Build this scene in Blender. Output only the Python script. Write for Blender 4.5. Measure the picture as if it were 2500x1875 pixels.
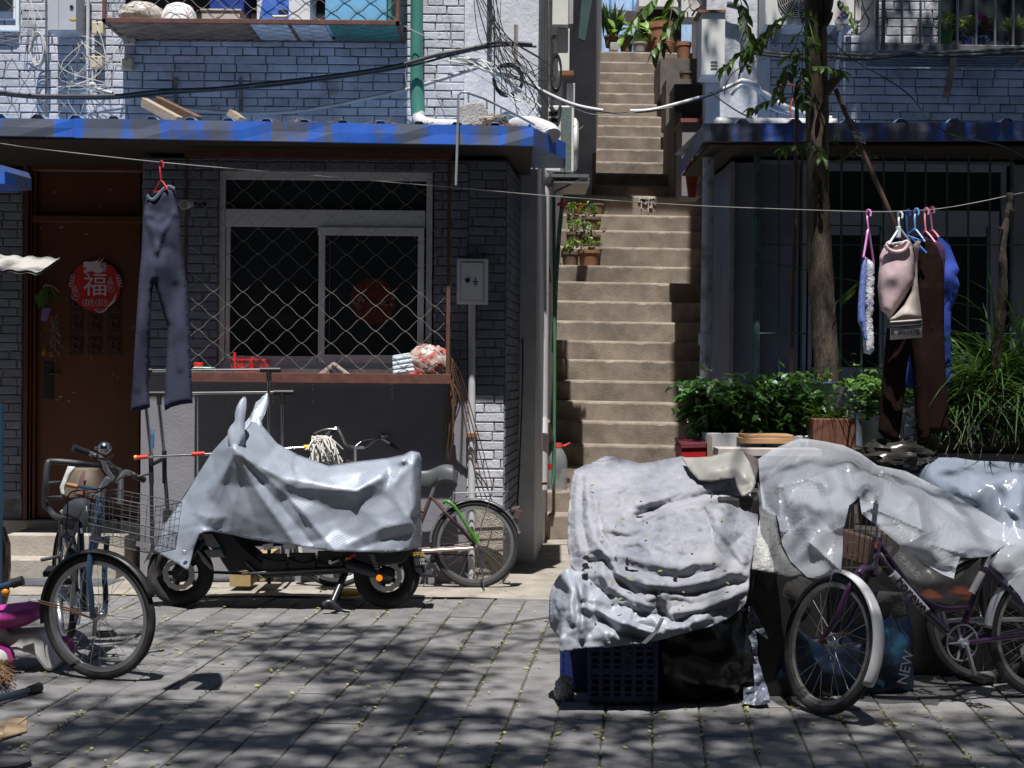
import bpy, bmesh, math, random
import numpy as np
from mathutils import Vector, Matrix
for _o in list(bpy.data.objects): bpy.data.objects.remove(_o)
S = bpy.context.scene
COL = S.collection
R = math.radians
rnd = random.Random(7)

# ------------------------------------------------------------------ camera
F = 3600.0; CAMZ = 1.62
cam_d = bpy.data.cameras.new('Camera'); cam = bpy.data.objects.new('Camera', cam_d); COL.objects.link(cam)
cam_d.sensor_width = 36.0; cam_d.lens = 36.0*F/2500.0; cam_d.clip_start = .05; cam_d.clip_end = 400
CM = Matrix.Translation((0, 0, CAMZ)) @ Matrix.Rotation(R(90-.517), 4, 'X') @ Matrix.Rotation(R(.5), 4, 'Z')
cam.matrix_world = CM
S.camera = cam
CR = CM.to_3x3()
# ------------------------------------------------------------------ world and sun
ELEV = 68.0
w = bpy.data.worlds.new("World"); S.world = w; w.use_nodes = True
wn = w.node_tree.nodes; wl = w.node_tree.links
sky = wn.new('ShaderNodeTexSky'); sky.sky_type = 'NISHITA'; sky.sun_disc = False
sky.sun_elevation = R(ELEV); sky.sun_rotation = R(180); sky.air_density = 1.0; sky.dust_density = .6; sky.ozone_density = 3.0
wl.new(sky.outputs[0], wn['Background'].inputs['Color']); wn['Background'].inputs['Strength'].default_value = .05
sd = bpy.data.lights.new('Sun', 'SUN'); sun = bpy.data.objects.new('Sun', sd); COL.objects.link(sun)
sd.energy = 5.0; sd.angle = R(.53); sd.color = (1.0, .97, .93)
_k = 1/math.tan(R(ELEV))
SUN = Vector((.012, _k, -1.0)).normalized()           # direction the light travels
sun.rotation_euler = SUN.to_track_quat('-Z', 'Y').to_euler(); sun.location = (0, -4, 12)
S.view_settings.view_transform = 'Standard'; S.view_settings.look = 'None'
S.view_settings.exposure = 0.58; S.view_settings.gamma = 1.0

# ------------------------------------------------------------------ helpers
def ray(px, py):
    return CR @ Vector(((px-1250)/F, -(py-937.5)/F, -1.0))
def P(px, py, Y):
    "the world point at distance Y in front of the camera seen at photo pixel (px, py)"
    r = ray(px, py); k = Y/r.y
    return Vector((r.x*k, Y, CAMZ + r.z*k))
def G(px, py, z=0.0):
    "the point of the plane at height z seen at photo pixel (px, py)"
    r = ray(px, py); k = (z-CAMZ)/r.z
    return Vector((r.x*k, r.y*k, z))
def PS(pts, Y): return [P(a, b, Y) for a, b in pts]

class MB:
    def __init__(s): s.v = []; s.f = []; s.mi = []; s.cur = 0
    def mark(s, i): s.cur = i; return s
    def add(s, vs, fs):
        o = len(s.v); s.mi += [s.cur]*len(fs); s.v += [tuple(v) for v in vs]; s.f += [tuple(i+o for i in f) for f in fs]; return s
    def box(s, lo, hi):
        (a, b, c), (d, e, f) = lo, hi
        a, d = min(a, d), max(a, d); b, e = min(b, e), max(b, e); c, f = min(c, f), max(c, f)
        return s.add([(a,b,c),(d,b,c),(d,e,c),(a,e,c),(a,b,f),(d,b,f),(d,e,f),(a,e,f)],
                     [(3,2,1,0),(4,5,6,7),(0,1,5,4),(1,2,6,5),(2,3,7,6),(3,0,4,7)])
    def obox(s, c, size, M):
        h = Vector(size)*.5
        vs = [Vector(c)+M@Vector((x*h.x, y*h.y, z*h.z)) for z in (-1,1) for x, y in ((-1,-1),(1,-1),(1,1),(-1,1))]
        return s.add(vs, [(3,2,1,0),(4,5,6,7),(0,1,5,4),(1,2,6,5),(2,3,7,6),(3,0,4,7)])
    def pbox(s, x0, y0, x1, y1, Y0, Y1):
        "a box whose front face is seen at photo rectangle x0..x1, y0..y1 at distance Y0, reaching back to Y1"
        a = P(x0, y1, Y0); b = P(x1, y0, Y0)
        return s.box((a.x, Y0, a.z), (b.x, Y1, b.z))
    def bar(s, a, b, wx, wy=None, up=(0,0,1)):
        a = Vector(a); b = Vector(b); d = (b-a); L = d.length; d.normalize()
        u = Vector(up)
        if abs(d.dot(u)) > .95: u = Vector((0,1,0))
        x = d.cross(u).normalized(); y = x.cross(d)
        M = Matrix((x, d, y)).transposed()
        return s.obox((a+b)/2, (wx, L, wy or wx), M)
    def tube(s, pts, r, n=8, closed=False, cap=True):
        pts = [Vector(p) for p in pts]; m = len(pts)
        rr = r if isinstance(r, (list, tuple)) else [r]*m
        T = []
        for i in range(m):
            a = pts[(i-1) % m] if (closed or i > 0) else pts[0]
            b = pts[(i+1) % m] if (closed or i < m-1) else pts[-1]
            t = (b-a)
            T.append(t.normalized() if t.length > 1e-9 else Vector((0,0,1)))
        u = T[0].orthogonal().normalized(); vs = []
        for i in range(m):
            u = (u - T[i]*u.dot(T[i]))
            u = u.normalized() if u.length > 1e-6 else T[i].orthogonal().normalized()
            wv = T[i].cross(u)
            for k in range(n):
                q = 2*math.pi*k/n
                vs.append(pts[i] + (u*math.cos(q)+wv*math.sin(q))*rr[i])
        fs = []
        for i in range(m if closed else m-1):
            j = (i+1) % m
            for k in range(n):
                l = (k+1) % n
                fs.append((i*n+k, i*n+l, j*n+l, j*n+k))
        if cap and not closed:
            fs.append(tuple(range(n-1, -1, -1))); fs.append(tuple((m-1)*n+k for k in range(n)))
        return s.add(vs, fs)
    def lathe(s, prof, c=(0,0,0), M=None, n=20, cap=True):
        c = Vector(c); vs = []; m = len(prof)
        for r, z in prof:
            for k in range(n):
                q = 2*math.pi*k/n; v = Vector((r*math.cos(q), r*math.sin(q), z))
                vs.append(c + (M@v if M else v))
        fs = []
        for i in range(m-1):
            for k in range(n):
                l = (k+1) % n; fs.append((i*n+k, i*n+l, (i+1)*n+l, (i+1)*n+k))
        if cap: fs.append(tuple(range(n-1,-1,-1))); fs.append(tuple((m-1)*n+k for k in range(n)))
        return s.add(vs, fs)
    def prism(s, poly, off):
        "a flat polygon of 3D points pushed along the vector off"
        n = len(poly); a = [Vector(p) for p in poly]; o = Vector(off)
        return s.add(a+[p+o for p in a], [tuple(range(n)), tuple(range(2*n-1, n-1, -1))] + [(i, n+i, n+(i+1) % n, (i+1) % n) for i in range(n)])
    def grid(s, g, closed=False):
        m = len(g); n = len(g[0]); vs = [p for row in g for p in row]; fs = []
        for i in range(m-1):
            for j in range(n if closed else n-1):
                k = (j+1) % n
                fs.append((i*n+j, i*n+k, (i+1)*n+k, (i+1)*n+j))
        return s.add(vs, fs)
    def ball(s, c, r, nu=12, nv=8, M=None):
        r = r if isinstance(r, (tuple, list)) else (r, r, r); c = Vector(c); g = []
        for i in range(nv+1):
            t = math.pi*i/nv; row = []
            for k in range(nu):
                q = 2*math.pi*k/nu
                v = Vector((r[0]*math.sin(t)*math.cos(q), r[1]*math.sin(t)*math.sin(q), r[2]*math.cos(t)))
                row.append(c + (M@v if M else v))
            g.append(row)
        return s.grid(g, closed=True)
    def build(s, name, m, parent=None, smooth=False, bevel=0, solid=0, sub=0, local=False, flip=False):
        me = bpy.data.meshes.new(name)
        off = Vector((0,0,0)) if (parent is None or local) else parent.matrix_world.translation if not parent.get('_o') else Vector(parent['_o'])
        me.from_pydata([tuple(Vector(v)-off) for v in s.v] if off.length else s.v, [], s.f)
        ms = m if isinstance(m, (list, tuple)) else [m]
        for q in ms: me.materials.append(q)
        if len(ms) > 1: me.polygons.foreach_set('material_index', s.mi)
        me.validate()
        bm = bmesh.new(); bm.from_mesh(me)
        if smooth: bmesh.ops.remove_doubles(bm, verts=bm.verts, dist=1e-6)
        bmesh.ops.recalc_face_normals(bm, faces=bm.faces)
        bm.to_mesh(me); bm.free()
        if smooth: me.polygons.foreach_set('use_smooth', [True]*len(me.polygons))
        o = bpy.data.objects.new(name, me); COL.objects.link(o)
        if parent is not None:
            o.parent = parent
            if not local: o['_o'] = list(off)
        if bevel:
            b = o.modifiers.new('bevel', 'BEVEL'); b.width = bevel; b.segments = 2; b.limit_method = 'ANGLE'; b.angle_limit = R(40)
        if solid:
            b = o.modifiers.new('solid', 'SOLIDIFY'); b.thickness = solid; b.offset = 0
        if sub:
            b = o.modifiers.new('sub', 'SUBSURF'); b.levels = sub; b.render_levels = sub
        if smooth and getattr(s, 'soft', 1) is not True:
            try: me.set_sharp_from_angle(angle=R(getattr(s, 'soft', 50)))
            except Exception: pass
        return o

def tag(o, label, cat, group=None, kind=None):
    if label: o['label'] = label
    if cat: o['category'] = cat
    if group: o['group'] = group
    if kind: o['kind'] = kind
    return o
def thing(name, label, cat, loc=(0,0,0), group=None):
    o = bpy.data.objects.new(name, None); COL.objects.link(o); o.empty_display_size = .1
    o.location = loc; o['_o'] = list(loc); o.matrix_world = Matrix.Translation(loc)
    return tag(o, label, cat, group)
def struct(o): o['kind'] = 'structure'; return o
def dup(root, loc, label=None, group=None, rotz=None, scale=None):
    r = root.copy(); COL.objects.link(r); r.location = loc
    if rotz is not None: r.rotation_euler = (0, 0, rotz)
    if scale is not None: r.scale = (scale,)*3
    if label: r['label'] = label
    if group: r['group'] = group
    for ch in list(root.children):
        c = ch.copy(); COL.objects.link(c); c.parent = r
        for g in ch.children:
            d = g.copy(); COL.objects.link(d); d.parent = c
    return r
def spline(pts, n=8):
    "Catmull-Rom through the points"
    p = [Vector(q) for q in pts]; out = []
    for i in range(len(p)-1):
        a = p[max(i-1, 0)]; b = p[i]; c = p[i+1]; d = p[min(i+2, len(p)-1)]
        for k in range(n):
            t = k/n
            out.append(.5*((2*b)+(c-a)*t+(2*a-5*b+4*c-d)*t*t+(3*b-a-3*c+d)*t**3))
    return out+[p[-1]]
def pinterp(poly, x):
    for (a, b), (c, d) in zip(poly, poly[1:]):
        if a <= x <= c: return b+(d-b)*(x-a)/(c-a) if c > a else b
    return poly[0][1] if x < poly[0][0] else poly[-1][1]
def text_mb(body, size, M, depth=.002, mb=None, align='CENTER', bold=0.):
    cu = bpy.data.curves.new('t', 'FONT'); cu.body = body; cu.size = size; cu.extrude = depth/2; cu.offset = bold
    cu.align_x = align; cu.align_y = 'CENTER'; cu.resolution_u = 3
    o = bpy.data.objects.new('t', cu); COL.objects.link(o)
    dg = bpy.context.evaluated_depsgraph_get(); dg.update()
    me = o.evaluated_get(dg).to_mesh()
    mb = mb or MB()
    mb.add([M@v.co for v in me.vertices], [tuple(p.vertices) for p in me.polygons])
    o.evaluated_get(dg).to_mesh_clear(); bpy.data.objects.remove(o); bpy.data.curves.remove(cu)
    return mb
def facing(p, x=(1,0,0), y=(0,0,1)):
    "matrix that lays text or a flat shape with local x, y along the given directions at p"
    x = Vector(x).normalized(); y = Vector(y); z = x.cross(y).normalized(); y = z.cross(x)
    M = Matrix((x, y, z)).transposed().to_4x4(); M.translation = Vector(p); return M

# ------------------------------------------------------------------ materials
MATS = {}
def mat(name, col, rough=.7, metal=0., var=.18, scale=6., bump=0., bscale=60., dirt=None, dscale=2.5, dlim=(.5,.65), spec=.5, island=0., sheen=0., stretch=None, coat=0., bdetail=5.):
    if name in MATS: return MATS[name]
    m = bpy.data.materials.new(name); m.use_nodes = True; MATS[name] = m
    nt = m.node_tree; N = nt.nodes; L = nt.links; b = N['Principled BSDF']
    tc = N.new('ShaderNodeTexCoord'); vec = tc.outputs['Object']
    if stretch:
        mp = N.new('ShaderNodeMapping'); mp.inputs['Scale'].default_value = stretch; L.new(vec, mp.inputs[0]); vec = mp.outputs[0]
    no = N.new('ShaderNodeTexNoise'); no.inputs['Scale'].default_value = scale; no.inputs['Detail'].default_value = 8; no.inputs['Roughness'].default_value = .62
    L.new(vec, no.inputs['Vector'])
    mr = N.new('ShaderNodeMapRange'); mr.inputs[1].default_value = .3; mr.inputs[2].default_value = .7
    mr.inputs[3].default_value = 1-var*1.3; mr.inputs[4].default_value = 1+var
    L.new(no.outputs[0], mr.inputs[0]); val = mr.outputs[0]
    if island:
        ge = N.new('ShaderNodeNewGeometry'); m2 = N.new('ShaderNodeMapRange'); m2.inputs[3].default_value = 1-island; m2.inputs[4].default_value = 1+island
        L.new(ge.outputs['Random Per Island'], m2.inputs[0]); mu = N.new('ShaderNodeMath'); mu.operation = 'MULTIPLY'
        L.new(val, mu.inputs[0]); L.new(m2.outputs[0], mu.inputs[1]); val = mu.outputs[0]
    vm = N.new('ShaderNodeVectorMath'); vm.operation = 'SCALE'; vm.inputs[0].default_value = col[:3]; L.new(val, vm.inputs['Scale'])
    out = vm.outputs[0]
    if dirt:
        n2 = N.new('ShaderNodeTexNoise'); n2.inputs['Scale'].default_value = dscale; n2.inputs['Detail'].default_value = 9; n2.inputs['Roughness'].default_value = .7
        L.new(vec, n2.inputs['Vector'])
        m3 = N.new('ShaderNodeMapRange'); m3.inputs[1].default_value = dlim[0]; m3.inputs[2].default_value = dlim[1]; L.new(n2.outputs[0], m3.inputs[0])
        mx = N.new('ShaderNodeMix'); mx.data_type = 'RGBA'; L.new(m3.outputs[0], mx.inputs[0]); L.new(out, mx.inputs[6]); mx.inputs[7].default_value = (*dirt[:3], 1)
        out = mx.outputs[2]
    L.new(out, b.inputs['Base Color'])
    b.inputs['Roughness'].default_value = rough; b.inputs['Metallic'].default_value = metal; b.inputs['Specular IOR Level'].default_value = spec
    if coat: b.inputs['Coat Weight'].default_value = coat; b.inputs['Coat Roughness'].default_value = .15
    if sheen: b.inputs['Sheen Weight'].default_value = sheen
    if bump:
        n3 = N.new('ShaderNodeTexNoise'); n3.inputs['Scale'].default_value = bscale; n3.inputs['Detail'].default_value = bdetail; L.new(vec, n3.inputs['Vector'])
        bp = N.new('ShaderNodeBump'); bp.inputs['Strength'].default_value = bump; bp.inputs['Distance'].default_value = .01
        L.new(n3.outputs[0], bp.inputs['Height']); L.new(bp.outputs[0], b.inputs['Normal'])
    return m
def glass(name, col=(.6,.65,.65), rough=.02, alpha=None):
    if name in MATS: return MATS[name]
    m = bpy.data.materials.new(name); m.use_nodes = True; MATS[name] = m
    b = m.node_tree.nodes['Principled BSDF']; b.inputs['Base Color'].default_value = (*col, 1); b.inputs['Roughness'].default_value = rough
    b.inputs['Transmission Weight'].default_value = 1; b.inputs['IOR'].default_value = 1.1 if alpha is None else alpha
    return m
def leafmat(name, col, var=.35, trans=.35, rough=.45):
    if name in MATS: return MATS[name]
    m = mat(name, col, rough=rough, var=var, scale=9, island=.35)
    N = m.node_tree.nodes; L = m.node_tree.links; b = N['Principled BSDF']
    tr = N.new('ShaderNodeBsdfTranslucent'); mx = N.new('ShaderNodeMixShader'); mx.inputs[0].default_value = trans
    src = b.inputs['Base Color'].links[0].from_socket
    vm = N.new('ShaderNodeVectorMath'); vm.operation = 'MULTIPLY'; vm.inputs[1].default_value = (1.5, 1.5, .5); L.new(src, vm.inputs[0]); L.new(vm.outputs[0], tr.inputs[0])
    o = N['Material Output']; L.new(b.outputs[0], mx.inputs[1]); L.new(tr.outputs[0], mx.inputs[2]); L.new(mx.outputs[0], o.inputs[0])
    return m
# ================================================================== materials of the setting
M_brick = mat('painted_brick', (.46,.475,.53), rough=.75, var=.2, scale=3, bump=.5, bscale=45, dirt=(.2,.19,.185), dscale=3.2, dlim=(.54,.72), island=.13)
M_brickdim = mat('shade_toned_brick', (.16,.18,.235), rough=.7, var=.22, scale=3, bump=.5, bscale=45, dirt=(.13,.125,.12), dscale=3, dlim=(.54,.72), island=.13)  # shop brick, colour darkened to carry the shade under the eaves
M_mortar = mat('mortar', (.15,.15,.16), rough=.9, var=.4, scale=9, bump=.5)
M_whitewash = mat('whitewashed_plaster', (.52,.535,.585), rough=.8, var=.16, scale=3, bump=.55, bscale=28, dirt=(.3,.28,.26), dscale=5, dlim=(.62,.72))
M_plaster = mat('grey_plaster', (.20,.197,.225), rough=.85, var=.12, scale=3, bump=.25, bscale=50)
M_plasterdark = mat('slate_painted_wall', (.19,.215,.285), rough=.8, var=.15, scale=3, bump=.15)
M_conc = mat('concrete', (.27,.245,.21), rough=.9, var=.22, scale=4, bump=.35, bscale=70, dirt=(.13,.115,.1), dscale=5, dlim=(.55,.75))
M_stair = mat('stair_concrete', (.235,.195,.158), rough=.92, var=.26, scale=4, bump=.3, bscale=55, dirt=(.12,.10,.08), dscale=1.7, dlim=(.47,.66))
M_pebble = mat('pebbledash', (.30,.27,.23), rough=.95, var=.3, scale=40, bump=1.0, bscale=90)
M_slab = mat('paving_slab', (.150,.147,.150), rough=.85, var=.22, scale=7, bump=.3, bscale=90, dirt=(.19,.178,.162), dscale=2.6, dlim=(.52,.72), island=.16)
M_soil = mat('soil', (.075,.068,.05), rough=1, var=.35, scale=30, bump=.6, dirt=(.05,.055,.02), dscale=4)
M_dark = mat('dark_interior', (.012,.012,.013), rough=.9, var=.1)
M_pane = mat('window_pane', (.024,.030,.034), rough=.06, var=.2, scale=2, spec=.35)
M_frame = mat('white_window_frame', (.70,.73,.79), rough=.4, var=.08, scale=5, dirt=(.35,.33,.3), dscale=8, dlim=(.6,.75))
M_frameblue = mat('grey_window_frame', (.34,.40,.50), rough=.45, var=.1)
M_blue = mat('blue_sheet_metal', (.03,.125,.55), rough=.42, var=.12, scale=4, dirt=(.095,.11,.155), dscale=1.7, dlim=(.485,.555), bump=.08, bscale=8, stretch=(1.7,.3,.32))
M_bluelight = mat('blue_roof_sheet', (.22,.36,.62), rough=.4, var=.15, scale=4, dirt=(.13,.13,.14), dscale=3, dlim=(.5,.62))
M_rustpaint = mat('red_oxide_frame', (.115,.045,.032), rough=.6, var=.3, scale=14, bump=.2)
M_wire = mat('galvanised_wire', (.42,.41,.38), rough=.4, metal=.7, var=.25, scale=20)
M_door = mat('brown_door_paint', (.10,.031,.013), rough=.42, var=.22, scale=3, bump=.05, stretch=(1,1,.3))
M_black = mat('black_plastic', (.014,.014,.016), rough=.45, var=.2)
M_whiteplastic = mat('white_plastic', (.70,.71,.73), rough=.35, var=.06, scale=4, dirt=(.4,.38,.35), dscale=9, dlim=(.62,.8))

# ================================================================== ground
mb = MB(); mb.box((-40,-25,-.4), (40,60,-.008)); struct(mb.build('ground', M_soil))
# paving slabs, laid at the angle of the passage
mb = MB(); a = math.atan(335/3600.); ux, uy = Vector((math.cos(a), -math.sin(a), 0)), Vector((math.sin(a), math.cos(a), 0))
sw, sl = .221, .395
O0 = Vector((0, 10.43, 0))
for i in range(-36, 37):
    for j in range(-2, 20):
        off = .5*(i % 2)
        c = O0 + ux*(i*sw) + uy*(-(j+off)*sl)
        if c.y > 10.62 or c.y < 2.5 or abs(c.x) > 7: continue
        h = rnd.gauss(0, .0022); tx, ty = rnd.gauss(0, .006), rnd.gauss(0, .005)
        gx, gy = sw/2-.003-rnd.random()*.0025, sl/2-.0025-rnd.random()*.003; b = .005
        pts = []
        for (sx, sy) in ((-1,-1),(1,-1),(1,1),(-1,1)):
            jx, jy = rnd.gauss(0,.0025), rnd.gauss(0,.0025)
            for q, z in ((0,-.03), (0,-.0045), (b, 0)):
                x, y = sx*(gx-q)+jx, sy*(gy-q)+jy
                p = c + ux*x + uy*y; pts.append((p.x, min(p.y, 10.43-q*.5), z+h+tx*x+ty*y if z > -.02 else -.03))
        # corners: k*3 + level
        fs = []
        for k in range(4):
            l = (k+1) % 4
            for lv in (0,1): fs.append((k*3+lv, l*3+lv, l*3+lv+1, k*3+lv+1))
        fs.append((2,5,8,11)); mb.add(pts, fs)
struct(mb.build('paving', M_slab))
# worn concrete strip along the houses, up to the foot of the stairs
mb = MB(); g = []
for j in range(18):
    y = 10.45 + j*.21
    g.append([(-7+i*.14, y + (rnd.gauss(0,.008) if j == 0 else 0), (.004 if j == 0 else .012)+.006*math.sin(i*.7+j)*math.cos(j*1.3)) for i in range(101)])
mb.grid(g); struct(mb.build('concrete_path', M_conc, smooth=True))

# ================================================================== bricks
def bricks(mb, O, u, n, Wd, z0, z1, holes=(), course=.0703, L=.256, seed=1, proud=.011):
    "rows of single bricks standing proud of a mortar plane; n points to the viewer"
    O = Vector(O); u = Vector(u).normalized(); n = Vector(n).normalized(); r = random.Random(seed)
    k = 0; z = z0
    while z < z1-.01:
        zt = min(z+course, z1); x = 0.; first = True
        half = (k % 3 == 1)
        while x < Wd-.005:
            l = L*(.5 if half else 1.)
            if not half and r.random() < .16: l = L*.5
            if first: l *= ((.25,.5,.8)[k % 3] if not half else (.5,1)[(k//3) % 2]); first = False
            xe = min(x+l, Wd)
            xc, zc = (x+xe)/2, (z+zt)/2
            if not any(a < xc < b and c < zc < d for a, b, c, d in holes) and xe-x > .015:
                g = .0045; pr = proud+r.gauss(0,.002); q = .005; e = [r.gauss(0,.0018) for _ in range(8)]
                base = [(x+g+e[0], z+g+e[1]), (xe-g+e[2], z+g+e[3]), (xe-g+e[4], zt-g+e[5]), (x+g+e[6], zt-g+e[7])]
                vs = []
                for d, ins in ((-.004, 0), (pr-q*.7, 0), (pr, q)):
                    for (bx, bz), (sx, sz) in zip(base, ((1,1),(-1,1),(-1,-1),(1,-1))):
                        p = O + u*(bx+sx*ins) + n*d; vs.append((p.x, p.y, bz+sz*ins))
                fs = [(0,1,5,4),(1,2,6,5),(2,3,7,6),(3,0,4,7),(4,5,9,8),(5,6,10,9),(6,7,11,10),(7,4,8,11),(8,9,10,11)]
                mb.add(vs, fs)
            x = xe
        z = zt; k += 1
    return mb
WL, WF, WD = 12.3, 11.1, 11.9
X = lambda px, Y: P(px, 905, Y).x
Z = lambda py, Y, px=1250: P(px, py, Y).z
Lc = lambda y: .195+.075*(y-12.3)        # left wall of the passage
Rc = lambda y: (1.59 if y < 12.5 else 1.76)+.093*(y-12.3)        # right wall of the passage

# ================================================================== left apartment block
aptL = thing('apartment_building', 'pale painted brick apartment block above the shop roof left of the stairs', 'building', (-2, 12.3, 0))
mb = MB(); mb.mark(0); xb = X(1128, WL)
mb.box((-7, WL, 2.6), (xb, WL+.35, 10)); mb.mark(1)
bricks(mb, (-7, WL, 0), (1,0,0), (0,-1,0), 7+xb, 3.1, 5.6, seed=3)
mb.build('wall', [M_mortar, M_brick], aptL)
mb = MB(); g = []
xe = Lc(WL)
for zi in range(40):
    z = 2.6+zi*(10-2.6)/39
    g.append([(xb-.001+(xe-xb)*t, WL-.022+rnd.gauss(0,.0025), z) for t in [i/8 for i in range(9)]])
mb.grid(g)
mb.add([(xb,WL-.022,2.6),(xb,WL,2.6),(xb,WL,10),(xb,WL-.022,10)],[(0,1,2,3)])
# return of the corner into the passage, and the passage wall itself
mb.prism([(xe, WL-.022, 0), (Lc(17.9), 17.9, 0), (Lc(17.9)-1.2, 17.9, 0), (xb+.02, WL+.01, 0)], (0,0,10))
mb.prism([(.98, 17.9, 0), (1.36, 23.2, 0), (.3, 23.2, 0), (.3, 17.9, 0)], (0,0,10))
mb.build('plaster_wall', M_whitewash, aptL)
# unseen slab added high over the stairs, slotted to cast their dark band
mb = MB(); mb.box((.3,16.45,8.1),(2.2,17.15,8.35)); mb.box((.3,15.62,8.1),(1.36,16.45,8.35)); mb.box((1.62,15.62,8.1),(2.2,16.45,8.35)); mb.build('shadow_slab', M_conc, aptL)

# ================================================================== right apartment block
aptR = thing('apartment_building', 'painted brick apartment block above the shop roof right of the stairs', 'building', (4, 12.3, 0))
mb = MB(); x0 = X(1872, WL); mb.box((x0, WL, 2.6), (9, WL+.35, 10)); mb.mark(1)
bricks(mb, (x0, WL, 0), (1,0,0), (0,-1,0), 3.2, 3.1, 5.4, seed=9)
mb.build('wall', [M_mortar, M_brick], aptR)
mb = MB(); g = []; xl = Rc(WL)
for zi in range(40):
    z = 2.6+zi*(10-2.6)/39
    g.append([(xl+(x0-xl)*i/8, WL-.022+rnd.gauss(0,.0025), z) for i in range(9)])
mb.grid(g); mb.add([(x0,WL-.022,2.6),(x0,WL,2.6),(x0,WL,10),(x0,WL-.022,10)],[(0,1,2,3)])
mb.prism([(xl, WL-.022, 0), (x0-.02, WL+.01, 0), (Rc(23.2)+.8, 23.2, 0), (Rc(23.2), 23.2, 0), (Rc(12.6),12.6,0), (xl+.02,12.6,0)], (0,0,10))
mb.build('plaster_wall', M_whitewash, aptR)

# ================================================================== left shop
zR = 3.2
shopL = thing('brick_shop', 'low brick shop with blue metal roof and grilled window left of the stairs', 'building', (-1.4, 11.1, 0))
mb = MB(); xa, xc = X(345, WF), X(1232, WF); xp = X(1141, WF)
wx0, wx1, wz0, wz1 = X(531,WF), X(1057,WF), Z(905,WF,800), Z(418,WF,800)
zs = Z(917, WF, 450)
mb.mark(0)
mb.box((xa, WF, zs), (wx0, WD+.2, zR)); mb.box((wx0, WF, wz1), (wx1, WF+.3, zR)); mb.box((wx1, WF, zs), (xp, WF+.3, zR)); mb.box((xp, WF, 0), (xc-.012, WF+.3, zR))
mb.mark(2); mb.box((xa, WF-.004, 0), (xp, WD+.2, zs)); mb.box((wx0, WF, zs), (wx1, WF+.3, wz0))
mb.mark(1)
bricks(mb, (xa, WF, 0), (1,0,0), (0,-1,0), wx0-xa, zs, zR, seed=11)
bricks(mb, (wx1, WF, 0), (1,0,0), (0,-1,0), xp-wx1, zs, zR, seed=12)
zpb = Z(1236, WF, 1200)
mb.mark(4); bricks(mb, (xp, WF, 0), (1,0,0), (0,-1,0), xc-xp, zpb, 1.44, seed=13); mb.mark(1); bricks(mb, (xp, WF, 0), (1,0,0), (0,-1,0), xc-xp, 1.44, zR, seed=17)  # pier colour splits at the roof's shadow line: lit tone below, shaded above
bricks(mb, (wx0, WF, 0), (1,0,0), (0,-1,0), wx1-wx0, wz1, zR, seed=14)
# the side wall that runs back along the passage
sdir = Vector((.093,1,0)).normalized(); sn = Vector((1,-.093,0)).normalized(); sl_ = 2.75
c0 = Vector((xc, WF, 0))
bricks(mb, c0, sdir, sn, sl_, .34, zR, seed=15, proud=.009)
mb.mark(0); q = c0+sdir*sl_
mb.prism([(xc-.001,WF+.001,0), (q.x,q.y,0), (q.x-.3,q.y,0), (xc-.32,WF+.28,0)], (0,0,zR))
mb.mark(3); mb.box((xp+.03, WF-.014, 0), (xc, WF+.02, zpb)); 
q2 = c0+sn*.012; q3 = q+sn*.012
mb.mark(2); mb.prism([(q2.x-.012,q2.y,0),(q3.x,q3.y,0),(q3.x-.1,q3.y,0),(q2.x-.1,q2.y+.05,0)], (0,0,.34))
# the set-back wall with the door
dx0, dx1 = X(55,WD), X(347,WD)
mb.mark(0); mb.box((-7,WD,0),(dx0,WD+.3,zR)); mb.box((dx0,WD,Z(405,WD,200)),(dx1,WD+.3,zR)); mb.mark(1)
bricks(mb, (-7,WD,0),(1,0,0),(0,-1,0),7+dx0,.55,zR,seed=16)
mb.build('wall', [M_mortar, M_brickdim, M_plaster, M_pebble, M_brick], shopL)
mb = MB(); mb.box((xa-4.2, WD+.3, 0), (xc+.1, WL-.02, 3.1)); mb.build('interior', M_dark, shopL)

def roof(parent, xs, xe, zf0, zf1, hts, side=None, pitch=.268, phase=0., yf=10.37, rise=.07, segs=()):
    "corrugated sheet with a folded fascia"
    mb = MB(); prof = []; x = xs
    k0 = math.floor((xs-phase)/pitch)
    k = k0
    while phase+k*pitch < xe:
        c = phase+k*pitch
        prof += [(c-.06,0),(c-.022,.042),(c+.022,.042),(c+.06,0)]; k += 1
    prof = [(xs,0)]+[p for p in prof if xs < p[0] < xe]+[(xe,0)]
    zt = lambda x: zf0+(zf1-zf0)*(x-xs)/(xe-xs)
    rows = []
    for t in (0, .2, .6, 1.):
        y = yf+.005+t*(12.27-yf)
        rows.append([(px, y, zt(px)+hts-.012+t*rise+pz) for px, pz in prof])
    mb.grid(rows); o = mb.build('roof', M_bluelight, parent, solid=.003)
    mb = MB()
    cuts = [xs]+list(segs)+[xe]
    for a, b, i in zip(cuts, cuts[1:], range(9)):
        d = -.012*(i % 2); h2 = .006*(i % 2)
        n = 14; g0 = []
        for j in range(n+1):
            px = a+(b-a)*j/n; wv = .0035*math.sin(px*5.1)+.002*math.sin(px*13)
            z0, z1 = zt(px)-h2, zt(px)+hts+h2
            g0.append([(px, yf+.03+d, z0-.002), (px, yf+d+wv, z0), (px, yf+d-wv, (z0+z1)/2), (px, yf+d+wv*.5, z1), (px, yf+.04+d, z1+.004)])
        mb.grid([list(r) for r in zip(*g0)])
    return o, mb, zt
zfl, zfr = P(0,344,10.37).z, P(1302,354,10.37).z
xr = P(1302,340,10.37).x
rfL, mb, zt = roof(shopL, -6., xr, zfl+.06, zfr, .122, phase=P(370,300,10.37).x, segs=(P(182,300,10.37).x,))
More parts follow.
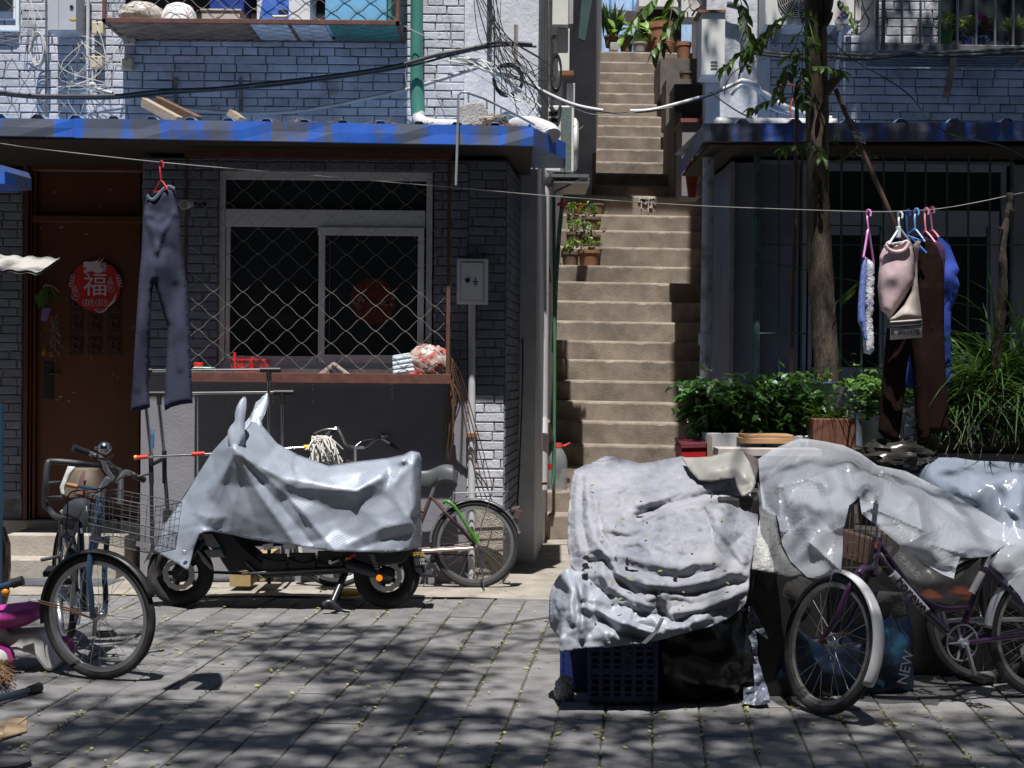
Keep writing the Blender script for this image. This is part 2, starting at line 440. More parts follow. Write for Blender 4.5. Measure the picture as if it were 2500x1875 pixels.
# canted end of the fascia
pe = Vector((.385, 11.05, 0))
mb.add([(xr,10.37,zfr),(pe.x,pe.y,zfr),(pe.x,pe.y,zfr+.122),(xr,10.37,zfr+.122)],[(0,1,2,3)])
mb.add([(pe.x,pe.y,zfr),(.42,12.27,zfr),(.42,12.27,zfr+.122),(pe.x,pe.y,zfr+.122)],[(0,1,2,3)])
f_ = mb.build('fascia', M_blue, rfL, solid=.003); 
mb = MB(); mb.prism([(xr,10.38,zfr+.1),(pe.x,pe.y,zfr+.1),(.42,12.27,zfr+.1),(-.3,12.27,zfr+.1),(-.3,10.38,zfr+.1)],(0,0,.012)); mb.build('roof_corner', M_bluelight, rfL)
mb = MB(); mb.box((-6,10.5,3.235),(xr,12.2,3.25)); mb.build('soffit', mat('soffit_board',(.03,.024,.02),var=.3), shopL)

# ================================================================== right shop
shopR = thing('brick_shop', 'low shop with blue metal roof and barred window right of the stairs', 'building', (3, 11.1, 0))
mb = MB(); rx0 = X(1745, WF); ox0, ox1 = X(1850,WF), X(2470,WF); oz0, oz1 = Z(934,WF,2100), Z(392,WF,2100)
mb.box((rx0+.1,WF,0),(ox0,WF+.3,zR)); mb.box((ox0,WF,0),(ox1,WF+.3,oz0)); mb.box((ox0,WF,oz1),(ox1,WF+.3,zR)); mb.box((ox1,WF,0),(7,WF+.3,zR))
mb.prism([(rx0+.12,WF+.01,0),(ox0-.02,WF+.2,0),(ox0-.02,WL,0),(Rc(WL),WL,0)],(0,0,zR))
mb.build('wall', M_plasterdark, shopR)
mb = MB(); mb.box((X(1776,WF),WF-.05,0),(X(1787,WF),WF-.001,zR)); mb.build('trim_strip', mat('pink_grey_paint',(.3,.27,.31),var=.15), shopR)
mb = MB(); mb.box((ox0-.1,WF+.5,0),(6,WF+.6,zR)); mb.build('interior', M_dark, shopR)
zgl, zgr = P(1718,345,10.37).z, P(2500,349,10.37).z
xs = P(1718,340,10.37).x
rfR, mb, _ = roof(shopR, xs, 6., zgl, zgr+.05, .125, pitch=.372, phase=P(2072,300,10.37).x)
mb.add([(xs,10.37,zgl),(xs+.05,12.27,zgl),(xs+.05,12.27,zgl+.122),(xs,10.37,zgl+.122)],[(0,1,2,3)])
M_blue2 = mat('weathered_blue_metal', (.035,.10,.45), rough=.45, var=.15, scale=4, dirt=(.075,.085,.12), dscale=2.6, dlim=(.42,.52), bump=.08, bscale=8, stretch=(2.6,.3,.3))
mb.build('fascia', M_blue2, rfR, solid=.003)
mb = MB(); mb.box((xs+.06,10.5,3.24),(6,12.2,3.255)); mb.build('soffit', MATS['soffit_board'], shopR)

# ================================================================== stairs
stairs = thing('concrete_staircase', 'long steep flight of worn concrete steps climbing between the two blocks', 'staircase', (1, 14.05, 0))
ylow = [1259,1201,1144,1087,1030,981,930,879,833,785,736,689,649,603,562,524,477]
yup = [452,422,394,363,332,305,282,252,226,201,176,150,125]
SD = [14.05+i*(17.47-14.05)/16 for i in range(17)] + [18.2+i*(22.6-18.2)/12 for i in range(13)]
SZ = [P(1530, y, d).z for y, d in zip(ylow+yup, SD)]
for i in range(30):
    d, z = SD[i], SZ[i]; zb = (SZ[i-1] if i else -.03)-.06; dn = SD[i+1]+.06 if i < 29 else 24.
    xa_, xb_ = (Lc(d)-.25, Rc(d)+.1) if i < 17 else (.9, Rc(d)+.1)
    if i < 2: xa_ = P(1290, 1200, d).x
    n = 46; g = [[], [], [], [], []]; r_ = random.Random(40+i); ph = r_.random()*9
    for j in range(n+1):
        x = xa_+(xb_-xa_)*j/n
        ch = max(0, r_.gauss(-.001,.003))+max(0,.012*math.sin(x*7+ph)*math.sin(x*17+ph*2)-.005); wob = .006*math.sin(x*2.3+ph)+.003*math.sin(x*9+ph)
        tilt = .010*(x-1.2)
        g[0].append((x, d+.012+wob*.4, zb)); g[1].append((x, d+wob*.6, z-.024-ch*1.2-tilt)); g[2].append((x, d+.005+ch*.8+wob*.6, z-.010-ch-tilt)); g[3].append((x, d+.022+ch, z-tilt)); g[4].append((x, dn, z-tilt+.002))
    mb = MB(); mb.grid(g); mb.build('step', M_stair, stairs)
ZT = SZ[-1]
mb = MB(); mb.box((-4,22.64,ZT-.3),(9,34,ZT-.012)); mb.build('terrace', M_conc, stairs)

mb = MB(); rs_ = random.Random(14)
for k in range(26):
    x, y = 1578+rs_.gauss(0,14), 486+abs(rs_.gauss(0,7)); q = P(x,y,17.455); q.y = 17.452; r_ = rs_.uniform(.01,.035); mb.prism([q+Vector((r_*(1+.3*math.sin(j*2.1+k))*math.cos(j*.7),0,r_*.7*math.sin(j*.7))) for j in range(9)],(0,.012,0))
for x in (1583,1591,1566): mb.pbox(x-1.2,490,x+1.2,505+rs_.uniform(0,14),17.45,17.47)
mb.build('paint_splash', mat('splashed_paint',(.42,.38,.33),rough=.8), stairs)
def film(name, col, tr_=.3, rough=.22):
    m = mat(name, col, rough=rough, var=.05, scale=3); N = m.node_tree.nodes; L = m.node_tree.links; b = N['Principled BSDF']
    t1 = N.new('ShaderNodeBsdfTransparent'); t2 = N.new('ShaderNodeBsdfTranslucent'); t2.inputs[0].default_value = (*col,1)
    a = N.new('ShaderNodeMixShader'); a.inputs[0].default_value = .38; L.new(b.outputs[0],a.inputs[1]); L.new(t2.outputs[0],a.inputs[2])
    c = N.new('ShaderNodeMixShader'); c.inputs[0].default_value = tr_; L.new(a.outputs[0],c.inputs[1]); L.new(t1.outputs[0],c.inputs[2]); L.new(c.outputs[0],N['Material Output'].inputs[0])
    return m
# ================================================================== door of the left shop
M_doordark = mat('door_recess', (.03,.012,.008), rough=.6)
dr = MB(); dr.pbox(89,540,343,1268,WD+.06,WD+.1); dr.pbox(89,408,343,528,WD+.06,WD+.1)
for a,b,c,d in ((55,405,70,1268),(70,405,78,1268),(78,405,347,414),(78,528,347,541),(343,405,347,1268)): dr.pbox(a,b,c,d,WD-.03 if a < 60 else WD-.015,WD+.09)
dr.pbox(78,414,89,1268,WD+.01,WD+.09)
door = dr.build('door', M_door, shopL, bevel=.004)
mb = MB()
for y0,y1 in ((662,711),(714,762),(766,814),(819,865)):
    for x0_,x1_ in ((169,204),(214,250),(260,298)): mb.pbox(x0_,y0,x1_,y1,WD+.056,WD+.061)
mb.build('lattice_recess', M_doordark, door)
mb = MB()
for y0,y1 in ((662,711),(714,762),(766,814),(819,865)):
    for x0_,x1_ in ((169,204),(214,250),(260,298)):
        cx, cy = (x0_+x1_)/2, (y0+y1)/2
        for i in range(4):
            q = math.pi*(i/2+.25); mb.bar(P(cx+16*math.cos(q),cy+22*math.sin(q),WD+.05), P(cx+7*math.cos(q+.6),cy+9*math.sin(q+.6),WD+.05), .012)
        pts = [P(cx+8*math.cos(2*math.pi*k/12), cy+11*math.sin(2*math.pi*k/12), WD+.05) for k in range(12)]
        mb.tube(pts, .006, 5, closed=True)
mb.build('lattice', M_door, door)
mb = MB(); mb.pbox(106,885,128,975,WD+.045,WD+.065); mb.tube(PS(((118,908),(118,912)),WD+.03)+PS(((146,912),),WD+.01), .011, 8); mb.build('handle', M_black, door, bevel=.003)
mb = MB(); rr = random.Random(5)
for k in range(26):
    x, y = rr.uniform(95,335), rr.uniform(430,1000); mb.pbox(x, y, x+rr.uniform(2,9), y+rr.uniform(1,5), WD+.0585, WD+.061)
mb.build('scuffs', mat('pale_scuff',(.3,.26,.25)), door)
# concrete sill and two steps in front of the door
mb = MB(); a, b = X(24,11.4), X(347,11.9)-.003
mb.box((-5,WD-.05,0),(b,WD+.05,Z(1270,WD,200))); mb.box((a-.02,11.40,0),(b,WD-.05,Z(1306,11.42,200))); mb.box((a+.0,11.16,0),(b,11.40,Z(1367,11.18,200)))
M_step = mat('pale_concrete', (.34,.31,.27), rough=.9, var=.2, scale=5, bump=.4, bscale=40, dirt=(.3,.27,.22), dscale=7, dlim=(.6,.8))
st = mb.build('door_steps', M_step, None, bevel=.008); tag(st, 'two pale concrete steps below the brown door', 'steps')
mb = MB(); rr = random.Random(2); o = G(18,1452); g = []
for i in range(34): mb.bar((-4.0+i*.031,10.78,.016),(-3.95+i*.031,11.13,.02), .022,.006)
for j in range(9): mb.bar((-4.0,10.79+j*.041,.021),(-2.95,10.79+j*.041,.019), .018,.005)
tag(mb.build('door_mat', mat('grey_rubber_mat',(.10,.105,.125),rough=.6)), 'grey slatted rubber mat on the ground before the door steps', 'mat')

# red paper-cut on the door
Yp = WD+.03
pc = thing('paper_cutout', 'round red 2024 new year paper cutting with a white character on the brown door', 'decoration', P(233,695,Yp))
M_red = mat('red_paper', (.42,.012,.018), rough=.5, var=.25, scale=20)
M_lilac = mat('silver_print', (.55,.47,.55), rough=.5, var=.1)
mb = MB(); mb.prism([P(233+62*math.cos(k*.1309), 697+62*math.sin(k*.1309), Yp) for k in range(48)], (0,.003,0)); mb.build('disc', M_red, pc)
Ytx = Yp-.003
M = facing(P(233,699,Ytx)); text_mb('福', .2, M).build('character', M_lilac, pc)
mb = MB()
for px, ch in ((210,'2'),(224,'0'),(242,'2'),(256,'4')):
    text_mb(ch, .04, facing(P(px,738,Ytx)), mb=mb); mb.tube([P(px+8*math.cos(k*.4488),738+8*math.sin(k*.4488),Ytx) for k in range(14)], .0022, 4, closed=True)
for px, py, ch in ((184,722,'大'),(270,703,'吉')):
    text_mb(ch, .034, facing(P(px,py,Ytx)), mb=mb); mb.tube([P(px+9*math.cos(k*.4488),py+10*math.sin(k*.4488),Ytx) for k in range(14)], .0022, 4, closed=True)
    for s in (-1,0,1): mb.tube(PS(((px+s*6,py-10),(px+s*4-2,py-18),(px+s*2+2,py-24-4*(s==0))),Ytx), [.005,.003,.001], 4)
mb.build('number', M_lilac, pc)
mb = MB()   # dragon head with a spiny mane, claws and tail
mb.prism(PS(((203,641),(208,638),(222,640),(236,637),(246,643),(254,652),(250,664),(238,668),(226,662),(215,663),(207,668),(203,662),(213,655),(204,652)),Ytx), (0,.002,0))
for k in range(9):
    q = -.9+k*.22; Yk_ = Ytx-.003-.0025*k; mb.prism([P(243+4*math.cos(q+1.2),652+4*math.sin(q+1.2),Yk_), P(243+(17+5*(k%2))*math.cos(q),652+(15+4*(k%2))*math.sin(q),Yk_), P(243+4*math.cos(q-1.2),652+4*math.sin(q-1.2),Yk_)], (0,.002,0))
for a,b in ((238,240),(246,250)): mb.tube(PS(((a-4,641),(b,634),(b+4,629)),Ytx), [.006,.004,.001], 4)
for cx, sg in ((178,-1),(290,1)):
    for k in range(4):
        yy = 675+k*7; mb.tube([P(cx+sg*k*1.5+5*math.cos(j*.9),yy+4*math.sin(j*.9),Ytx) for j in range(7)], .003, 4)
for k in range(7): mb.tube(PS(((262,750),(268+k*2,742-k*1),(276+k*1.5,732-k*3.4)),Ytx), [.004,.004,.001], 4)
mb.tube(PS(((232,756),(240,762),(252,761),(262,752)),Ytx), .006, 4); mb.tube(PS(((234,752),(242,757),(252,756),(262,750)),Ytx), .003, 4)
mb.build('dragon', M_lilac, pc)

# dried bouquet on the door
bq = thing('dried_bouquet', 'dried bunch in green wrapping hanging on the brown door', 'bouquet', P(120,700,WD-.02))
rr = random.Random(8); mb = MB()
for k in range(9):
    q = rr.uniform(-1,1); mb.prism([P(118,690,WD-.02),P(112+q*30,735+rr.uniform(-20,12),WD-.05-.02*rr.random()),P(124+q*30,748+rr.uniform(-15,10),WD-.05)], (0,.004,0))
mb.build('wrapping', mat('green_wrap',(.05,.13,.02),rough=.5), bq)
mb = MB(); mb.prism(PS(((104,752),(124,752),(114,786),(99,782)),WD-.06),(0,.003,0)); mb.build('card', mat('purple_card',(.16,.1,.3)), bq)
mb = MB()
for k in range(70):
    x, y = rr.gauss(133,7), rr.uniform(765,868); c = P(x,y,WD-.04+rr.gauss(0,.012)); d = Vector((rr.gauss(0,.012),rr.gauss(0,.008),-.03)); mb.add([c,c+Vector((.006,0,-.01)),c+d,c+Vector((-.006,.003,-.01))],[(0,1,2,3)])
mb.build('dry_leaves', mat('dry_grey_leaf',(.13,.12,.11),island=.5), bq)
mb = MB(); mb.tube([P(106,700,WD-.05),P(112,695,WD-.06),P(130,698,WD-.06),P(145,712,WD-.05)],.007,6); mb.build('ribbon', mat('tan_ribbon',(.2,.12,.08)), bq)
mb = MB(); mb.lathe([(.006,.05),(.012,.04),(.024,.01),(.03,-.02),(.0,-.02)], P(110,862,WD-.03), n=10, cap=False); mb.build('bell', mat('yellow_bell',(.3,.16,.02)), bq)

# small blue plate on the wall behind the trousers, and marks
bp = tag(MB().pbox(369,760,389,776,WF-.006,WF).build('address_plate', mat('blue_enamel',(.01,.06,.32),rough=.3), bevel=.002), 'tiny blue enamel plate on the brick wall behind the hanging trousers', 'plate')
mb = MB()
for y in (764,768,772): mb.pbox(372,y,386,y+1.5,WF-.008,WF-.005)
bp2 = mb.build('lettering', M_lilac, bp)

# ================================================================== window of the left shop with its cage
mb = MB(); Yw = WF+.04
def frame_rect(mb, x0, y0, x1, y1, t, Y, d=.06):
    mb.pbox(x0,y0,x1,y0+t,Y,Y+d); mb.pbox(x0,y1-t,x1,y1,Y,Y+d); mb.pbox(x0,y0+t,x0+t,y1-t,Y,Y+d); mb.pbox(x1-t,y0+t,x1,y1-t,Y,Y+d)
frame_rect(mb,531,418,1057,905,19,Yw); mb.pbox(550,514,1038,552,Yw,Yw+.06)
frame_rect(mb,776,556,1036,886,18,Yw-.022,.02); mb.pbox(550,870,776,886,Yw+.01,Yw+.05); mb.pbox(550,552,562,870,Yw+.012,Yw+.05)
wnd = mb.build('window', M_frame, shopL, bevel=.003)
mb = MB(); mb.pbox(550,437,1038,514,Yw+.03,Yw+.035); mb.pbox(562,552,776,870,Yw+.035,Yw+.04); mb.pbox(794,574,1018,868,Yw-.012,Yw-.007); mb.build('pane', M_pane, wnd)
mb = MB(); mb.pbox(803,580,806,862,Yw-.016,Yw-.012); mb.build('glazing_bead', mat('grey_bead',(.16,.2,.22)), wnd)
mb = MB(); mb.pbox(520,903,1068,925,WF-.05,WF+.05); mb.build('window_sill', M_frame, shopL)
ws = thing('window_sticker', 'faded red round window sticker behind the diamond mesh', 'sticker', P(908,735,Yw-.02))
Ys = Yw-.016
mb = MB(); mb.prism([P(910+56*math.cos(k*.1745)*(1+.04*math.sin(k*1.9)), 735+57*math.sin(k*.1745), Ys) for k in range(36)], (0,.003,0)); mb.build('disc', mat('faded_red',(.10,.012,.01),rough=.5,var=.5,scale=18), ws)
mb = MB(); rr = random.Random(4)
for k in range(26):
    x, y = (873,738) if k % 2 else (943,738); x += rr.gauss(0,9); y += rr.gauss(0,13); mb.prism([P(x+4*math.cos(j*1.05+k),y+rr.uniform(3,5)*math.sin(j*1.05+k),Ys-.002) for j in range(6)], (0,.0015,0))
mb.build('print', mat('pale_print',(.2,.16,.16),var=.5,scale=40), ws)
def diamond(mb, x0, x1, z0, z1, pl, hx, hz, ox, oz, r=.0024, dy=.004, n=6):
    "wavy crossing wires of a security mesh; pl(x, z) gives the 3D point"
    k = hz/hx; A = .42*hz/(2*math.pi)
    for s in (1,-1):
        c0, c1 = (z0-k*x1, z1-k*x0) if s > 0 else (z0+k*x0, z1+k*x1)
        b = oz-s*k*ox; m0 = math.floor((c0-b)/(2*hz)); m1 = math.ceil((c1-b)/(2*hz))
        for m in range(m0, m1+1):
            off = b+2*hz*m; xa = ox+math.floor((x0-ox)/hx)*hx; run = []
            steps = int((x1-xa)/hx*n)+n
            for q in range(steps+1):
                x = xa+q*hx/n; z = off+s*k*x-s*A*math.sin(2*math.pi*(x-ox)/hx)
                if x0 <= x <= x1 and z0 <= z <= z1: run.append(pl(x, z, s*dy))
                else:
                    if len(run) > 1: mb.tube(run, r, 4, cap=False)
                    run = []
            if len(run) > 1: mb.tube(run, r, 4, cap=False)
    return mb
Yc = 10.75
mb = MB(); mb.pbox(1088,375,1102,935,Yc,Yc+.04); mb.pbox(450,914,1100,932,Yc-.006,Yc+.035); mb.pbox(448,385,458,914,Yc+.002,Yc+.035); zt_ = Z(922,Yc,800)
mb.box((P(458,922,Yc).x,Yc+.035,zt_-.008),(P(1088,922,Yc).x,WF-.051,zt_)); mb.pbox(450,372,1100,384,Yc+.002,Yc+.035)
cage = mb.build('window_cage', M_rustpaint, shopL, bevel=.002)
mb = MB(); diamond(mb, P(459,900,Yc).x, P(1088,900,Yc).x, Z(917,Yc,800), Z(386,Yc,800), lambda x,z,d: (x,Yc+.012+d,z), .1078, .0925, P(665,651,Yc).x, P(665,651,Yc).z, r=.0021)
mb.build('wire_mesh', M_wire, cage)
# side mesh of the cage
mb = MB(); diamond(mb, Yc+.04, WF-.02, Z(917,Yc,800), Z(386,Yc,800), lambda x,z,d: (P(1096,900,Yc).x+d,x,z), .1078, .0925, Yc, zt_, r=.0021); mb.build('side_mesh', M_wire, cage)

# things kept on the cage floor
zt = zt_
bk = thing('basket', 'red plastic basket on the window ledge', 'basket', P(607,914,10.86))
mb = MB(); a, b = P(566,914,10.84), P(650,914,10.84); tz = Z(878,10.84,600)
mb.box((a.x+.012,10.8,zt),(b.x-.012,10.99,zt+.006))
for k in range(15):
    t = k/14; x0_ = a.x+.015+(b.x-a.x-.03)*t; x1_ = a.x+(b.x-a.x)*t
    mb.bar((x0_,10.805,zt),(x1_,10.79,tz),.007,.004); mb.bar((x0_,10.985,zt),(x1_,11.0,tz),.007,.004)
for y in (10.79,11.0): mb.bar((a.x-.005,y,tz),(b.x+.005,y,tz),.014,.012)
for x in (a.x,b.x): mb.bar((x,10.79,tz),(x,11.0,tz),.014,.012); mb.bar((x,10.79,tz*.5+zt*.5),(x,11.0,tz*.5+zt*.5),.01,.004)
mb.bar((a.x+.006,10.797,(zt+tz)/2),(b.x-.006,10.797,(zt+tz)/2),.007,.004)
M_redpl = mat('red_plastic',(.55,.03,.02),rough=.4); mb.build('body', M_redpl, bk)
mb = MB()
for px, h in ((573,862),(590,874),(615,872)): mb.lathe([(.02,0),(.02,.05),(.012,.06),(.012,Z(h,10.9,600)-zt-.0)], (P(px,900,10.9).x,10.9,zt+.006), n=10)
tag(mb.build('bottles', M_redpl), 'red capped bottles standing in the red basket', 'bottles')
mb = MB(); c = P(497,900,10.86); mb.lathe([(.085,.062),(.07,.07),(.055,.062),(.06,.03),(.08,0)][::-1], (c.x,10.87,zt), n=20); mb.lathe([(.075,.03),(.082,.045),(.075,.06)], (c.x,10.87,zt+.004), n=20)
tag(mb.build('dish', mat('mint_plastic',(.36,.55,.47),rough=.4), smooth=True), 'pale green dish on the window ledge left of the red basket', 'dish')
mb = MB(); c = P(483,880,10.9); mb.lathe([(.035,0),(.037,.035),(.03,.04)], (c.x,10.92,zt+.063), n=14); tag(mb.build('cap', M_redpl, smooth=True), 'red cap resting on the pale green dish', 'cap')
def crumple(c, r, seed=1, amp=.16, nu=36, nv=22, freq=3.1):
    from mathutils import noise
    mb = MB(); g = []; c = Vector(c); o = Vector((seed*7.3, seed*3.1, seed))
    for i in range(nv+1):
        t = math.pi*i/nv; row = []
        for k in range(nu):
            q = 2*math.pi*k/nu; d = Vector((math.sin(t)*math.cos(q), math.sin(t)*math.sin(q), math.cos(t)))
            f = 1+amp*(1-2*abs(noise.noise(d*freq+o)))+amp*.5*(1-2*abs(noise.noise(d*freq*2.3+o)))
            row.append(c+Vector((d.x*r[0]*f, d.y*r[1]*f, max(d.z*r[2]*f, -r[2]*.98))))
        g.append(row)
    return mb.grid(g, closed=True)
c = P(1047,890,10.88); o = crumple((c.x,10.9,zt+.115),(.135,.1,.115),3,.2).build('plastic_bag', mat('pale_film',(.42,.37,.34),rough=.3,var=.3,scale=9,dirt=(.45,.06,.05),dscale=5,dlim=(.5,.58)), smooth=True)
tag(o, 'tied white and red plastic bag in the right corner of the window ledge', 'plastic bag')
mb = MB(); mb.prism(PS(((958,868),(1000,861),(1013,910),(960,917)),10.8),(0,.1,0))
for k in range(4):
    y = 873+k*11; mb.prism(PS(((957+k*.5,y),(1002+k*3,y-7),(1004+k*3,y-1),(958+k*.5,y+7)),10.795),(0,.01,0))
tag(mb.build('foam_block', mat('white_foam',(.6,.68,.75),rough=.7), bevel=.004), 'ribbed white foam block standing on the window ledge', 'foam block')
mb = MB(); mb.prism(PS(((771,916),(812,884),(850,912),(845,915),(812,890),(800,917)),10.84),(0,.12,0)); tag(mb.build('newspaper', mat('newsprint',(.4,.34,.3),rough=.9,var=.35,scale=45)), 'folded newspaper tented on the window ledge', 'newspaper')
mb = MB(); mb.pbox(997,911,1032,921,10.775,10.9); tag(mb.build('red_cloth', M_redpl, bevel=.004), 'flat red cloth under the tied plastic bag', 'cloth')
# painted streaks on the wall under the ledge
mb = MB(); rr = random.Random(6)
for px in (667,764,954,959):
    y = 936
    while y < 980: h = rr.uniform(2,9); mb.pbox(px-.8+rr.uniform(-1,1),y,px+.9,y+h,WF-.0075,WF-.003); y += h+rr.uniform(2,6)
mb.build('paint_drips', mat('white_drip',(.5,.5,.5)), shopL)

# meter box with its conduit
mx_ = thing('meter_box', 'white metal meter box with an earth symbol on the brick corner', 'meter box', P(1153,690,WF))
mb = MB(); mb.pbox(1115,632,1192,742,WF-.10,WF-.012); mb.build('case', M_whiteplastic, mx_, bevel=.004)
mb = MB(); mb.pbox(1125,641,1180,732,WF-.106,WF-.1); mb.build('door', mat('box_white',(.70,.72,.77),rough=.4,var=.05), mx_, bevel=.002)
mb = MB(); frame_rect(mb,1124,639,1181,733,1.4,WF-.103,.004)
mb.lathe([(.018,0),(.018,.012),(.012,.02)], P(1142,685,WF-.106), Matrix.Rotation(R(90),3,'X'), n=14)
for w_, y in ((7,687),(4.5,692),(2.5,696)): mb.pbox(1161-w_,y-1,1161+w_,y+1,WF-.1085,WF-.105)
mb.pbox(1160,677,1162,687,WF-.1085,WF-.105); mb.build('lock', M_black, mx_)
mb = MB(); mb.tube([P(1152,742,WF-.06),P(1152,900,WF-.06),P(1151,1425,WF-.045)], .027, 14); M_pipe = mat('white_pvc',(.5,.505,.52),rough=.4,var=.08,dirt=(.3,.27,.23),dscale=6,dlim=(.62,.8)); mb.build('conduit', M_pipe, mx_, smooth=True)
mb = MB(); mb.pbox(1137,1058,1165,1067,WF-.095,WF-.012); mb.build('clamp', mat('rust',(.2,.09,.04),rough=.8,var=.4), mx_)

# security camera, dry stalks, rod over the roof edge
sc_ = thing('security_camera', 'small white cylindrical camera on the wall left of the window', 'camera', P(452,499,10.85))
mb = MB(); a, b = P(449,500,10.6), P(462,496,10.84); mb.tube([a,b],.034,18); mb.build('body', M_whiteplastic, sc_, smooth=True)
d = (a-b).normalized(); mb = MB(); mb.tube([a+d*.001,a+d*.004],.029,18); mb.build('lens', mat('grey_glass',(.25,.24,.22),rough=.2), sc_)
mb = MB(); mb.tube([b,P(500,500,WF)],.016,8); mb.build('bracket', M_black, sc_)
mb = MB(); rr = random.Random(11)
for k in range(16):
    x = 1098+rr.uniform(-6,22); y1 = rr.uniform(1040,1190); top = (1096+rr.uniform(-3,12), 880+rr.uniform(-10,40))
    mb.tube(spline([P(*top,Yc+.05+rr.uniform(0,.1)),P(x+rr.uniform(-8,8),(top[1]+y1)/2,Yc+.12),P(x-10+rr.uniform(-8,10),y1,Yc+.25)],4),[.005]*8+[.003],5)
for k in range(4): mb.tube(spline([P(1100+k*6,870+k*9,Yc+.05),P(1118+k*6,950,Yc+.1),P(1150+k*10,1105,WF-.1),P(1168+k*12,1195,WF-.06)],4),.004,5)
tag(mb.build('dry_stalks', mat('dry_stalk',(.15,.085,.05),rough=.8,island=.4)), 'bundle of dry brown stalks hanging beside the meter conduit', 'stalks')
mb = MB(); mb.tube(spline([P(1305,305,10.6),P(1240,270,10.45),P(1180,240,10.35)],3)+[P(1140,226,10.3),P(1127,225,10.29),P(1119,232,10.29),P(1117,330,10.29),P(1113,452,10.29)],.009,8)
for x,y in ((1143,226),(1188,243),(1223,264)): mb.tube([P(x,y,10.4),P(x+1,y+24,10.4)],.007,6)
tag(mb.build('bent_rod', mat('galvanised_tube',(.45,.46,.48),rough=.35,metal=.6)), 'bent metal rod hooked over the blue roof edge', 'rod')

# ================================================================== windows and bars of the right shop
mb = MB(); Yw = WF+.05
for a in ((1955,398,2458,415),(1955,415,1972,930),(2440,415,2458,930),(1972,515,2440,548),(2147,548,2178,930),(1972,548,1985,930),(2408,548,2440,930),(1985,552,2147,572),(2178,552,2408,575),(1985,900,2440,930)): mb.pbox(*a,Yw+(.01 if a[3]-a[1]>100 else 0),Yw+.06)
w2 = mb.build('window', M_frameblue, shopR, bevel=.003)
mb = MB(); mb.pbox(1972,415,2440,515,Yw+.04,Yw+.045); mb.pbox(1985,572,2147,900,Yw+.04,Yw+.045); mb.pbox(2178,575,2408,900,Yw+.03,Yw+.035); mb.build('pane', M_pane, w2)
mb = MB(); mb.pbox(1852,398,1953,930,Yw+.0,Yw+.05); mb.build('side_panel', mat('blue_grey_panel',(.17,.2,.28),var=.2,scale=5), shopR)
M_bar = mat('green_painted_bar',(.05,.10,.095),rough=.5,var=.4,scale=20)
mb = MB(); Yb = 10.9
for zx in (500,805,965,1130,1295,1455,1620,1785,1950,2115): mb.tube([P(1800+zx/3.16,370+(3 if zx>700 else 0),Yb),P(1800+zx/3.16-3,930,Yb)],.0085,6)
mb.tube([P(1849,372,Yb),P(1846,930,Yb)],.026,10); mb.tube([P(1902,380,Yb),P(1902,905,Yb)],.008,6)
for y,t in ((376,1),(597,0),(814,0)): mb.tube([P(1852,y,Yb+.01),P(2520,y+1,Yb+.01)],.006,6)
mb.tube(spline([P(1860,640,Yb-.02),P(1925,650,Yb-.02),P(2030,675,Yb-.02),P(2110,690,Yb-.02),P(2330,738,Yb-.02),P(2500,772,Yb-.02)],4),.004,5)
mb.build('window_bars', M_bar, shopR)
mb = MB(); mb.tube([P(1730,385,WF-.06),P(1724,812,WF-.06),P(1720,1000,WF-.06),P(1716,1300,WF-.06)],.044,16); mb.tube([P(1722,815,WF-.06),P(1721,842,WF-.06)],.052,16)
dpR = tag(mb.build('drainpipe', mat('lilac_grey_pvc',(.44,.46,.55),rough=.45,var=.15,dirt=(.18,.17,.18),dscale=5), smooth=True), 'grey plastic drainpipe down the corner of the right shop', 'drainpipe')
# ================================================================== upper left wall
def cable(pts, r, n=6, k=6): return MB().tube(spline(pts, k), r, n)
M_cabblack = mat('black_cable',(.02,.02,.022),rough=.5,var=.3,scale=15,dirt=(.16,.155,.15),dscale=6,dlim=(.56,.7))
M_cabwhite = mat('white_cable',(.5,.49,.46),rough=.5,var=.2,scale=12)
M_steel = mat('dull_steel',(.33,.34,.37),rough=.35,metal=.75,var=.2)
M_acwhite = mat('enamelled_white',(.6,.6,.58),rough=.4,var=.08,scale=3,dirt=(.38,.34,.3),dscale=4,dlim=(.58,.78))
Yu = 12.26
cb = thing('utility_cabinet', 'grey two door utility cabinet on the upper brick wall at the left', 'cabinet', P(158,60,12.05))
mb = MB(); mb.pbox(116,-30,187,75,12.02,Yu); M_grey = mat('light_grey_metal',(.42,.43,.46),rough=.4,var=.06); mb.build('body', M_grey, cb, bevel=.004)
mb = MB(); mb.pbox(118,-30,143,73,12.012,12.02); mb.pbox(145,-30,186,73,12.012,12.02); mb.build('door', M_grey, cb, bevel=.002)
mb = MB(); mb.lathe([(.015,0),(.015,.008)], P(175,17,12.012), Matrix.Rotation(R(90),3,'X'), n=12); mb.build('lock', M_black, cb)
mb = MB(); mb.prism(PS(((169,46),(178,43),(190,46),(178,50)),12.008),(0,.003,0)); mb.build('sticker', mat('yellow_sticker',(.6,.35,.03)), cb)
M_beige = mat('beige_plastic',(.5,.43,.29),rough=.5,var=.1)
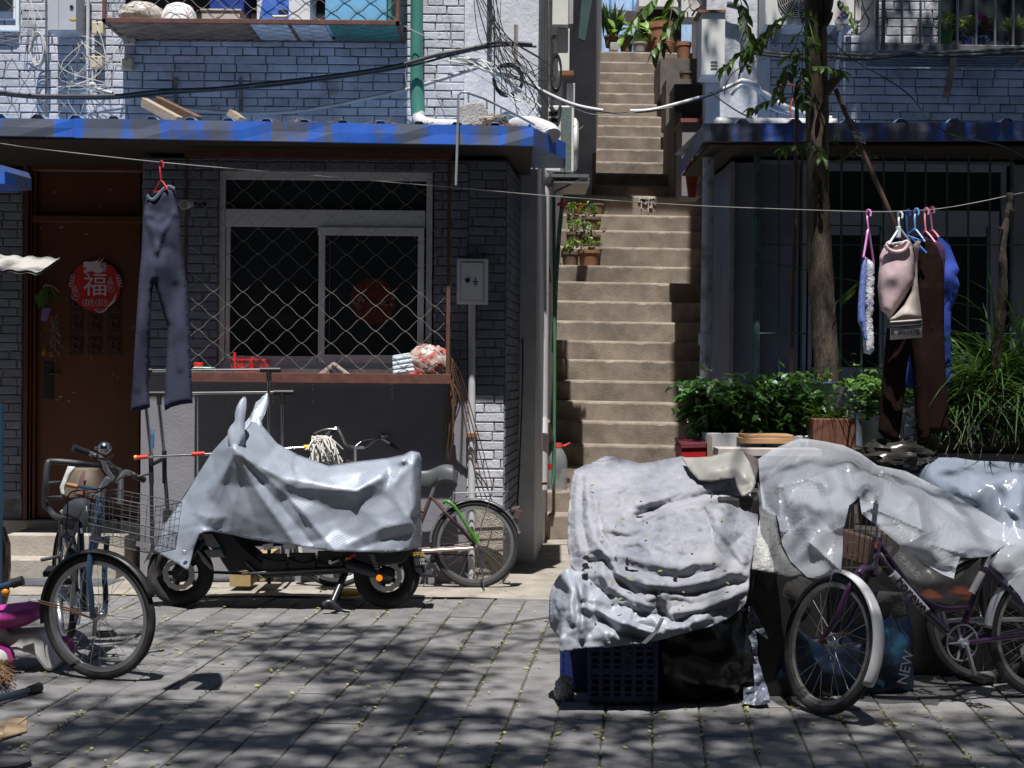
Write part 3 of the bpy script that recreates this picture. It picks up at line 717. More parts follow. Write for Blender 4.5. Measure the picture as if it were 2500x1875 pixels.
for i,(x0_,y0,x1_,y1,lab) in enumerate(((224,54,252,82,'beige junction box beside the white conduit below the cage corner'),(300,80,328,107,'beige junction box just under the storage cage'),(220,137,250,165,'beige junction box behind the lower end of the white conduit'),(294,142,322,169,'chipped beige junction box lowest of the right pair'))):
    j = thing('junction_box', lab, 'junction box', P((x0_+x1_)/2,(y0+y1)/2,Yu), 'beige junction boxes')
    MB().pbox(x0_,y0,x1_,y1,Yu-.05,Yu+.02).build('case', M_beige, j, bevel=.005)
    mb = MB()
    for y in (y0+4,y1-4): mb.lathe([(.007,0),(.007,.003)], P((x0_+x1_)/2,y,Yu-.05), Matrix.Rotation(R(90),3,'X'), n=8)
    mb.build('screw', M_black, j)
for x,y1,r,lab in ((215,158,.015,'white plastic conduit running down between the junction boxes'),(113,300,.009,'thin grey conduit left of the utility cabinet')):
    tag(MB().tube([P(x,-30,Yu-.03),P(x-1,y1,Yu-.03)],r,10).build('conduit', M_pipe if r > .01 else M_steel, smooth=True), lab, 'conduit')
def coil(c, rx, rz, n, r, ry=.03, seed=1, tilt=0):
    rr = random.Random(seed); mb = MB(); pts = []
    for k in range(n*18):
        q = 2*math.pi*k/18; s = 1+.10*math.sin(k*.37)+rr.gauss(0,.012)
        pts.append(Vector(c)+Vector((rx*s*math.cos(q)+tilt*rz*math.sin(q), ry*math.sin(k*.11+seed), rz*s*math.sin(q))))
    return mb.tube(pts, r, 5)
tag(coil(P(92,120,12.15),.055,.125,9,.0045,seed=2).build('cable_coil', M_cabwhite), 'narrow coil of white cable hung on the upper brick wall', 'cable coil')
tag(coil(P(1240,195,12.1),.115,.125,11,.0048,seed=3).build('cable_coil', M_cabblack), 'round coil of black cable hung at the white plaster corner', 'cable coil')
tag(coil(P(1357,178,13.4),.045,.16,8,.007,seed=5).build('cable_coil', M_cabblack), 'long drooping coil of black cable inside the passage', 'cable coil')
# tangle of white wires
mb = MB(); rr = random.Random(21)
anchor = [(231,215),(222,206),(236,226)]
for k in range(17):
    a = (rr.uniform(118,200),76) if k % 2 else (rr.choice((236,310,308,235,250)),rr.choice((82,165,107,168,60)))
    e = rr.choice(anchor) if k % 3 else (rr.uniform(105,250),300)
    m1 = (rr.uniform(128,282),rr.uniform(110,190)); m2 = (rr.uniform(135,270),rr.uniform(160,250)); Y0 = 12.2-rr.random()*.12
    mb.tube(spline([P(*a,Y0),P(*m1,Y0-.05),P(*m2,Y0-.04),P(*e,Y0)],7),rr.choice((.002,.0026,.0034,.0048)),5)
for k in range(8):
    a = (rr.uniform(55,95),rr.uniform(-10,30)); mb.tube(spline([P(*a,12.2),P(a[0]+rr.uniform(-20,20),60,12.15),P(rr.uniform(55,95),82,12.2)],5),.003,5)
tag(mb.build('cable_tangle', M_cabwhite), 'tangle of thin white wires below the utility cabinet', 'wires')
mb = MB(); mb.tube(spline([P(231,214,12.1),P(250,221,12.08),P(275,228,12.05)],3),.016,8); mb.ball(P(226,210,12.12),.035,8,6); tag(mb.build('pipe_stub', M_pipe), 'short white pipe end where the wires meet', 'pipe')
tag(cable(PS(((-20,222),(70,233),(150,235),(280,234),(340,228),(420,221),(520,217),(620,207),(774,190),(894,174),(980,158),(1059,136),(1106,127),(1170,114),(1217,103),(1300,108)),12.0),.0165,9,5).build('thick_cable', M_cabblack, smooth=True), 'thick black cable sagging along the whole upper left wall', 'cable')
tag(cable(PS(((-20,228),(70,238),(150,240),(280,240),(420,228),(620,214),(774,197),(980,166),(1106,134),(1217,112),(1310,114)),12.02),.010,7,5).build('thick_cable', M_cabblack, smooth=True), 'thinner black cable running just under the thick one', 'cable')
tag(cable(PS(((345,246),(459,266),(600,277),(720,272),(821,256),(916,236),(995,218),(1033,207),(1172,163)),12.14),.017,9,5).build('grey_conduit', mat('dusty_conduit',(.36,.36,.36),rough=.6,var=.2), smooth=True), 'dusty flexible conduit sagging below the storage cage', 'conduit')
mb = MB()
for x,y0,y1 in ((428,188,262),(587,188,272)):
    mb.pbox(x-4,y0,x+4,y1,Yu-.01,Yu+.02); o = mb
tag(mb.build('slotted_strips', mat('rusty_strip',(.17,.14,.12),rough=.7,var=.4,scale=20)), 'two slotted metal strips screwed to the brick wall below the cage', 'strips')
for a,b,lab,mt in (((352,250,11.3),(438,297,10.7),'pale split board lying across the roof',(.33,.25,.18)),((386,247,11.3),(486,296,10.75),'dark brown board lying across the roof',(.12,.065,.04))):
    mb = MB(); mb.bar(P(*a),P(*b),.05,.07); tag(mb.build('wooden_board', mat('wood%d'%a[0],mt,rough=.8,var=.3,stretch=(2,2,12)), bevel=.003), lab, 'board')
mb = MB(); mb.bar(P(564,276,10.75),P(590,295,10.72),.09,.05); tag(mb.build('wood_block', mat('wood352',(.3,.22,.16))), 'small wooden block standing on the roof edge', 'wood block')
# wires, thin
mb = MB()
for pts, r, Y in ((((745,30),(760,60),(765,140),(778,200),(800,245),(826,292)),.0026,12.0),(((905,-5),(960,45),(1020,80),(1110,112),(1180,130),(1300,160)),.0035,12.0),(((1060,0),(1085,60),(1105,120),(1140,165),(1205,205)),.003,12.0),(((1000,145),(990,175),(993,205),(1000,240),(970,270),(938,296)),.0035,12.0),(((1020,145),(1045,155),(1065,158),(1072,148)),.003,12.0)):
    mb.tube(spline(PS(pts,Y),6),r,5)
tag(mb.build('loose_wires', mat('grey_wire',(.3,.3,.3),rough=.5)), 'thin grey wires dangling in front of the green downpipe', 'wires')
mb = MB(); rr = random.Random(31)
for k in range(17):
    x0_ = 1165+rr.uniform(-10,60); x1_ = 1240+rr.uniform(-20,95); y1 = rr.uniform(180,305); Y0 = 11.9-rr.random()*.35
    mb.tube(spline([P(x0_,-20,Y0),P((x0_+x1_)/2-12+rr.uniform(-16,16),y1*.45+rr.uniform(-10,15),Y0),P(x1_+rr.uniform(-12,12),y1*.8,Y0),P(x1_+rr.uniform(-30,20),y1,Y0)],6),rr.choice((.0025,.0035,.0035,.005)),5)
for k in range(7): mb.tube(spline([P(1230+rr.uniform(-40,20),rr.uniform(90,215),11.95),P(1265,rr.uniform(140,200),11.9),P(1320+rr.uniform(-10,40),rr.uniform(160,300),12.2)],6),.0035,5)
mb.tube([P(1195,-20,12.2),P(1194,85,12.2),P(1193,100,12.2)],.02,8); mb.tube([P(1207,25,12.25),P(1207,270,12.25)],.006,6)
tag(mb.build('wire_bundle', M_cabblack), 'mess of black wires crossing the white plaster corner', 'wires')
mb = MB()
for k in range(9):
    mb.tube(spline([P(1120+rr.uniform(-50,40),138+rr.uniform(0,12),12.1),P(1190+rr.uniform(-10,20),150+rr.uniform(-8,30),12.0),P(1240+rr.uniform(-20,30),200+rr.uniform(-20,30),11.95),P(1290+rr.uniform(-30,40),265+rr.uniform(-20,35),11.9)],6),rr.choice((.004,.007,.010)),6)
tag(mb.build('white_wires', M_cabwhite), 'white wires fanning out behind the black coil', 'wires')
mb = MB(); mb.pbox(1254,60,1262,168,11.95,11.99); mb.pbox(1262,60,1265,168,11.95,12.02); tag(mb.build('bracket', mat('rusty_strip',(.17,.14,.12))), 'upright steel angle bracket holding the wires at the corner', 'bracket')

# green downpipe
dp = thing('downpipe', 'green downpipe with white elbow landing on the blue roof', 'downpipe', P(1018,300,12.1))
M_green = mat('green_pvc',(.055,.2,.16),rough=.4,var=.12,scale=3)
mb = MB(); mb.tube([P(1018,-40,12.12),P(1017,205,12.12)],.052,20); mb.tube([P(1018,198,12.12),P(1019,240,12.12),P(1021,280,12.1)],[.060,.060,.058],20); mb.build('pipe', M_green, dp, smooth=True)
mb = MB(); mb.tube(spline([P(1022,276,12.1),P(1023,292,12.08),P(1035,302,12.02)],4)+[P(1060,307,11.9),P(1125,309,11.7)],.055,16); mb.build('elbow', M_pipe, dp, smooth=True)
tag(MB().tube(spline([P(1235,330,11.7),P(1262,309,11.35),P(1300,308,11.0),P(1338,322,10.75),P(1346,332,10.7)],5),.072,18).build('drain_pipe', M_pipe, smooth=True), 'fat white plastic pipe lying on the corner of the left roof', 'pipe')
tag(MB().tube(spline([P(1745,302,10.9),P(1790,303,10.95),P(1860,304,11.0),P(2040,305,11.2)],5),[.03]+[.05]*15,16).build('drain_pipe', M_pipe, smooth=True), 'white plastic pipe lying along the right roof', 'pipe')
c = P(1157,282,10.95); mb = MB(); mb.prism(PS(((1121,260),(1145,252),(1178,248),(1190,270),(1189,312),(1121,312)),10.85),(0,.25,0))
tag(mb.build('concrete_block', mat('raw_concrete',(.33,.31,.29),rough=.95,var=.3,scale=9,bump=1,bscale=60), bevel=.008), 'rough grey concrete block standing on the left roof', 'concrete block')
mb = MB(); rr = random.Random(3)
for k in range(60):
    c = P(rr.uniform(1185,1240),rr.uniform(282,314),10.75+rr.random()*.25); mb.ball(c,[rr.uniform(.008,.04)*s for s in (1,.8,.7)],6,4)
tag(mb.build('rubble', mat('rubble',(.28,.24,.2),rough=1,island=.4)), 'heap of rubble beside the concrete block on the roof', 'rubble')
# dead leaves and twigs caught on the roof edges
mb = MB(); rr = random.Random(17); prevx = 0
for k in range(900):
    right = k > 640; Y = 10.40+abs(rr.gauss(0,.12)); 
    px = rr.choice((rr.gauss(690,35),rr.gauss(800,60),rr.gauss(950,80),rr.gauss(1130,90),rr.uniform(500,1280))) if not right else rr.choice((rr.gauss(2320,60),rr.gauss(2400,50),rr.gauss(2040,30),rr.uniform(1750,2500)))
    c = P(px,(309 if not right else 304),10.4); c.y = Y; c.z += rr.uniform(-.012,.028)*rr.random()
    d = Vector((rr.gauss(0,1),rr.gauss(0,.5),rr.gauss(0,.4))).normalized()*rr.uniform(.012,.05); s = d.orthogonal().normalized()*rr.uniform(.002,.007)
    mb.add([c-d,c+s,c+d,c-s],[(0,1,2,3)])
for k in range(60):
    px = rr.uniform(620,1250); c = P(px,306,10.42); mb.tube(spline([c,c+Vector((rr.gauss(0,.08),.05,rr.uniform(0,.06))),c+Vector((rr.gauss(0,.16),.1,rr.uniform(-.02,.02)))],4),.0025,4)
o = mb.build('dead_leaves', mat('dead_leaf',(.17,.1,.05),rough=.9,island=.5)); tag(o,'dead leaves and twigs caught on the roof edges','dead leaves',kind='stuff')

# ================================================================== storage cage with its contents
Ya = 11.62
sg = thing('storage_cage', 'rust red window cage full of stored things on the upper left wall', 'cage', P(600,60,Ya))
x0_, x1_ = P(249,44,Ya).x, P(975,44,Ya).x; zb = P(600,48,Ya).z
mb = MB()
for Y in (Ya, WL-.06): mb.box((x0_,Y,zb-.03),(x1_,Y+.035,zb+.006))
for x in (x0_, x1_-.03): mb.box((x,Ya,zb-.03),(x+.03,WL,zb+.0)); mb.box((x,Ya+.001,zb+.006),(x+.03,Ya+.03,zb+1.4))
for t in (.48,.62): mb.box((x0_+(x1_-x0_)*t,Ya+.035,zb-.028),(x0_+(x1_-x0_)*t+.03,WL-.06,zb-.004))
mb.box((x0_,Ya,zb+1.4),(x1_,WL,zb+1.43)); mb.build('frame', M_rustpaint, sg, bevel=.002)
mb = MB(); hx, hz = .103,.078
diamond(mb, x0_+.03, x1_-.03, zb, zb+.75, lambda x,z,d: (x,Ya+.012+d,z), hx, hz, P(395,0,Ya).x, P(395,43,Ya).z+0, r=.0024)
diamond(mb, x0_+.02, x1_-.02, Ya, WL-.03, lambda x,z,d: (x,z,zb-.034+d), hx, hz, x0_, Ya, r=.0022)
diamond(mb, Ya, WL-.03, zb, zb+.75, lambda x,z,d: (x1_-.012+d,x,z), hx, hz, Ya, zb, r=.0024); diamond(mb, Ya, WL-.03, zb, zb+.75, lambda x,z,d: (x0_+.012+d,x,z), hx, hz, Ya, zb, r=.0024)
mb.build('wire_mesh', M_wire, sg)
mb = MB(); xw = lambda px: P(px,44,Ya).x
mb.box((x0_+.031,Ya+.04,zb-.022),(xw(600),WL-.07,zb-.014)); mb.build('floor_board', mat('stained_board',(.2,.12,.075),var=.4,scale=5), sg)
mb = MB(); mb.box((xw(600)+.01,Ya+.04,zb-.024),(xw(790),WL-.07,zb-.016)); mb.build('pale_floor_board', mat('pale_board',(.5,.5,.52),var=.1), sg)
mb = MB(); mb.box((xw(800),Ya+.04,zb-.026),(x1_-.03,WL-.07,zb-.018)); mb.build('green_floor_board', mat('teal_board',(.03,.17,.14),var=.2), sg)
zf = zb-.012
hl = thing('helmet', 'white hard hat with red marks on the cage floor', 'helmet', P(437,40,11.85))
c = P(437,40,11.85); mb = MB(); mb.lathe([(.15,0),(.147,.04),(.135,.1),(.1,.155),(.05,.178),(.001,.182)],(c.x,11.85,zf+.012),n=28); mb.build('shell', M_whiteplastic, hl, smooth=True)
mb = MB(); mb.lathe([(.165,-.002),(.166,.006),(.148,.012)],(c.x,11.84,zf+.004),n=28); mb.tube([Vector((c.x+.0,11.85+.14*math.cos(q),zf+.016+.178*math.sin(q))) for q in [math.pi*k/14 for k in range(15)]],.006,6); mb.build('brim', M_whiteplastic, hl, smooth=True)
mb = MB(); rr = random.Random(1)
for k in range(6): a = P(455+rr.uniform(0,26),20+rr.uniform(0,18),11.72); mb.tube([a,a+Vector((rr.gauss(0,.02),.0,rr.gauss(0,.02)))],.003,4)
mb.build('red_marks', M_red, hl)
o = crumple((P(342,20,11.85).x,11.9,zf+.1),(.165,.15,.1),6,.12).build('plastic_bag', mat('clear_bag',(.5,.47,.43),rough=.25,var=.25,scale=12), smooth=True); tag(o,'stuffed clear plastic bag left of the hard hat','plastic bag')
mb = MB(); a,b = xw(484),xw(578); mb.box((a,11.75,zf),(b,12.1,zf+.012)); mb.box((a,11.75,zf),(b,11.757,zf+.11)); mb.box((a-.012,11.74,zf+.11),(b+.012,12.12,zf+.125)); mb.box((a,11.757,zf),(a+.006,12.1,zf+.11)); mb.box((b-.006,11.757,zf),(b,12.1,zf+.11))
tag(mb.build('storage_box', mat('milky_plastic',(.45,.42,.4),rough=.35), bevel=.004),'milky plastic box beside the hard hat','storage box')
mb = MB(); mb.box((xw(500),11.8,zf+.127),(xw(585),12.1,zf+.3)); tag(mb.build('blue_bag', mat('navy_plastic',(.02,.05,.25),rough=.4), bevel=.01),'dark blue package on top of the milky plastic box','package')
cbx = thing('carton', 'white and blue printed carton with a hand hole in the cage', 'carton', P(690,40,11.75))
MB().box((xw(621),11.73,zf),(xw(752),12.1,zf+.42)).build('box', mat('white_card',(.6,.62,.66),var=.06), cbx, bevel=.003)
mb = MB(); Y=11.728
mb.prism([(xw(626),Y,zf+.03),(xw(700),Y,zf+.03),(xw(700),Y,zf+.4),(xw(645),Y,zf+.4)],(0,.003,0)); mb.build('blue_print', mat('blue_print',(.04,.14,.55)), cbx)
mb = MB(); mb.lathe([(.001,.0),(.04,.0),(.04,.004),(.001,.004)], (xw(686),Y-.001,zf+.105), Matrix.Rotation(R(90),3,'X')@Matrix.Diagonal((1,.36,1)), n=18, cap=False); mb.build('hand_hole', M_black, cbx)
mb = MB(); mb.tube([P(664,41,11.68),P(703,41,11.68)],.012,8); tag(mb.build('paper_roll', mat('cream_paper',(.55,.48,.4))),'small cream roll before the printed carton','roll')
tag(MB().box((xw(790),11.7,zf),(xw(942),12.1,zf+.5)).build('blue_crate', mat('sky_blue_plastic',(.16,.42,.68),rough=.5,var=.06), bevel=.01),'tall sky blue plastic crate at the right of the cage','crate')
tag(MB().box((xw(944),11.7,zf),(xw(953),12.1,zf+.5)).build('green_board', MATS['teal_board']),'dark green board standing beside the sky blue crate','board')
tag(MB().box((x0_+.05,12.12,zf),(xw(950),12.2,zf+1.3)).build('window_shutter', M_dark),'dark closed window behind the storage cage','window')
# second cage at the far left edge of the picture
s2 = thing('storage_cage', 'grey window cage at the far left of the upper wall', 'cage', P(20,60,11.7))
mb = MB(); mb.pbox(-120,62,47,73,11.7,11.74); mb.pbox(38,-120,47,62,11.7,11.74); mb.pbox(-60,-60,38,45,12.2,12.26); mb.build('frame', M_frame, s2)
mb = MB(); mb.pbox(-60,-60,30,25,12.17,12.2); mb.build('pane', M_pane, s2)
mb = MB(); diamond(mb, P(-60,60,11.7).x, P(38,60,11.7).x, P(0,65,11.7).z, P(0,-60,11.7).z, lambda x,z,d: (x,11.72+d,z), hx, hz, P(0,40,11.7).x, P(0,40,11.7).z)
zc = P(0,70,11.7).z; diamond(mb, P(-60,60,11.7).x, P(46,60,11.7).x, 11.7, 12.25, lambda x,z,d: (x,z,zc-.01+d), hx, hz, P(0,40,11.7).x, 11.7); mb.build('wire_mesh', M_wire, s2)

# ================================================================== upper right wall
ac = thing('air_conditioner', 'white outdoor air conditioner with fan grille and striped sticker behind the tree', 'air conditioner', P(1980,60,11.95))
mb = MB(); mb.pbox(1868,-150,2088,62,11.88,12.2); mb.pbox(2088,-20,2104,52,11.92,12.18); mb.build('case', M_acwhite, ac, bevel=.008)
mb = MB(); cx, cz, Y = P(1950,-8,11.87).x, P(1950,-8,11.87).z, 11.86
for rr_ in [.03+.017*k for k in range(9)]: mb.tube([(cx+rr_*math.cos(2*math.pi*k/36),Y,cz+rr_*math.sin(2*math.pi*k/36)) for k in range(36)],.003,4,closed=True)
for k in range(12): q = 2*math.pi*k/12; mb.tube([(cx+.03*math.cos(q),Y-.002,cz+.03*math.sin(q)),(cx+.168*math.cos(q),Y-.002,cz+.168*math.sin(q))],.003,4)
mb.build('grille', M_acwhite, ac)
MB().lathe([(.001,0),(.172,0),(.172,.004),(.001,.004)],(cx,11.878,cz),Matrix.Rotation(R(90),3,'X'),n=36,cap=False).build('fan_opening', M_black, ac)
mb = MB(); mb.prism(PS(((2042,44),(2053,44),(2072,23),(2070,13)),11.874),(0,.004,0)); mb.build('red_stripe', mat('red_sticker',(.55,.03,.03)), ac)
mb = MB(); mb.prism(PS(((2046,44),(2066,44),(2072,36),(2072,18)),11.872),(0,.004,0)); mb.build('blue_stripe', mat('blue_sticker',(.04,.06,.4)), ac)
u = (P(2070,18,11.87)-P(2048,42,11.87)); M = facing(P(2061,33,11.868), u, (0,0,1)); M = facing(P(2061,33,11.868), u, Vector((-u.z,0,u.x))); text_mb('科龙', .05, M).build('logo', M_whiteplastic, ac)
mb = MB(); mb.prism(PS(((2038,47),(2074,47),(2072,55),(2067,58),(2043,58),(2039,55)),11.874),(0,.006,0)); mb.build('badge', mat('pale_badge',(.3,.33,.38)), ac)
for x in (1902,2050):
    mb = MB(); mb.pbox(x-6,62,x+7,74,11.85,12.25); mb.bar(P(x+4,66,11.87),P(x-9,190 if x > 2000 else 112,12.24),.03,.012); mb.build('bracket', M_steel, ac)
ubx = thing('utility_box', 'white louvred metal box with rust at its corner beside the passage', 'utility box', P(1740,180,12.0))
mb = MB(); mb.pbox(1712,30,1771,184,11.95,12.24); mb.build('case', mat('rusty_white',(.62,.62,.6),rough=.4,var=.05,dirt=(.25,.1,.04),dscale=3,dlim=(.68,.74)), ubx, bevel=.006)
mb = MB(); mb.pbox(1705,24,1772,30,11.93,12.24); mb.build('hood', mat('rust',(.2,.09,.04)), ubx)
mb = MB()
for y in (151,159,167): mb.prism(PS(((1735,y),(1737,y-2),(1750,y-2),(1752,y),(1752,y+1),(1735,y+1)),11.945),(0,.006,0))
mb.build('louvre', mat('shadow_slot',(.12,.11,.1)), ubx)
cu = thing('electric_cabinet', 'pale cabinet with black cables above the louvred box', 'cabinet', P(1687,40,12.2))
MB().pbox(1663,-40,1710,43,12.35,12.6).build('case', M_acwhite, cu, bevel=.006)
mb = MB(); mb.tube(spline([P(1700,-5,12.2),P(1712,14,12.1),P(1698,25,12.2),P(1690,38,12.3)],5),.008,6); mb.tube(spline([P(1680,-10,12.3),P(1690,25,12.2),P(1720,20,12.1)],5),.006,6); mb.build('cable', M_cabblack, cu)
tag(cable(PS(((1775,10),(1806,18),(1817,35),(1817,80),(1814,98)),12.2),.026,10).build('conduit', mat('grey_conduit',(.14,.14,.16),rough=.5), smooth=True),'dark grey bent conduit on the right plaster wall','conduit')
for i,(dy,dz,r) in enumerate(((0,0,.012),(6,.03,.009),(-5,.05,.008),(11,.01,.007))):
    tag(cable([p+Vector((0,dz,0)) for p in PS(((1815,116+dy),(1863,127+dy*.7),(1950,132+dy),(2021,130+dy),(2116,135+dy),(2211,132+dy*.4),(2338,127+dy),(2520,118+dy)),11.6)],r,7).build('wall_cable', M_cabblack, smooth=True),('thick black cable in front of the right window shelf','lower black cable in front of the right window shelf','uppermost black cable in front of the right window shelf','lowest thin black cable in front of the right window shelf')[i],'cable','black cables along the right wall')
# the white sleeved cable across the passage
mb = MB(); seq = [(1172,163),(1225,180),(1279,196),(1320,220),(1377,247),(1421,261),(1472,270)]; seq2 = [(1538,271),(1586,269),(1643,256),(1722,234),(1770,215),(1811,196)]
wc = thing('passage_cable', 'white sleeved cable slung across the stair passage', 'cable', P(1500,270,12.1))
mb.tube(spline(PS(seq,12.1),5),.0155,9); mb.tube(spline(PS(seq2,12.1),5),.0155,9); mb.build('sleeve', M_pipe, wc, smooth=True)
mb = MB(); mb.tube(spline([p+Vector((0,-.01,-.012)) for p in PS(seq+[(1505,273)]+seq2,12.1)],5),.007,6); mb.tube(spline(PS(((1377,252),(1440,278),(1510,279),(1560,272),(1643,262)),12.08),5),.004,5); mb.build('wire', M_cabblack, wc)
tag(cable(PS(((1808,197),(1830,202),(1852,216),(1878,236),(1904,254),(1965,279),(2030,290)),12.1),.024,9).build('insulated_pipe', M_pipe, smooth=True),'bandaged white pipe descending behind the tree','pipe')
tag(cable(PS(((1785,232),(1800,214),(1825,205),(1850,222),(1880,262),(1960,285)),12.15),.016,9).build('insulated_pipe', M_pipe, smooth=True),'thinner white pipe looping under the bandaged one','pipe')
mb = MB()
for pts,r,Y in ((((1735,225),(1775,255),(1820,282),(1870,298)),.006,11.8),(((1768,232),(1775,200),(1800,170),(1860,145),(1930,128)),.004,11.9),(((2134,0),(2100,50),(2060,110),(2027,158)),.004,11.3),(((2027,90),(2060,128),(2110,162),(2160,190),(2220,232),(2270,290),(2330,332),(2440,355),(2510,390)),.0042,9.6),(((2104,0),(2112,30),(2122,50),(2115,70),(2095,82),(2078,78)),.006,11.9)):
    mb.tube(spline(PS(pts,Y),6),r,5)
tag(mb.build('hanging_wires', M_cabblack), 'thin black wires slanting across the right wall', 'wires')
tag(cable(PS(((1912,228),(1905,225),(1908,208),(1945,212),(1930,260),(1934,292)),11.5),.007,6).build('orange_hose', mat('orange_hose',(.4,.09,.03),rough=.4), smooth=True),'thin orange hose hanging left of the tree trunk','hose')
# window cage with flowers
wg = thing('window_cage', 'steel barred window cage with flower pots on the right wall', 'cage', P(2320,110,11.75))
Yg = 11.72
mb = MB(); mb.pbox(2136,-60,2147,120,Yg+.01,Yg+.05); mb.pbox(2153,-60,2163,111,Yg,Yg+.03); mb.pbox(2150,111,2540,122,Yg-.005,Yg+.03); mb.pbox(2136,-60,2140,120,Yg+.05,WL)
zs_ = P(2300,124,Yg).z; mb.box((P(2140,120,Yg).x,Yg+.03,zs_),(5,WL-.02,zs_+.012))
for k in range(5): mb.box((P(2150,120,Yg).x,Yg+.06+k*.1,zs_-.03),(5,Yg+.085+k*.1,zs_-.004))
mb.build('frame', M_steel, wg, bevel=.002)
mb = MB()
for x in (2203,2248,2294,2338,2384,2430,2474,2520): mb.tube([P(x,-60,Yg+.015),P(x-1,112,Yg+.015)],.0105,8)
mb.build('bars', M_steel, wg)
mb = MB(); mb.pbox(2286,75,2540,111,Yg+.035,Yg+.04); mb.build('acrylic_strip', glass('acrylic',(.8,.83,.88),rough=.12), wg)
mb = MB(); mb.pbox(2293,-120,2560,98,WL-.03,WL-.015); mb.build('pane', M_pane, wg)
mb = MB(); mb.bar(P(2330,135,11.8),P(2310,235,12.25),.05,.03); mb.bar(P(2497,140,11.8),P(2480,160,12.2),.04,.03); mb.build('brace', mat('old_timber',(.2,.13,.08),rough=.8,var=.3), wg)
# ================================================================== the tree, its crown over the lane shaped to dapple the light
M_bark = mat('bark', (.08,.058,.044), rough=.95, var=.4, scale=14, bump=1.0, bscale=26, stretch=(3,3,.7), dirt=(.025,.018,.014), dscale=5, dlim=(.5,.62))
M_leaf = leafmat('tree_leaf', (.055,.11,.018))
YT = 9.3
tree = thing('tree', 'tall tree with rough brown trunk in front of the right shop window', 'tree', (P(2025,1100,YT).x, YT, 0))
rt = random.Random(12); mb = MB()
tp = spline([P(2040,1545,YT),P(2034,1290,YT),P(2030,1100,YT),P(2019,910,YT),P(2006,700,YT),P(1998,500,YT),P(1997,300,YT),P(1992,130,YT),P(1990,0,YT),P(1992,-160,YT)], 9)
n = 22; g = []
for i, c in enumerate(tp):
    t = i/len(tp); r = .088-.020*min(1,t*1.6); row = []
    for k in range(n):
        q = 2*math.pi*k/n
        f = 1+.07*math.sin(q*5+i*.12)+.05*math.sin(q*9-i*.21)+rt.gauss(0,.03)
        row.append(c+Vector((math.cos(q),math.sin(q),0))*r*f)
    g.append(row)
mb.grid(g, closed=True); mb.build('trunk', M_bark, tree, smooth=True)
mb = MB(); mb.tube([P(2012,225,YT-.02),P(2030,205,YT-.05),P(2048,183,YT-.08)],[.042,.032,.031],10)
a0 = P(1992,-160,YT)
for e in ((-1.2,2.6,10.6),(.6,1.6,10.8),(2.2,2.4,11.0),(3.6,4.4,10.8),(3.2,9.6,10.9),(1.4,6.0,11.6),(-2.8,1.8,11.2)):
    e = Vector(e); m = a0.lerp(e,.45)+Vector((0,0,.9)); mb.tube(spline([a0-Vector((0,0,.3)),a0.lerp(m,.4)+Vector((0,0,.15)),m,e],6),[.05-.0023*k for k in range(19)],8)
mb.tube(spline([P(2004,60,YT-.03),P(2022,20,YT-.05),P(2030,-40,YT-.1),P(2050,-150,YT-.2)],5),.026,8)
mb.tube(spline([P(2016,60,YT-.05),P(2026,45,YT-.08),P(2032,30,YT-.1)],3),[.02,.018,.016,.014,.012,.01,.008],6)
mb.build('branch', M_bark, tree, smooth=True)
def leaflet(mb, p, d, up, L, Wd, fold=.25):
    s = d.cross(up); s = s.normalized() if s.length > 1e-5 else d.orthogonal().normalized(); u = s.cross(d)
    m1 = p+d*L*.38; m2 = p+d*L*.72
    mb.add([p, m1+s*Wd*.5+u*Wd*fold, m2+s*Wd*.36+u*Wd*fold*.6-u*L*.04, p+d*L-u*L*.12, m2-s*Wd*.36+u*Wd*fold*.6-u*L*.04, m1-s*Wd*.5+u*Wd*fold, m1, m2-u*L*.03],
           [(0,1,6),(0,6,5),(6,1,2,7),(5,6,7,4),(7,2,3),(4,7,3)])
def pinnate(mb, st, p, d, L, n=6, lw=.035, ll=.09, rr=rt, droop=.5):
    d = Vector(d).normalized(); pts = [Vector(p)]; dd = d.copy()
    for k in range(n):
        dd = (dd+Vector((0,0,-droop/n))).normalized(); pts.append(pts[-1]+dd*L/n)
    if st is not None: st.tube(pts, [.0035]*(n)+[.0015], 4)
    s = d.cross(Vector((0,0,1))); s = s.normalized() if s.length > .01 else Vector((1,0,0))
    for k in range(1, n+1):
        t = (pts[k]-pts[k-1]).normalized()
        for sg in (1,-1):
            ld = (t*.45+s*sg*(.8+rr.gauss(0,.1))+Vector((rr.gauss(0,.12),rr.gauss(0,.12),-.55+rr.gauss(0,.2)))).normalized()
            leaflet(mb, pts[k], ld, Vector((rr.gauss(0,.3),rr.gauss(0,.3),1)), ll*rr.uniform(.75,1.15), lw*rr.uniform(.8,1.2))
    leaflet(mb, pts[-1], (pts[-1]-pts[-2]).normalized(), Vector((0,0,1)), ll, lw)
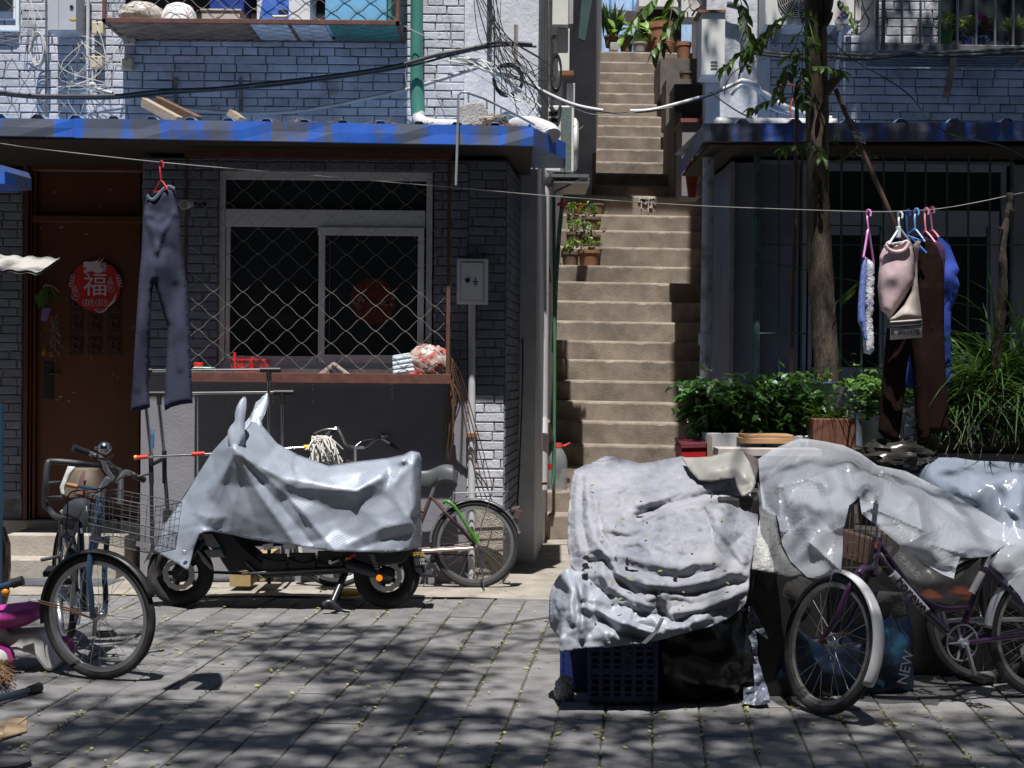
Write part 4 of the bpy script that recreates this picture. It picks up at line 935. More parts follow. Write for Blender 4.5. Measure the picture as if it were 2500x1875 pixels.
# the crown: unseen sprays added by where their shadow falls, thicker where shade is wanted
def shade_density(gx, gy):
    if gy < 9.35:
        d = .85
        if gx < -2.3 and 7.4 < gy < 8.7 or -2.7 < gx < -2.0 and 6.4 < gy < 7.0: return .05
        if -2.25 < gx < -1.25 and 7.25 < gy < 8.05: return .02
        if 1.55 < gx < 2.75 and 8.1 < gy < 9.2: return .0
        if -.2 < gx < 1.25 and 6.95 < gy < 8.8: return .02
        if 1.25 <= gx < 3.4 and 7.0 < gy < 8.9: return .10
        if gx > 1.75 and 5.5 < gy < 7.2: return .95
        if gx < -1.2 and gy > 7.9: d = .22
        if gy > 8.6 and gx < 1: d = .3
        return d
    if gx < 1.25: return 0
    if gy < 11.2: return .55
    if gy < 12.4: return .8
    return .85 if gx > 2.9 else .22
mb = MB(); cr = random.Random(77); made = 0
for k in range(5200):
    gx, gy = cr.uniform(-4.6,4.8), cr.uniform(4.2,14.8)
    patch = .5+.5*math.sin(gx*2.7+1.3*math.sin(gy*1.9))*math.sin(gy*3.1+gx*.8)
    if cr.random() > shade_density(gx,gy)*(.78+.3*patch)*.88: continue
    z = cr.uniform(8.3,12.2); x, y = gx-.012*z, gy-_k*z
    if y > 4.5 and (z-CAMZ) < .30*y+.5: z = .30*y+CAMZ+.5+cr.random(); x, y = gx-.012*z, gy-_k*z
    if y > 6.5 and (z-CAMZ) < .285*y: continue
    c = Vector((x,y,z)); made += 1; Rs = cr.uniform(.09,.2)
    for j in range(int(120*Rs)):
        v = Vector((cr.gauss(0,1),cr.gauss(0,1),cr.gauss(0,.5))).normalized()*Rs*cr.random()**.5
        v.x *= 2.7; v.y *= .5
        d = Vector((cr.gauss(0,1),cr.gauss(0,1),cr.gauss(-.3,.4))).normalized()
        leaflet(mb, c+v, d, Vector((cr.gauss(0,.5),cr.gauss(0,.5),1)), cr.uniform(.09,.15), cr.uniform(.04,.065))
# sprays that hang into the picture
st = MB(); hang = [((1640,-40,9.0),(-.5,-.1,-.35),.36),((1660,-60,9.1),(-.2,-.2,-.7),.45),((1800,-30,9.0),(.2,-.2,-.8),.34),((1690,10,9.0),(-.6,0,-.5),.35),
    ((1915,40,9.1),(-.7,-.2,-.6),.4),((1900,80,9.1),(-.9,-.2,-.3),.4),((1950,20,9.1),(-.8,-.3,-.4),.4),((1960,110,9.2),(-.1,-.4,-.9),.33),((1962,60,9.2),(-.4,-.4,-.8),.36),((1950,160,9.2),(.1,-.5,-.8),.26),((1975,165,9.2),(.6,-.6,.05),.24),((1970,170,9.2),(-.2,-.6,-.6),.28),
    ((1938,237,9.15),(-1,-.1,.02),.27),((1990,350,9.18),(-1,-.2,.12),.2),((1985,345,9.18),(.3,-.5,-.5),.14),((1960,5,9.1),(.2,-.4,-.8),.3),((2040,-10,9.1),(.5,-.2,-.6),.2),((1935,145,9.2),(-.5,-.3,-.7),.25)]
for (px,py,Y),d,L in hang: pinnate(mb, st, P(px,py,Y), d, L, 5 if L < .3 else 6, .042, .115 if L > .3 else .09, cr)
for pts in (((2024,400),(2060,386),(2085,370),(2105,335)),((2080,383),(2110,380),(2128,390)),((2020,330),(2030,345),(2040,352))):
    Y = YT-.12; sp = spline(PS(pts,Y),4); st.tube(sp,.004,5)
    for k in range(3,len(sp),1): leaflet(mb, sp[k], Vector((cr.gauss(.3,.6),cr.gauss(-.3,.4),cr.gauss(.1,.6))).normalized(), Vector((cr.gauss(0,.3),-.4,1)), cr.uniform(.03,.075), .018)
sp = spline(PS(((2035,765),(2040,742),(2054,728)),YT-.1),5); st.tube(sp,.003,5)
for k in range(7):
    for sg in (1,-1): leaflet(mb, P(2054+k*5,728-k*4.5,YT-.1), Vector((sg*.35+.3,-.3,sg*.7)).normalized(), Vector((0,-1,.3)), .055, .022)
st.build('twig', mat('green_twig',(.10,.11,.04),rough=.7), tree); mb.build('crown', M_leaf, tree)
# unseen dark block added behind the viewer to hold back sky light
fb = MB(); fb.box((-30,-6,0),(30,-5,21)); o = tag(fb.build('light_blocker', mat('blocker_dark',(.05,.048,.046),rough=.9,var=.3)), 'plain dark block added behind the viewer to hold back light', 'building')
# ================================================================== sheets and cloth from control points
from mathutils.geometry import delaunay_2d_cdt
def cdt(pts, edges=(), mode=0):
    r = delaunay_2d_cdt([Vector(p) for p in pts], list(edges), [], mode, 1e-4)
    return r
def interp(ctrl):
    "piecewise linear interpolation of (x, y, value) control points"
    c = np.array(ctrl, float); r = cdt([(p[0], p[1]) for p in ctrl])
    vs = np.array([tuple(v) for v in r[0]]); vals = np.array([c[o[0], 2] for o in r[3]]); tris = []
    for f in r[2]:
        for k in range(1, len(f)-1): tris.append((f[0], f[k], f[k+1]))
    def fn(q):
        q = np.asarray(q, float); d = ((q[:,None,:]-c[None,:,:2])**2).sum(2); out = c[d.argmin(1), 2].copy()
        for a, b, e in tris:
            A, B, C = vs[a], vs[b], vs[e]; den = (B[1]-C[1])*(A[0]-C[0])+(C[0]-B[0])*(A[1]-C[1])
            if abs(den) < 1e-9: continue
            l1 = ((B[1]-C[1])*(q[:,0]-C[0])+(C[0]-B[0])*(q[:,1]-C[1]))/den; l2 = ((C[1]-A[1])*(q[:,0]-C[0])+(A[0]-C[0])*(q[:,1]-C[1]))/den; l3 = 1-l1-l2
            m = (l1 >= -1e-6) & (l2 >= -1e-6) & (l3 >= -1e-6); out[m] = l1[m]*vals[a]+l2[m]*vals[b]+l3[m]*vals[e]
        return out
    return fn
def dist_poly(q, poly, closed=False):
    d = np.full(len(q), 1e9); pts = list(poly)+([poly[0]] if closed else [])
    for a, b in zip(pts, pts[1:]):
        a = np.array(a[:2], float); b = np.array(b[:2], float); ab = b-a; t = np.clip(((q-a)@ab)/max(ab@ab, 1e-9), 0, 1)
        d = np.minimum(d, np.hypot(*(q-(a+t[:,None]*ab)).T))
    return d
def inside(q, poly):
    x, y = q[:,0], q[:,1]; r = np.zeros(len(q), bool); n = len(poly)
    for i in range(n):
        (x1, y1), (x2, y2) = poly[i][:2], poly[(i+1) % n][:2]
        if y1 == y2: continue
        c = ((y1 > y) != (y2 > y)) & (x < (x2-x1)*(y-y1)/(y2-y1)+x1); r ^= c
    return r
def remesh(outline, res, seed=0):
    rr = np.random.RandomState(seed); ol = [p[:2] for p in outline]; b = []
    for (a, c) in zip(ol, ol[1:]+ol[:1]):
        n = max(1, int(math.hypot(c[0]-a[0], c[1]-a[1])/res))
        for k in range(n): b.append((a[0]+(c[0]-a[0])*k/n, a[1]+(c[1]-a[1])*k/n))
    xs = [p[0] for p in ol]; ys = [p[1] for p in ol]; g = []
    for j, y in enumerate(np.arange(min(ys), max(ys), res*.87)):
        for x in np.arange(min(xs)+(j % 2)*res/2, max(xs), res): g.append((x, y))
    g = np.array(g)+rr.uniform(-.12, .12, (len(g), 2))*res
    g = g[inside(g, ol)]; g = g[dist_poly(g, ol, True) > res*.55]
    pts = b+[tuple(p) for p in g]; nb = len(b)
    r = cdt(pts, [(i, (i+1) % nb) for i in range(nb)], 1)
    v = np.array([tuple(p) for p in r[0]]); tr = [tuple(f) for f in r[2]]
    bd = np.zeros(len(v), bool)
    for i, o in enumerate(r[3]): bd[i] = bool(o) and min(o) < nb
    return v, tr, bd
def edges_of(tr):
    e = set(); opp = {}
    for f in tr:
        for k in range(3):
            a, b, c = f[k], f[(k+1) % 3], f[(k+2) % 3]; key = (min(a,b), max(a,b)); e.add(key); opp.setdefault(key, []).append(c)
    return np.array(sorted(e)), np.array([tuple(o) for o in opp.values() if len(o) == 2])
def lapl(val, E, it, keep=None, f=.5):
    n = len(val)
    for _ in range(it):
        s = np.zeros_like(val); c = np.zeros(n); np.add.at(s, E[:,0], val[E[:,1]]); np.add.at(s, E[:,1], val[E[:,0]]); np.add.at(c, E[:,0], 1); np.add.at(c, E[:,1], 1)
        m = s/(c[:,None] if val.ndim > 1 else c); nv = val+(m-val)*f
        if keep is not None: nv[keep] = val[keep]
        val = nv
    return val
def buckle(V, E, O, excess, it=160, bend=.25, hold=.02, noise=.004, maxd=.07, seed=0, pin=None, aniso=None):
    "give the cloth too much length and let it settle into wrinkles around its rest shape"
    rr = np.random.RandomState(seed); V0 = V.copy(); L = np.linalg.norm(V[E[:,0]]-V[E[:,1]], axis=1)
    ex = excess if aniso is None else excess*aniso
    L = L*(1+ex); LB = np.linalg.norm(V[O[:,0]]-V[O[:,1]], axis=1)*(1+(excess if aniso is None else excess*.6))
    n = len(V); cnt = np.zeros(n); np.add.at(cnt, E.ravel(), 1)
    nz = rr.normal(0, 1, (n, 3)); nz = lapl(nz, E, 3); nz /= nz.std(); V = V+nz*noise
    for k in range(it):
        d = V[E[:,1]]-V[E[:,0]]; l = np.linalg.norm(d, axis=1)+1e-9; c = d*((l-L)/l*.5)[:,None]; acc = np.zeros_like(V)
        np.add.at(acc, E[:,0], c); np.add.at(acc, E[:,1], -c); V = V+acc/cnt[:,None]*1.6
        d = V[O[:,1]]-V[O[:,0]]; l = np.linalg.norm(d, axis=1)+1e-9; c = d*((l-LB)/l*.5*bend)[:,None]; acc = np.zeros_like(V)
        np.add.at(acc, O[:,0], c); np.add.at(acc, O[:,1], -c); V = V+acc/cnt[:,None]*1.6
        off = V-V0; V = V-off*hold; m = np.linalg.norm(off, axis=1); b = m > maxd; V[b] = V0[b]+off[b]*(maxd/m[b])[:,None]
        if pin is not None: V[pin] = V0[pin]
    return V
def sheet(outline, inner=(), res=8, smooth=3, folds=(), excess=0., seed=0, noise=0., pinb=False, maxd=.06, bend=.25, it=150, back=None, hold=.02, nscale=4., post=1, facets=None):
    "outline: (px, py, Y) around the sheet; inner: more (px, py, Y); folds: (polyline, height, width px). Returns a mesh builder."
    v, tr, bd = remesh(outline, res, seed); Yv = interp(list(outline)+list(inner))(v); E, O = edges_of(tr)
    Yv = lapl(Yv, E, smooth)
    for poly, h, wd, *cr_ in folds:
        d_ = dist_poly(v, poly)/wd
        Yv = Yv-h*(np.exp(-d_) if cr_ else np.exp(-d_**2))
    Yv = lapl(Yv, E, post)
    if facets:
        n_, amp = facets; rf = random.Random(seed+900); xs = [p[0] for p in outline]; ys = [p[1] for p in outline]; x0, x1, y0, y1 = min(xs)-30, max(xs)+30, min(ys)-30, max(ys)+30
        fp = [(x0,y0,0),(x1,y0,0),(x0,y1,0),(x1,y1,0)]+[(rf.uniform(x0,x1),rf.uniform(y0,y1),rf.gauss(0,amp)) for _ in range(n_)]
        Yv = Yv+interp(fp)(v)
    if back is not None:
        db = dist_poly(v, outline, True); b = back*np.sqrt(np.clip(1-(1-np.clip(db/(back*520), 0, 1))**2, 0, 1)); Yf = Yv-b
    else: Yf = Yv
    V = np.array([tuple(P(x, y, Y)) for (x, y), Y in zip(v, Yf)])
    if noise:
        from mathutils import noise as nn
        dn = np.array([nn.noise(Vector(p)*nscale+Vector((seed*3.3,0,0)))+.5*nn.noise(Vector(p)*nscale*2.7) for p in V]); V[:,1] -= dn*noise; V[:,2] += dn*noise*.4
    if excess: V = buckle(V, E, O, excess, it=it, seed=seed, pin=bd if pinb else None, maxd=maxd, bend=bend, hold=hold)
    mb = MB(); mb.soft = True; mb.add([tuple(p) for p in V], tr)
    if back is not None:
        B = V.copy(); B[:,1] += 2*b*.9+.004; mb.add([tuple(p) for p in B], [f[::-1] for f in tr])
        # close along the rim
        rim = {}
        for f in tr:
            for k in range(3):
                a, c = f[k], f[(k+1) % 3]; key = (min(a,c), max(a,c)); rim[key] = None if key in rim else (a, c)
        n = len(V); o = len(mb.v)-2*n
        for key, e in rim.items():
            if e: mb.f.append((o+e[0], o+e[1], o+n+e[1], o+n+e[0])); mb.mi.append(mb.cur)
    return mb
def zpts(z, ox, oy, Y, k=3.16): return [(ox+p[0]/k, oy+p[1]/k, p[2] if len(p) > 2 else Y) for p in z]
# ================================================================== things in the stair passage
M_terra = mat('terracotta', (.26,.115,.06), rough=.85, var=.2, scale=8, bump=.2)
M_terrad = mat('dark_terracotta', (.13,.085,.06), rough=.85, var=.25, scale=8)
M_potred = mat('dark_red_glaze', (.2,.03,.02), rough=.4, var=.3)
M_lime = leafmat('young_leaf', (.11,.2,.03))
M_green2 = leafmat('pepper_leaf', (.06,.155,.035), rough=.35)
M_grass = leafmat('grass_blade', (.07,.13,.03))
def pot(px0, px1, y0, y1, Y, m, name='flower_pot', parent=None, taper=.72, rim=True):
    c = P((px0+px1)/2, y1, Y); r = (px1-px0)/2/F*Y; h = P(1250,y0,Y).z-P(1250,y1,Y).z; Yc = Y+r
    pr = [(r*taper,0),(r*.93,h*.8)]+([(r,h*.81),(r,h),(r*.9,h),(r*.86,h*.88)] if rim else [(r,h),(r*.9,h),(r*.86,h*.88)])+[(.001,h*.86)]
    return MB().lathe(pr, (c.x,Yc,c.z), n=22, cap=False), Vector((c.x,Yc,c.z)), r, h
def seedling(mb, c, w_, h, n, L, rr):
    for k in range(n):
        p = Vector(c)+Vector((rr.gauss(0,w_*.4),rr.gauss(0,w_*.4),h*rr.uniform(.35,1)))
        d = Vector((rr.gauss(0,1),rr.gauss(-.2,.8),rr.gauss(.1,.5))).normalized(); leaflet(mb,p,d,Vector((rr.gauss(0,.3),rr.gauss(0,.3),1)),L*rr.uniform(.6,1.2),L*.5)
        if k % 3 == 0: mb.tube([Vector(c),p],.0025,4)
rp = random.Random(3)
pots = [(1415,1468,610,648,16.70,M_terra,'orange clay pot with a seedling on the step nearest the viewer, right of the pair',1),(1374,1413,614,648,16.72,M_terrad,'dark clay pot with a seedling left of the orange clay pot',1),
        (1420,1468,572,602,16.95,M_terrad,'dark pot with a bright seedling one step above the orange clay pot',1),(1381,1421,565,602,16.98,M_terrad,'dark pot with a broad leaved seedling above the small dark clay pot',1),
        (1418,1470,529,561,17.17,M_terrad,'wide dark pot with a seedling two steps above the orange clay pot',1),(1383,1416,524,560,17.2,M_terrad,'dark pot behind the broad leaved seedling',1),
        (1442,1478,495,523,17.4,M_terrad,'plain brown pot on the fourth step of the pots',0),(1401,1431,496,522,17.42,M_potred,'dark red pot beside the plain brown pot',0)]
for a,b,c_,d,Y,m,lab,pl in pots:
    m_, c, r, h = pot(a,b,c_,d,Y,m); t = thing('flower_pot', lab, 'flower pot', c, 'flower pots on the lower steps'); m_.build('pot', m, t, smooth=True)
    if pl: mb = MB(); seedling(mb, c+Vector((0,0,h*.9)), r*1.5, .17, 34, .06, rp); mb.build('seedling', M_lime, t)
# water bottle on the second step
Yb = 14.36; bt = thing('water_bottle', 'large clear plastic water bottle with red cap on the second step', 'bottle', P(1361,1203,Yb))
c = P(1361,1203,Yb); r = .095
mb = MB(); mb.lathe([(.001,.002),(r*.9,0),(r,.02),(r*.96,.07),(r,.09),(r*.96,.11),(r,.13),(r*.96,.15),(r,.17),(r*.95,.19),(r,.21),(r,.30),(r*.9,.35),(r*.6,.41),(.035,.44),(.033,.455)],c,n=28,cap=False); mb.build('body', film('clear_plastic',(.5,.53,.55),.62,.12), bt, smooth=True)
mb = MB(); mb.lathe([(.04,.445),(.04,.485),(.001,.487)],c,n=18,cap=False); mb.tube(spline([c+Vector((.03,0,.45)),c+Vector((.08,-.02,.47)),c+Vector((.12,-.03,.49)),c+Vector((.06,-.02,.455))],5),.008,6); mb.build('cap', mat('red_cap',(.6,.06,.04),rough=.4), bt, smooth=True)
mb = MB(); g = [[c+Vector(((r+.002)*math.cos(q),(r+.002)*math.sin(q),z)) for q in [math.pi*(1.02+.04*k) for k in range(11)]] for z in (.225,.285)]; mb.grid(g); mb.build('label', mat('red_label',(.45,.02,.02)), bt)
# rain pipe at the end of the shop's side wall, hose and pole
dp2 = thing('drainpipe', 'wide white plastic drainpipe with funnel left of the stairs', 'drainpipe', P(1322,1195,13.6))
mb = MB(); mb.tube([P(1328,392,13.6),P(1327,432,13.6),P(1324,447,13.6)],[.10,.10,.072],20); mb.tube([P(1325,440,13.6),P(1322,700,13.6),P(1319,1195,13.6)],.068,20); mb.tube([P(1321,706,13.6),P(1321,716,13.6)],.072,20); mb.build('pipe', M_pipe, dp2, smooth=True)
mb = MB(); mb.tube([P(1324,1022,13.56),P(1324,1060,13.52)],.055,14); mb.build('inspection_cap', M_pipe, dp2, smooth=True)
mb = MB(); mb.tube(spline([P(1307,1190,13.5),P(1320,1182,13.45),P(1336,1180,13.45)],4),.012,6); mb.bar(P(1313,1180,13.45),P(1312,1222,13.45),.03,.01); tag(mb.build('red_ribbon', mat('red_ribbon',(.3,.03,.025))), 'red ribbon tied round the foot of the white drainpipe','ribbon')
tag(cable(PS(((1352,480),(1353,640),(1354,870),(1353,1080),(1352,1150),(1348,1183)),13.9),.016,8).build('green_hose', mat('green_hose',(.05,.19,.11),rough=.4), smooth=True),'green hose hanging down beside the stairs to the water bottle','hose')
gp = thing('green_pole', 'pale green pole with a red knot leaning beside the lower steps', 'pole', P(1360,690,15.2))
MB().tube([P(1374,482,15.2),P(1366,560,15.1),P(1357,690,14.9),P(1352,860,14.6)],.022,8).build('shaft', mat('flaking_green',(.3,.38,.33),rough=.6,dirt=(.06,.16,.12),dscale=6,dlim=(.4,.5)), gp, smooth=True)
mb = MB(); mb.tube(spline([P(1362,500,15.15),P(1372,494,15.12),P(1382,497,15.15)],4),.016,6); mb.ball(P(1372,497,15.13),.03,8,6); mb.build('red_knot', mat('pink_rag',(.5,.05,.09)), gp)
tag(MB().tube([P(1338,1028,13.55),P(1352,1088,14.0)],.018,8).build('stick', mat('old_stick',(.22,.16,.11))),'short wooden stick leaning beside the water bottle','stick')
for pts,lab in (([P(1275,735,12.4),P(1276,900,12.2),P(1270,1090,12.0),P(1263,1240,11.8)],'black wire nearest the corner on the side wall of the left shop'),([P(1294,790,12.9),P(1290,950,12.7),P(1284,1120,12.5)],'shorter black wire farther along the side wall of the left shop'),([P(1308,430,13.4),P(1312,560,13.5),P(1336,620,13.9),P(1344,690,14)],'black wire curling round the wide white drainpipe')): tag(MB().tube(spline(pts,5),.0065,5).build('wall_wire', M_cabblack),lab,'wire')

# air conditioner on the left passage wall and its neighbours
a2 = thing('air_conditioner', 'white outdoor air conditioner seen end on at the left of the passage', 'air conditioner', P(1390,420,14.3))
Y0 = 13.5; mb = MB(); mb.pbox(1332,258,1402,418,Y0,Y0+.78); mb.build('case', M_acwhite, a2, bevel=.008)
xr_ = P(1402,300,Y0).x; cz = P(1400,338,Y0).z
mb = MB(); mb.lathe([(.25,0),(.25,.03),(.22,.05),(.001,.055)], (xr_,Y0+.39,cz), Matrix.Rotation(R(90),3,'Y'), n=28, cap=False); mb.build('grille', M_acwhite, a2, smooth=True)
mb = MB(); mb.pbox(1368,262,1396,414,Y0-.004,Y0); mb.build('fin_block', mat('grey_fins',(.10,.13,.13),rough=.6,var=.3,scale=40), a2)
mb = MB()
for k in range(5): mb.pbox(1339,272+k*16,1361,283+k*16,Y0-.003,Y0+.001)
mb.build('side_vents', M_black, a2)
mb = MB(); mb.pbox(1345,425,1438,432,13.45,14.25); mb.pbox(1352,443,1440,447,13.4,14.25); mb.bar(P(1352,470,13.5),P(1435,430,13.5),.03,.02); mb.bar(P(1352,475,14.2),P(1440,436,14.2),.03,.02); mb.build('bracket', M_steel, a2)
a3 = thing('air_conditioner', 'upper white cabinet of an air conditioner high on the left passage wall', 'air conditioner', P(1370,60,14.0))
MB().pbox(1348,-60,1389,62,13.9,14.6).build('case', M_acwhite, a3, bevel=.01)
mb = MB(); mb.pbox(1389,-50,1400,58,14.0,14.5); mb.build('grille', mat('grey_grille',(.3,.3,.3)), a3)
tag(MB().pbox(1362,70,1391,174,14.0,14.25).build('wall_panel', M_acwhite, bevel=.006),'narrow white panel below the upper air conditioner','panel')
tag(MB().pbox(1348,40,1358,88,14.3,14.45).build('teal_box', mat('teal_plastic',(.05,.22,.27)), bevel=.004),'small teal box beside the upper air conditioner','box')
tag(MB().pbox(1384,203,1404,252,14.05,14.2).build('grey_box', M_grey, bevel=.004),'small grey box above the end on air conditioner','box')
tag(MB().pbox(1369,172,1401,183,13.95,14.1).build('rusty_plate', MATS['rust']),'rusty plate under the narrow white panel','plate')
mb = MB(); rr = random.Random(5)
for k in range(5): x = 1306+k*7; mb.tube([P(x+rr.uniform(-2,2),-20,12.45+k*.1),P(x+rr.uniform(-2,2),150,12.45+k*.1),P(x+rr.uniform(-3,3),300,12.5+k*.1)],.012+.01*rr.random(),6)
tag(mb.build('riser_pipes', mat('dark_pipe',(.06,.055,.055),rough=.7)),'dark riser pipes at the mouth of the passage','pipes')
mb = MB(); mb.prism([P(1420,0,15.5),P(1446,0,15.5),P(1428,100,15.5),P(1412,92,15.5)],(0,.05,0)); tag(mb.build('teal_board', mat('dark_teal',(.02,.06,.06))),'dark teal board leaning high in the passage','board')
tag(MB().pbox(1447,373,1455,478,17.7,17.85).build('timber_post', mat('brown_timber',(.16,.08,.045),var=.3),bevel=.004),'brown timber post beside the landing','post')
# right side of the passage
cab = thing('tall_cabinet', 'tall grey cabinet with dark red top standing right of the landing', 'cabinet', P(1690,478,15.4))
MB().pbox(1664,297,1715,478,15.3,15.85).build('body', mat('dull_lilac_panel',(.2,.18,.19),var=.15), cab)
MB().pbox(1662,289,1717,298,15.26,15.9).build('top', mat('oxblood',(.17,.05,.05)), cab)
cab2 = tag(MB().pbox(1646,205,1722,275,18.2,18.8).build('black_box', mat('sooty_box',(.07,.065,.06),var=.3),bevel=.01),'dark box standing behind the tall grey cabinet','box')
tag(MB().pbox(1645,275,1665,478,17.6,18.9).build('dark_board', mat('dark_shade_tone',(.1,.09,.08),var=.3)),'dark board standing left of the tall grey cabinet','board')
m_, c, r, h = pot(1672,1711,394,478,15.0,M_potred,taper=.5); t = thing('tall_pot','tall dark red pot with a spiky plant before the grey cabinet','flower pot',c); m_.build('pot', M_potred, t, smooth=True)
mb = MB(); [leaflet(mb, c+Vector((0,0,h*.9)), Vector((rp.gauss(0,.5),rp.gauss(0,.5),1)).normalized(), Vector((0,1,.2)), .17, .03) for k in range(9)]; mb.build('plant', M_green2, t)
tag(MB().tube([P(1721,395,14.9),P(1704,446,14.9)],.012,6).build('stick', mat('pale_stick',(.4,.3,.2))),'thin pale stick leaning against the tall red pot','stick')
for a,b,y0,y1,Y,m,lab in ((1652,1690,100,150,20.5,M_terra,'clay pot at the right of the upper steps'),(1660,1692,172,200,19.2,M_terrad,'small dark pot below the clay pot at the upper steps')):
    m_, c, r, h = pot(a,b,y0,y1,Y,m); t = thing('flower_pot',lab,'flower pot',c); m_.build('pot',m,t,smooth=True)
tag(MB().box((2.0,20.3,P(1660,150,20.5).z-.5),(2.5,21.2,P(1660,150,20.5).z)).build('side_ledge', MATS['dark_shade_tone']),'upper dark ledge carrying the clay pot beside the steps','ledge')  # ledge colour darkened to stand for the shade beside the steps
tag(MB().box((1.95,19.0,P(1660,200,19.2).z-.6),(2.4,19.6,P(1660,200,19.2).z)).build('side_ledge', MATS['dark_shade_tone']),'lower dark ledge carrying the small dark pot beside the steps','ledge')  # same dark colour, shade painted into this ledge too
# ---------------------------------------------------------------- the terrace at the top
Yt = 22.9
m_, c, r, h = pot(1582,1652,50,126,Yt,M_terra,taper=.86); tp_ = thing('large_planter','big ribbed terracotta planter at the top of the stairs','planter',c)
for k in range(5): m_.lathe([(r*.88+k*.006,.02+k*.035),(r*.9+k*.006,.032+k*.035),(r*.88+k*.006,.045+k*.035)],c,n=22,cap=False)
m_.build('pot', M_terra, tp_, smooth=True)
mb = MB()
for k in range(150): q = rp.uniform(0,6.28); p = c+Vector((r*.8*rp.random()*math.cos(q),r*.8*rp.random()*math.sin(q),h*.9)); leaflet(mb,p,Vector((rp.gauss(0,.4),rp.gauss(0,.4),1)).normalized(),Vector((0,1,.1)),rp.uniform(.08,.17),.012)
mb.build('grass', M_lime, tp_)
m_, c, r, h = pot(1545,1581,100,124,22.75,M_terrad); t = thing('bowl_planter','low grey bowl of grass beside the big ribbed planter','planter',c); m_.build('pot', mat('grey_bowl',(.3,.27,.24)), t, smooth=True)
mb = MB(); [leaflet(mb,c+Vector((rp.gauss(0,r*.5),0,h*.8)),Vector((rp.gauss(0,.4),rp.gauss(0,.4),1)).normalized(),Vector((0,1,.1)),.12,.012) for k in range(60)]; mb.build('grass', M_lime, t)
m_, c, r, h = pot(1512,1548,84,124,22.95,M_terrad); t = thing('leafy_plant','broad bright leaved plant in a dark pot at the top of the stairs','plant',c); m_.build('pot',M_terrad,t,smooth=True)
mb = MB()
for k in range(46):
    p = c+Vector((rp.gauss(.06,.2),rp.gauss(-.05,.1),h+rp.uniform(-.02,.26))); leaflet(mb,p,Vector((rp.gauss(0,1),rp.gauss(-.5,.6),rp.gauss(-.4,.4))).normalized(),Vector((0,-.3,1)),rp.uniform(.14,.26),rp.uniform(.08,.13),.1)
mb.build('foliage', leafmat('bright_leaf',(.16,.27,.04)), t)
m_, c, r, h = pot(1475,1510,84,112,22.9,M_terrad); t = thing('spiky_plant','dark spiky plant in the left corner of the terrace','plant',c); m_.build('pot',M_terrad,t,smooth=True)
mb = MB(); [leaflet(mb,c+Vector((rp.gauss(0,.05),0,h*.8)),Vector((rp.gauss(0,.35),rp.gauss(-.1,.25),1)).normalized(),Vector((rp.gauss(0,.4),-1,.1)),rp.uniform(.35,.6),.06,.3) for k in range(24)]; mb.build('foliage', leafmat('dark_blade',(.03,.07,.02)), t)
mb = MB(); mb.pbox(1490,103,1510,124,22.64,22.9); tag(mb.build('concrete_block', MATS['raw_concrete'],bevel=.01),'small concrete block at the left end of the top step','concrete block')
mb = MB(); mb.prism([P(1494,22,23.6),P(1556,28,23.6),P(1554,62,23.6),P(1497,58,23.6)],(0,.05,0)); tag(mb.build('old_board', mat('charred_board',(.07,.055,.05),var=.3)),'weathered dark board standing behind the leafy plant','board')
hut = thing('shed','low shed with white roof board behind the big ribbed planter','shed',P(1610,60,24.2))
MB().pbox(1563,16,1664,112,24.2,25.5).build('wall', M_dark, hut)
MB().pbox(1560,-16,1668,15,24.0,25.7).build('roof', mat('white_board',(.6,.6,.58)), hut)
bf = thing('metal_fence','pale blue corrugated metal fence behind the terrace','fence',P(1520,60,26))
mb = MB(); g = [[],[]]
for k in range(90):
    x = 1.0+k*.035; g[0].append((x,26+.02*math.sin(k*1.2),ZT-.2)); g[1].append((x,26+.02*math.sin(k*1.2),ZT+2.6))
mb.grid(g); mb.build('panel', mat('pale_blue_sheet',(.36,.5,.72),rough=.4), bf)
mb = MB(); [mb.box((1.25+k*.4,25.93,ZT-.2),(1.285+k*.4,25.965,ZT+2.6)) for k in range(7)]; mb.build('rail', mat('deep_blue_rail',(.05,.2,.4)), bf)
# ================================================================== plant row in front of the right shop
zb_ = P(1900,1104,8.3).z
bench = thing('planter_bench','low brick bench under the plant row right of the stairs','bench',(2.4,8.7,0))
mb = MB(); mb.box((P(1700,1100,8.35).x,8.42,0),(5.2,9.15,zb_-.05)); mb.build('base', mat('dark_brick_base',(.08,.075,.075),var=.3), bench)
mb = MB(); mb.box((P(1690,1100,8.3).x,8.33,zb_-.049),(5.2,9.2,zb_)); mb.build('top', mat('grey_slab_top',(.16,.15,.14),var=.3), bench)
rl = random.Random(19)
def bushy(mb, st, base, h, spread, nst, nl, L, Wd, rr, droop=-.35):
    for s in range(nst):
        top = base+Vector((rr.gauss(0,spread),rr.gauss(0,spread*.6),h*rr.uniform(.75,1.05))); mid = base.lerp(top,.5)+Vector((rr.gauss(0,spread*.2),0,0)); sp = spline([base,mid,top],4)
        st.tube(sp,[.005-.0004*k for k in range(len(sp))],4)
        for k in range(nl):
            t = rr.random()**.7; p = sp[int(t*(len(sp)-1))]+Vector((rr.gauss(0,spread*.35),rr.gauss(0,spread*.35),rr.gauss(0,.03)))
            d = Vector((rr.gauss(0,1),rr.gauss(-.3,.8),droop+rr.gauss(0,.35))).normalized(); leaflet(mb,p,d,Vector((rr.gauss(0,.25),rr.gauss(-.2,.25),1)),L*rr.uniform(.55,1.2),Wd*rr.uniform(.7,1.2))
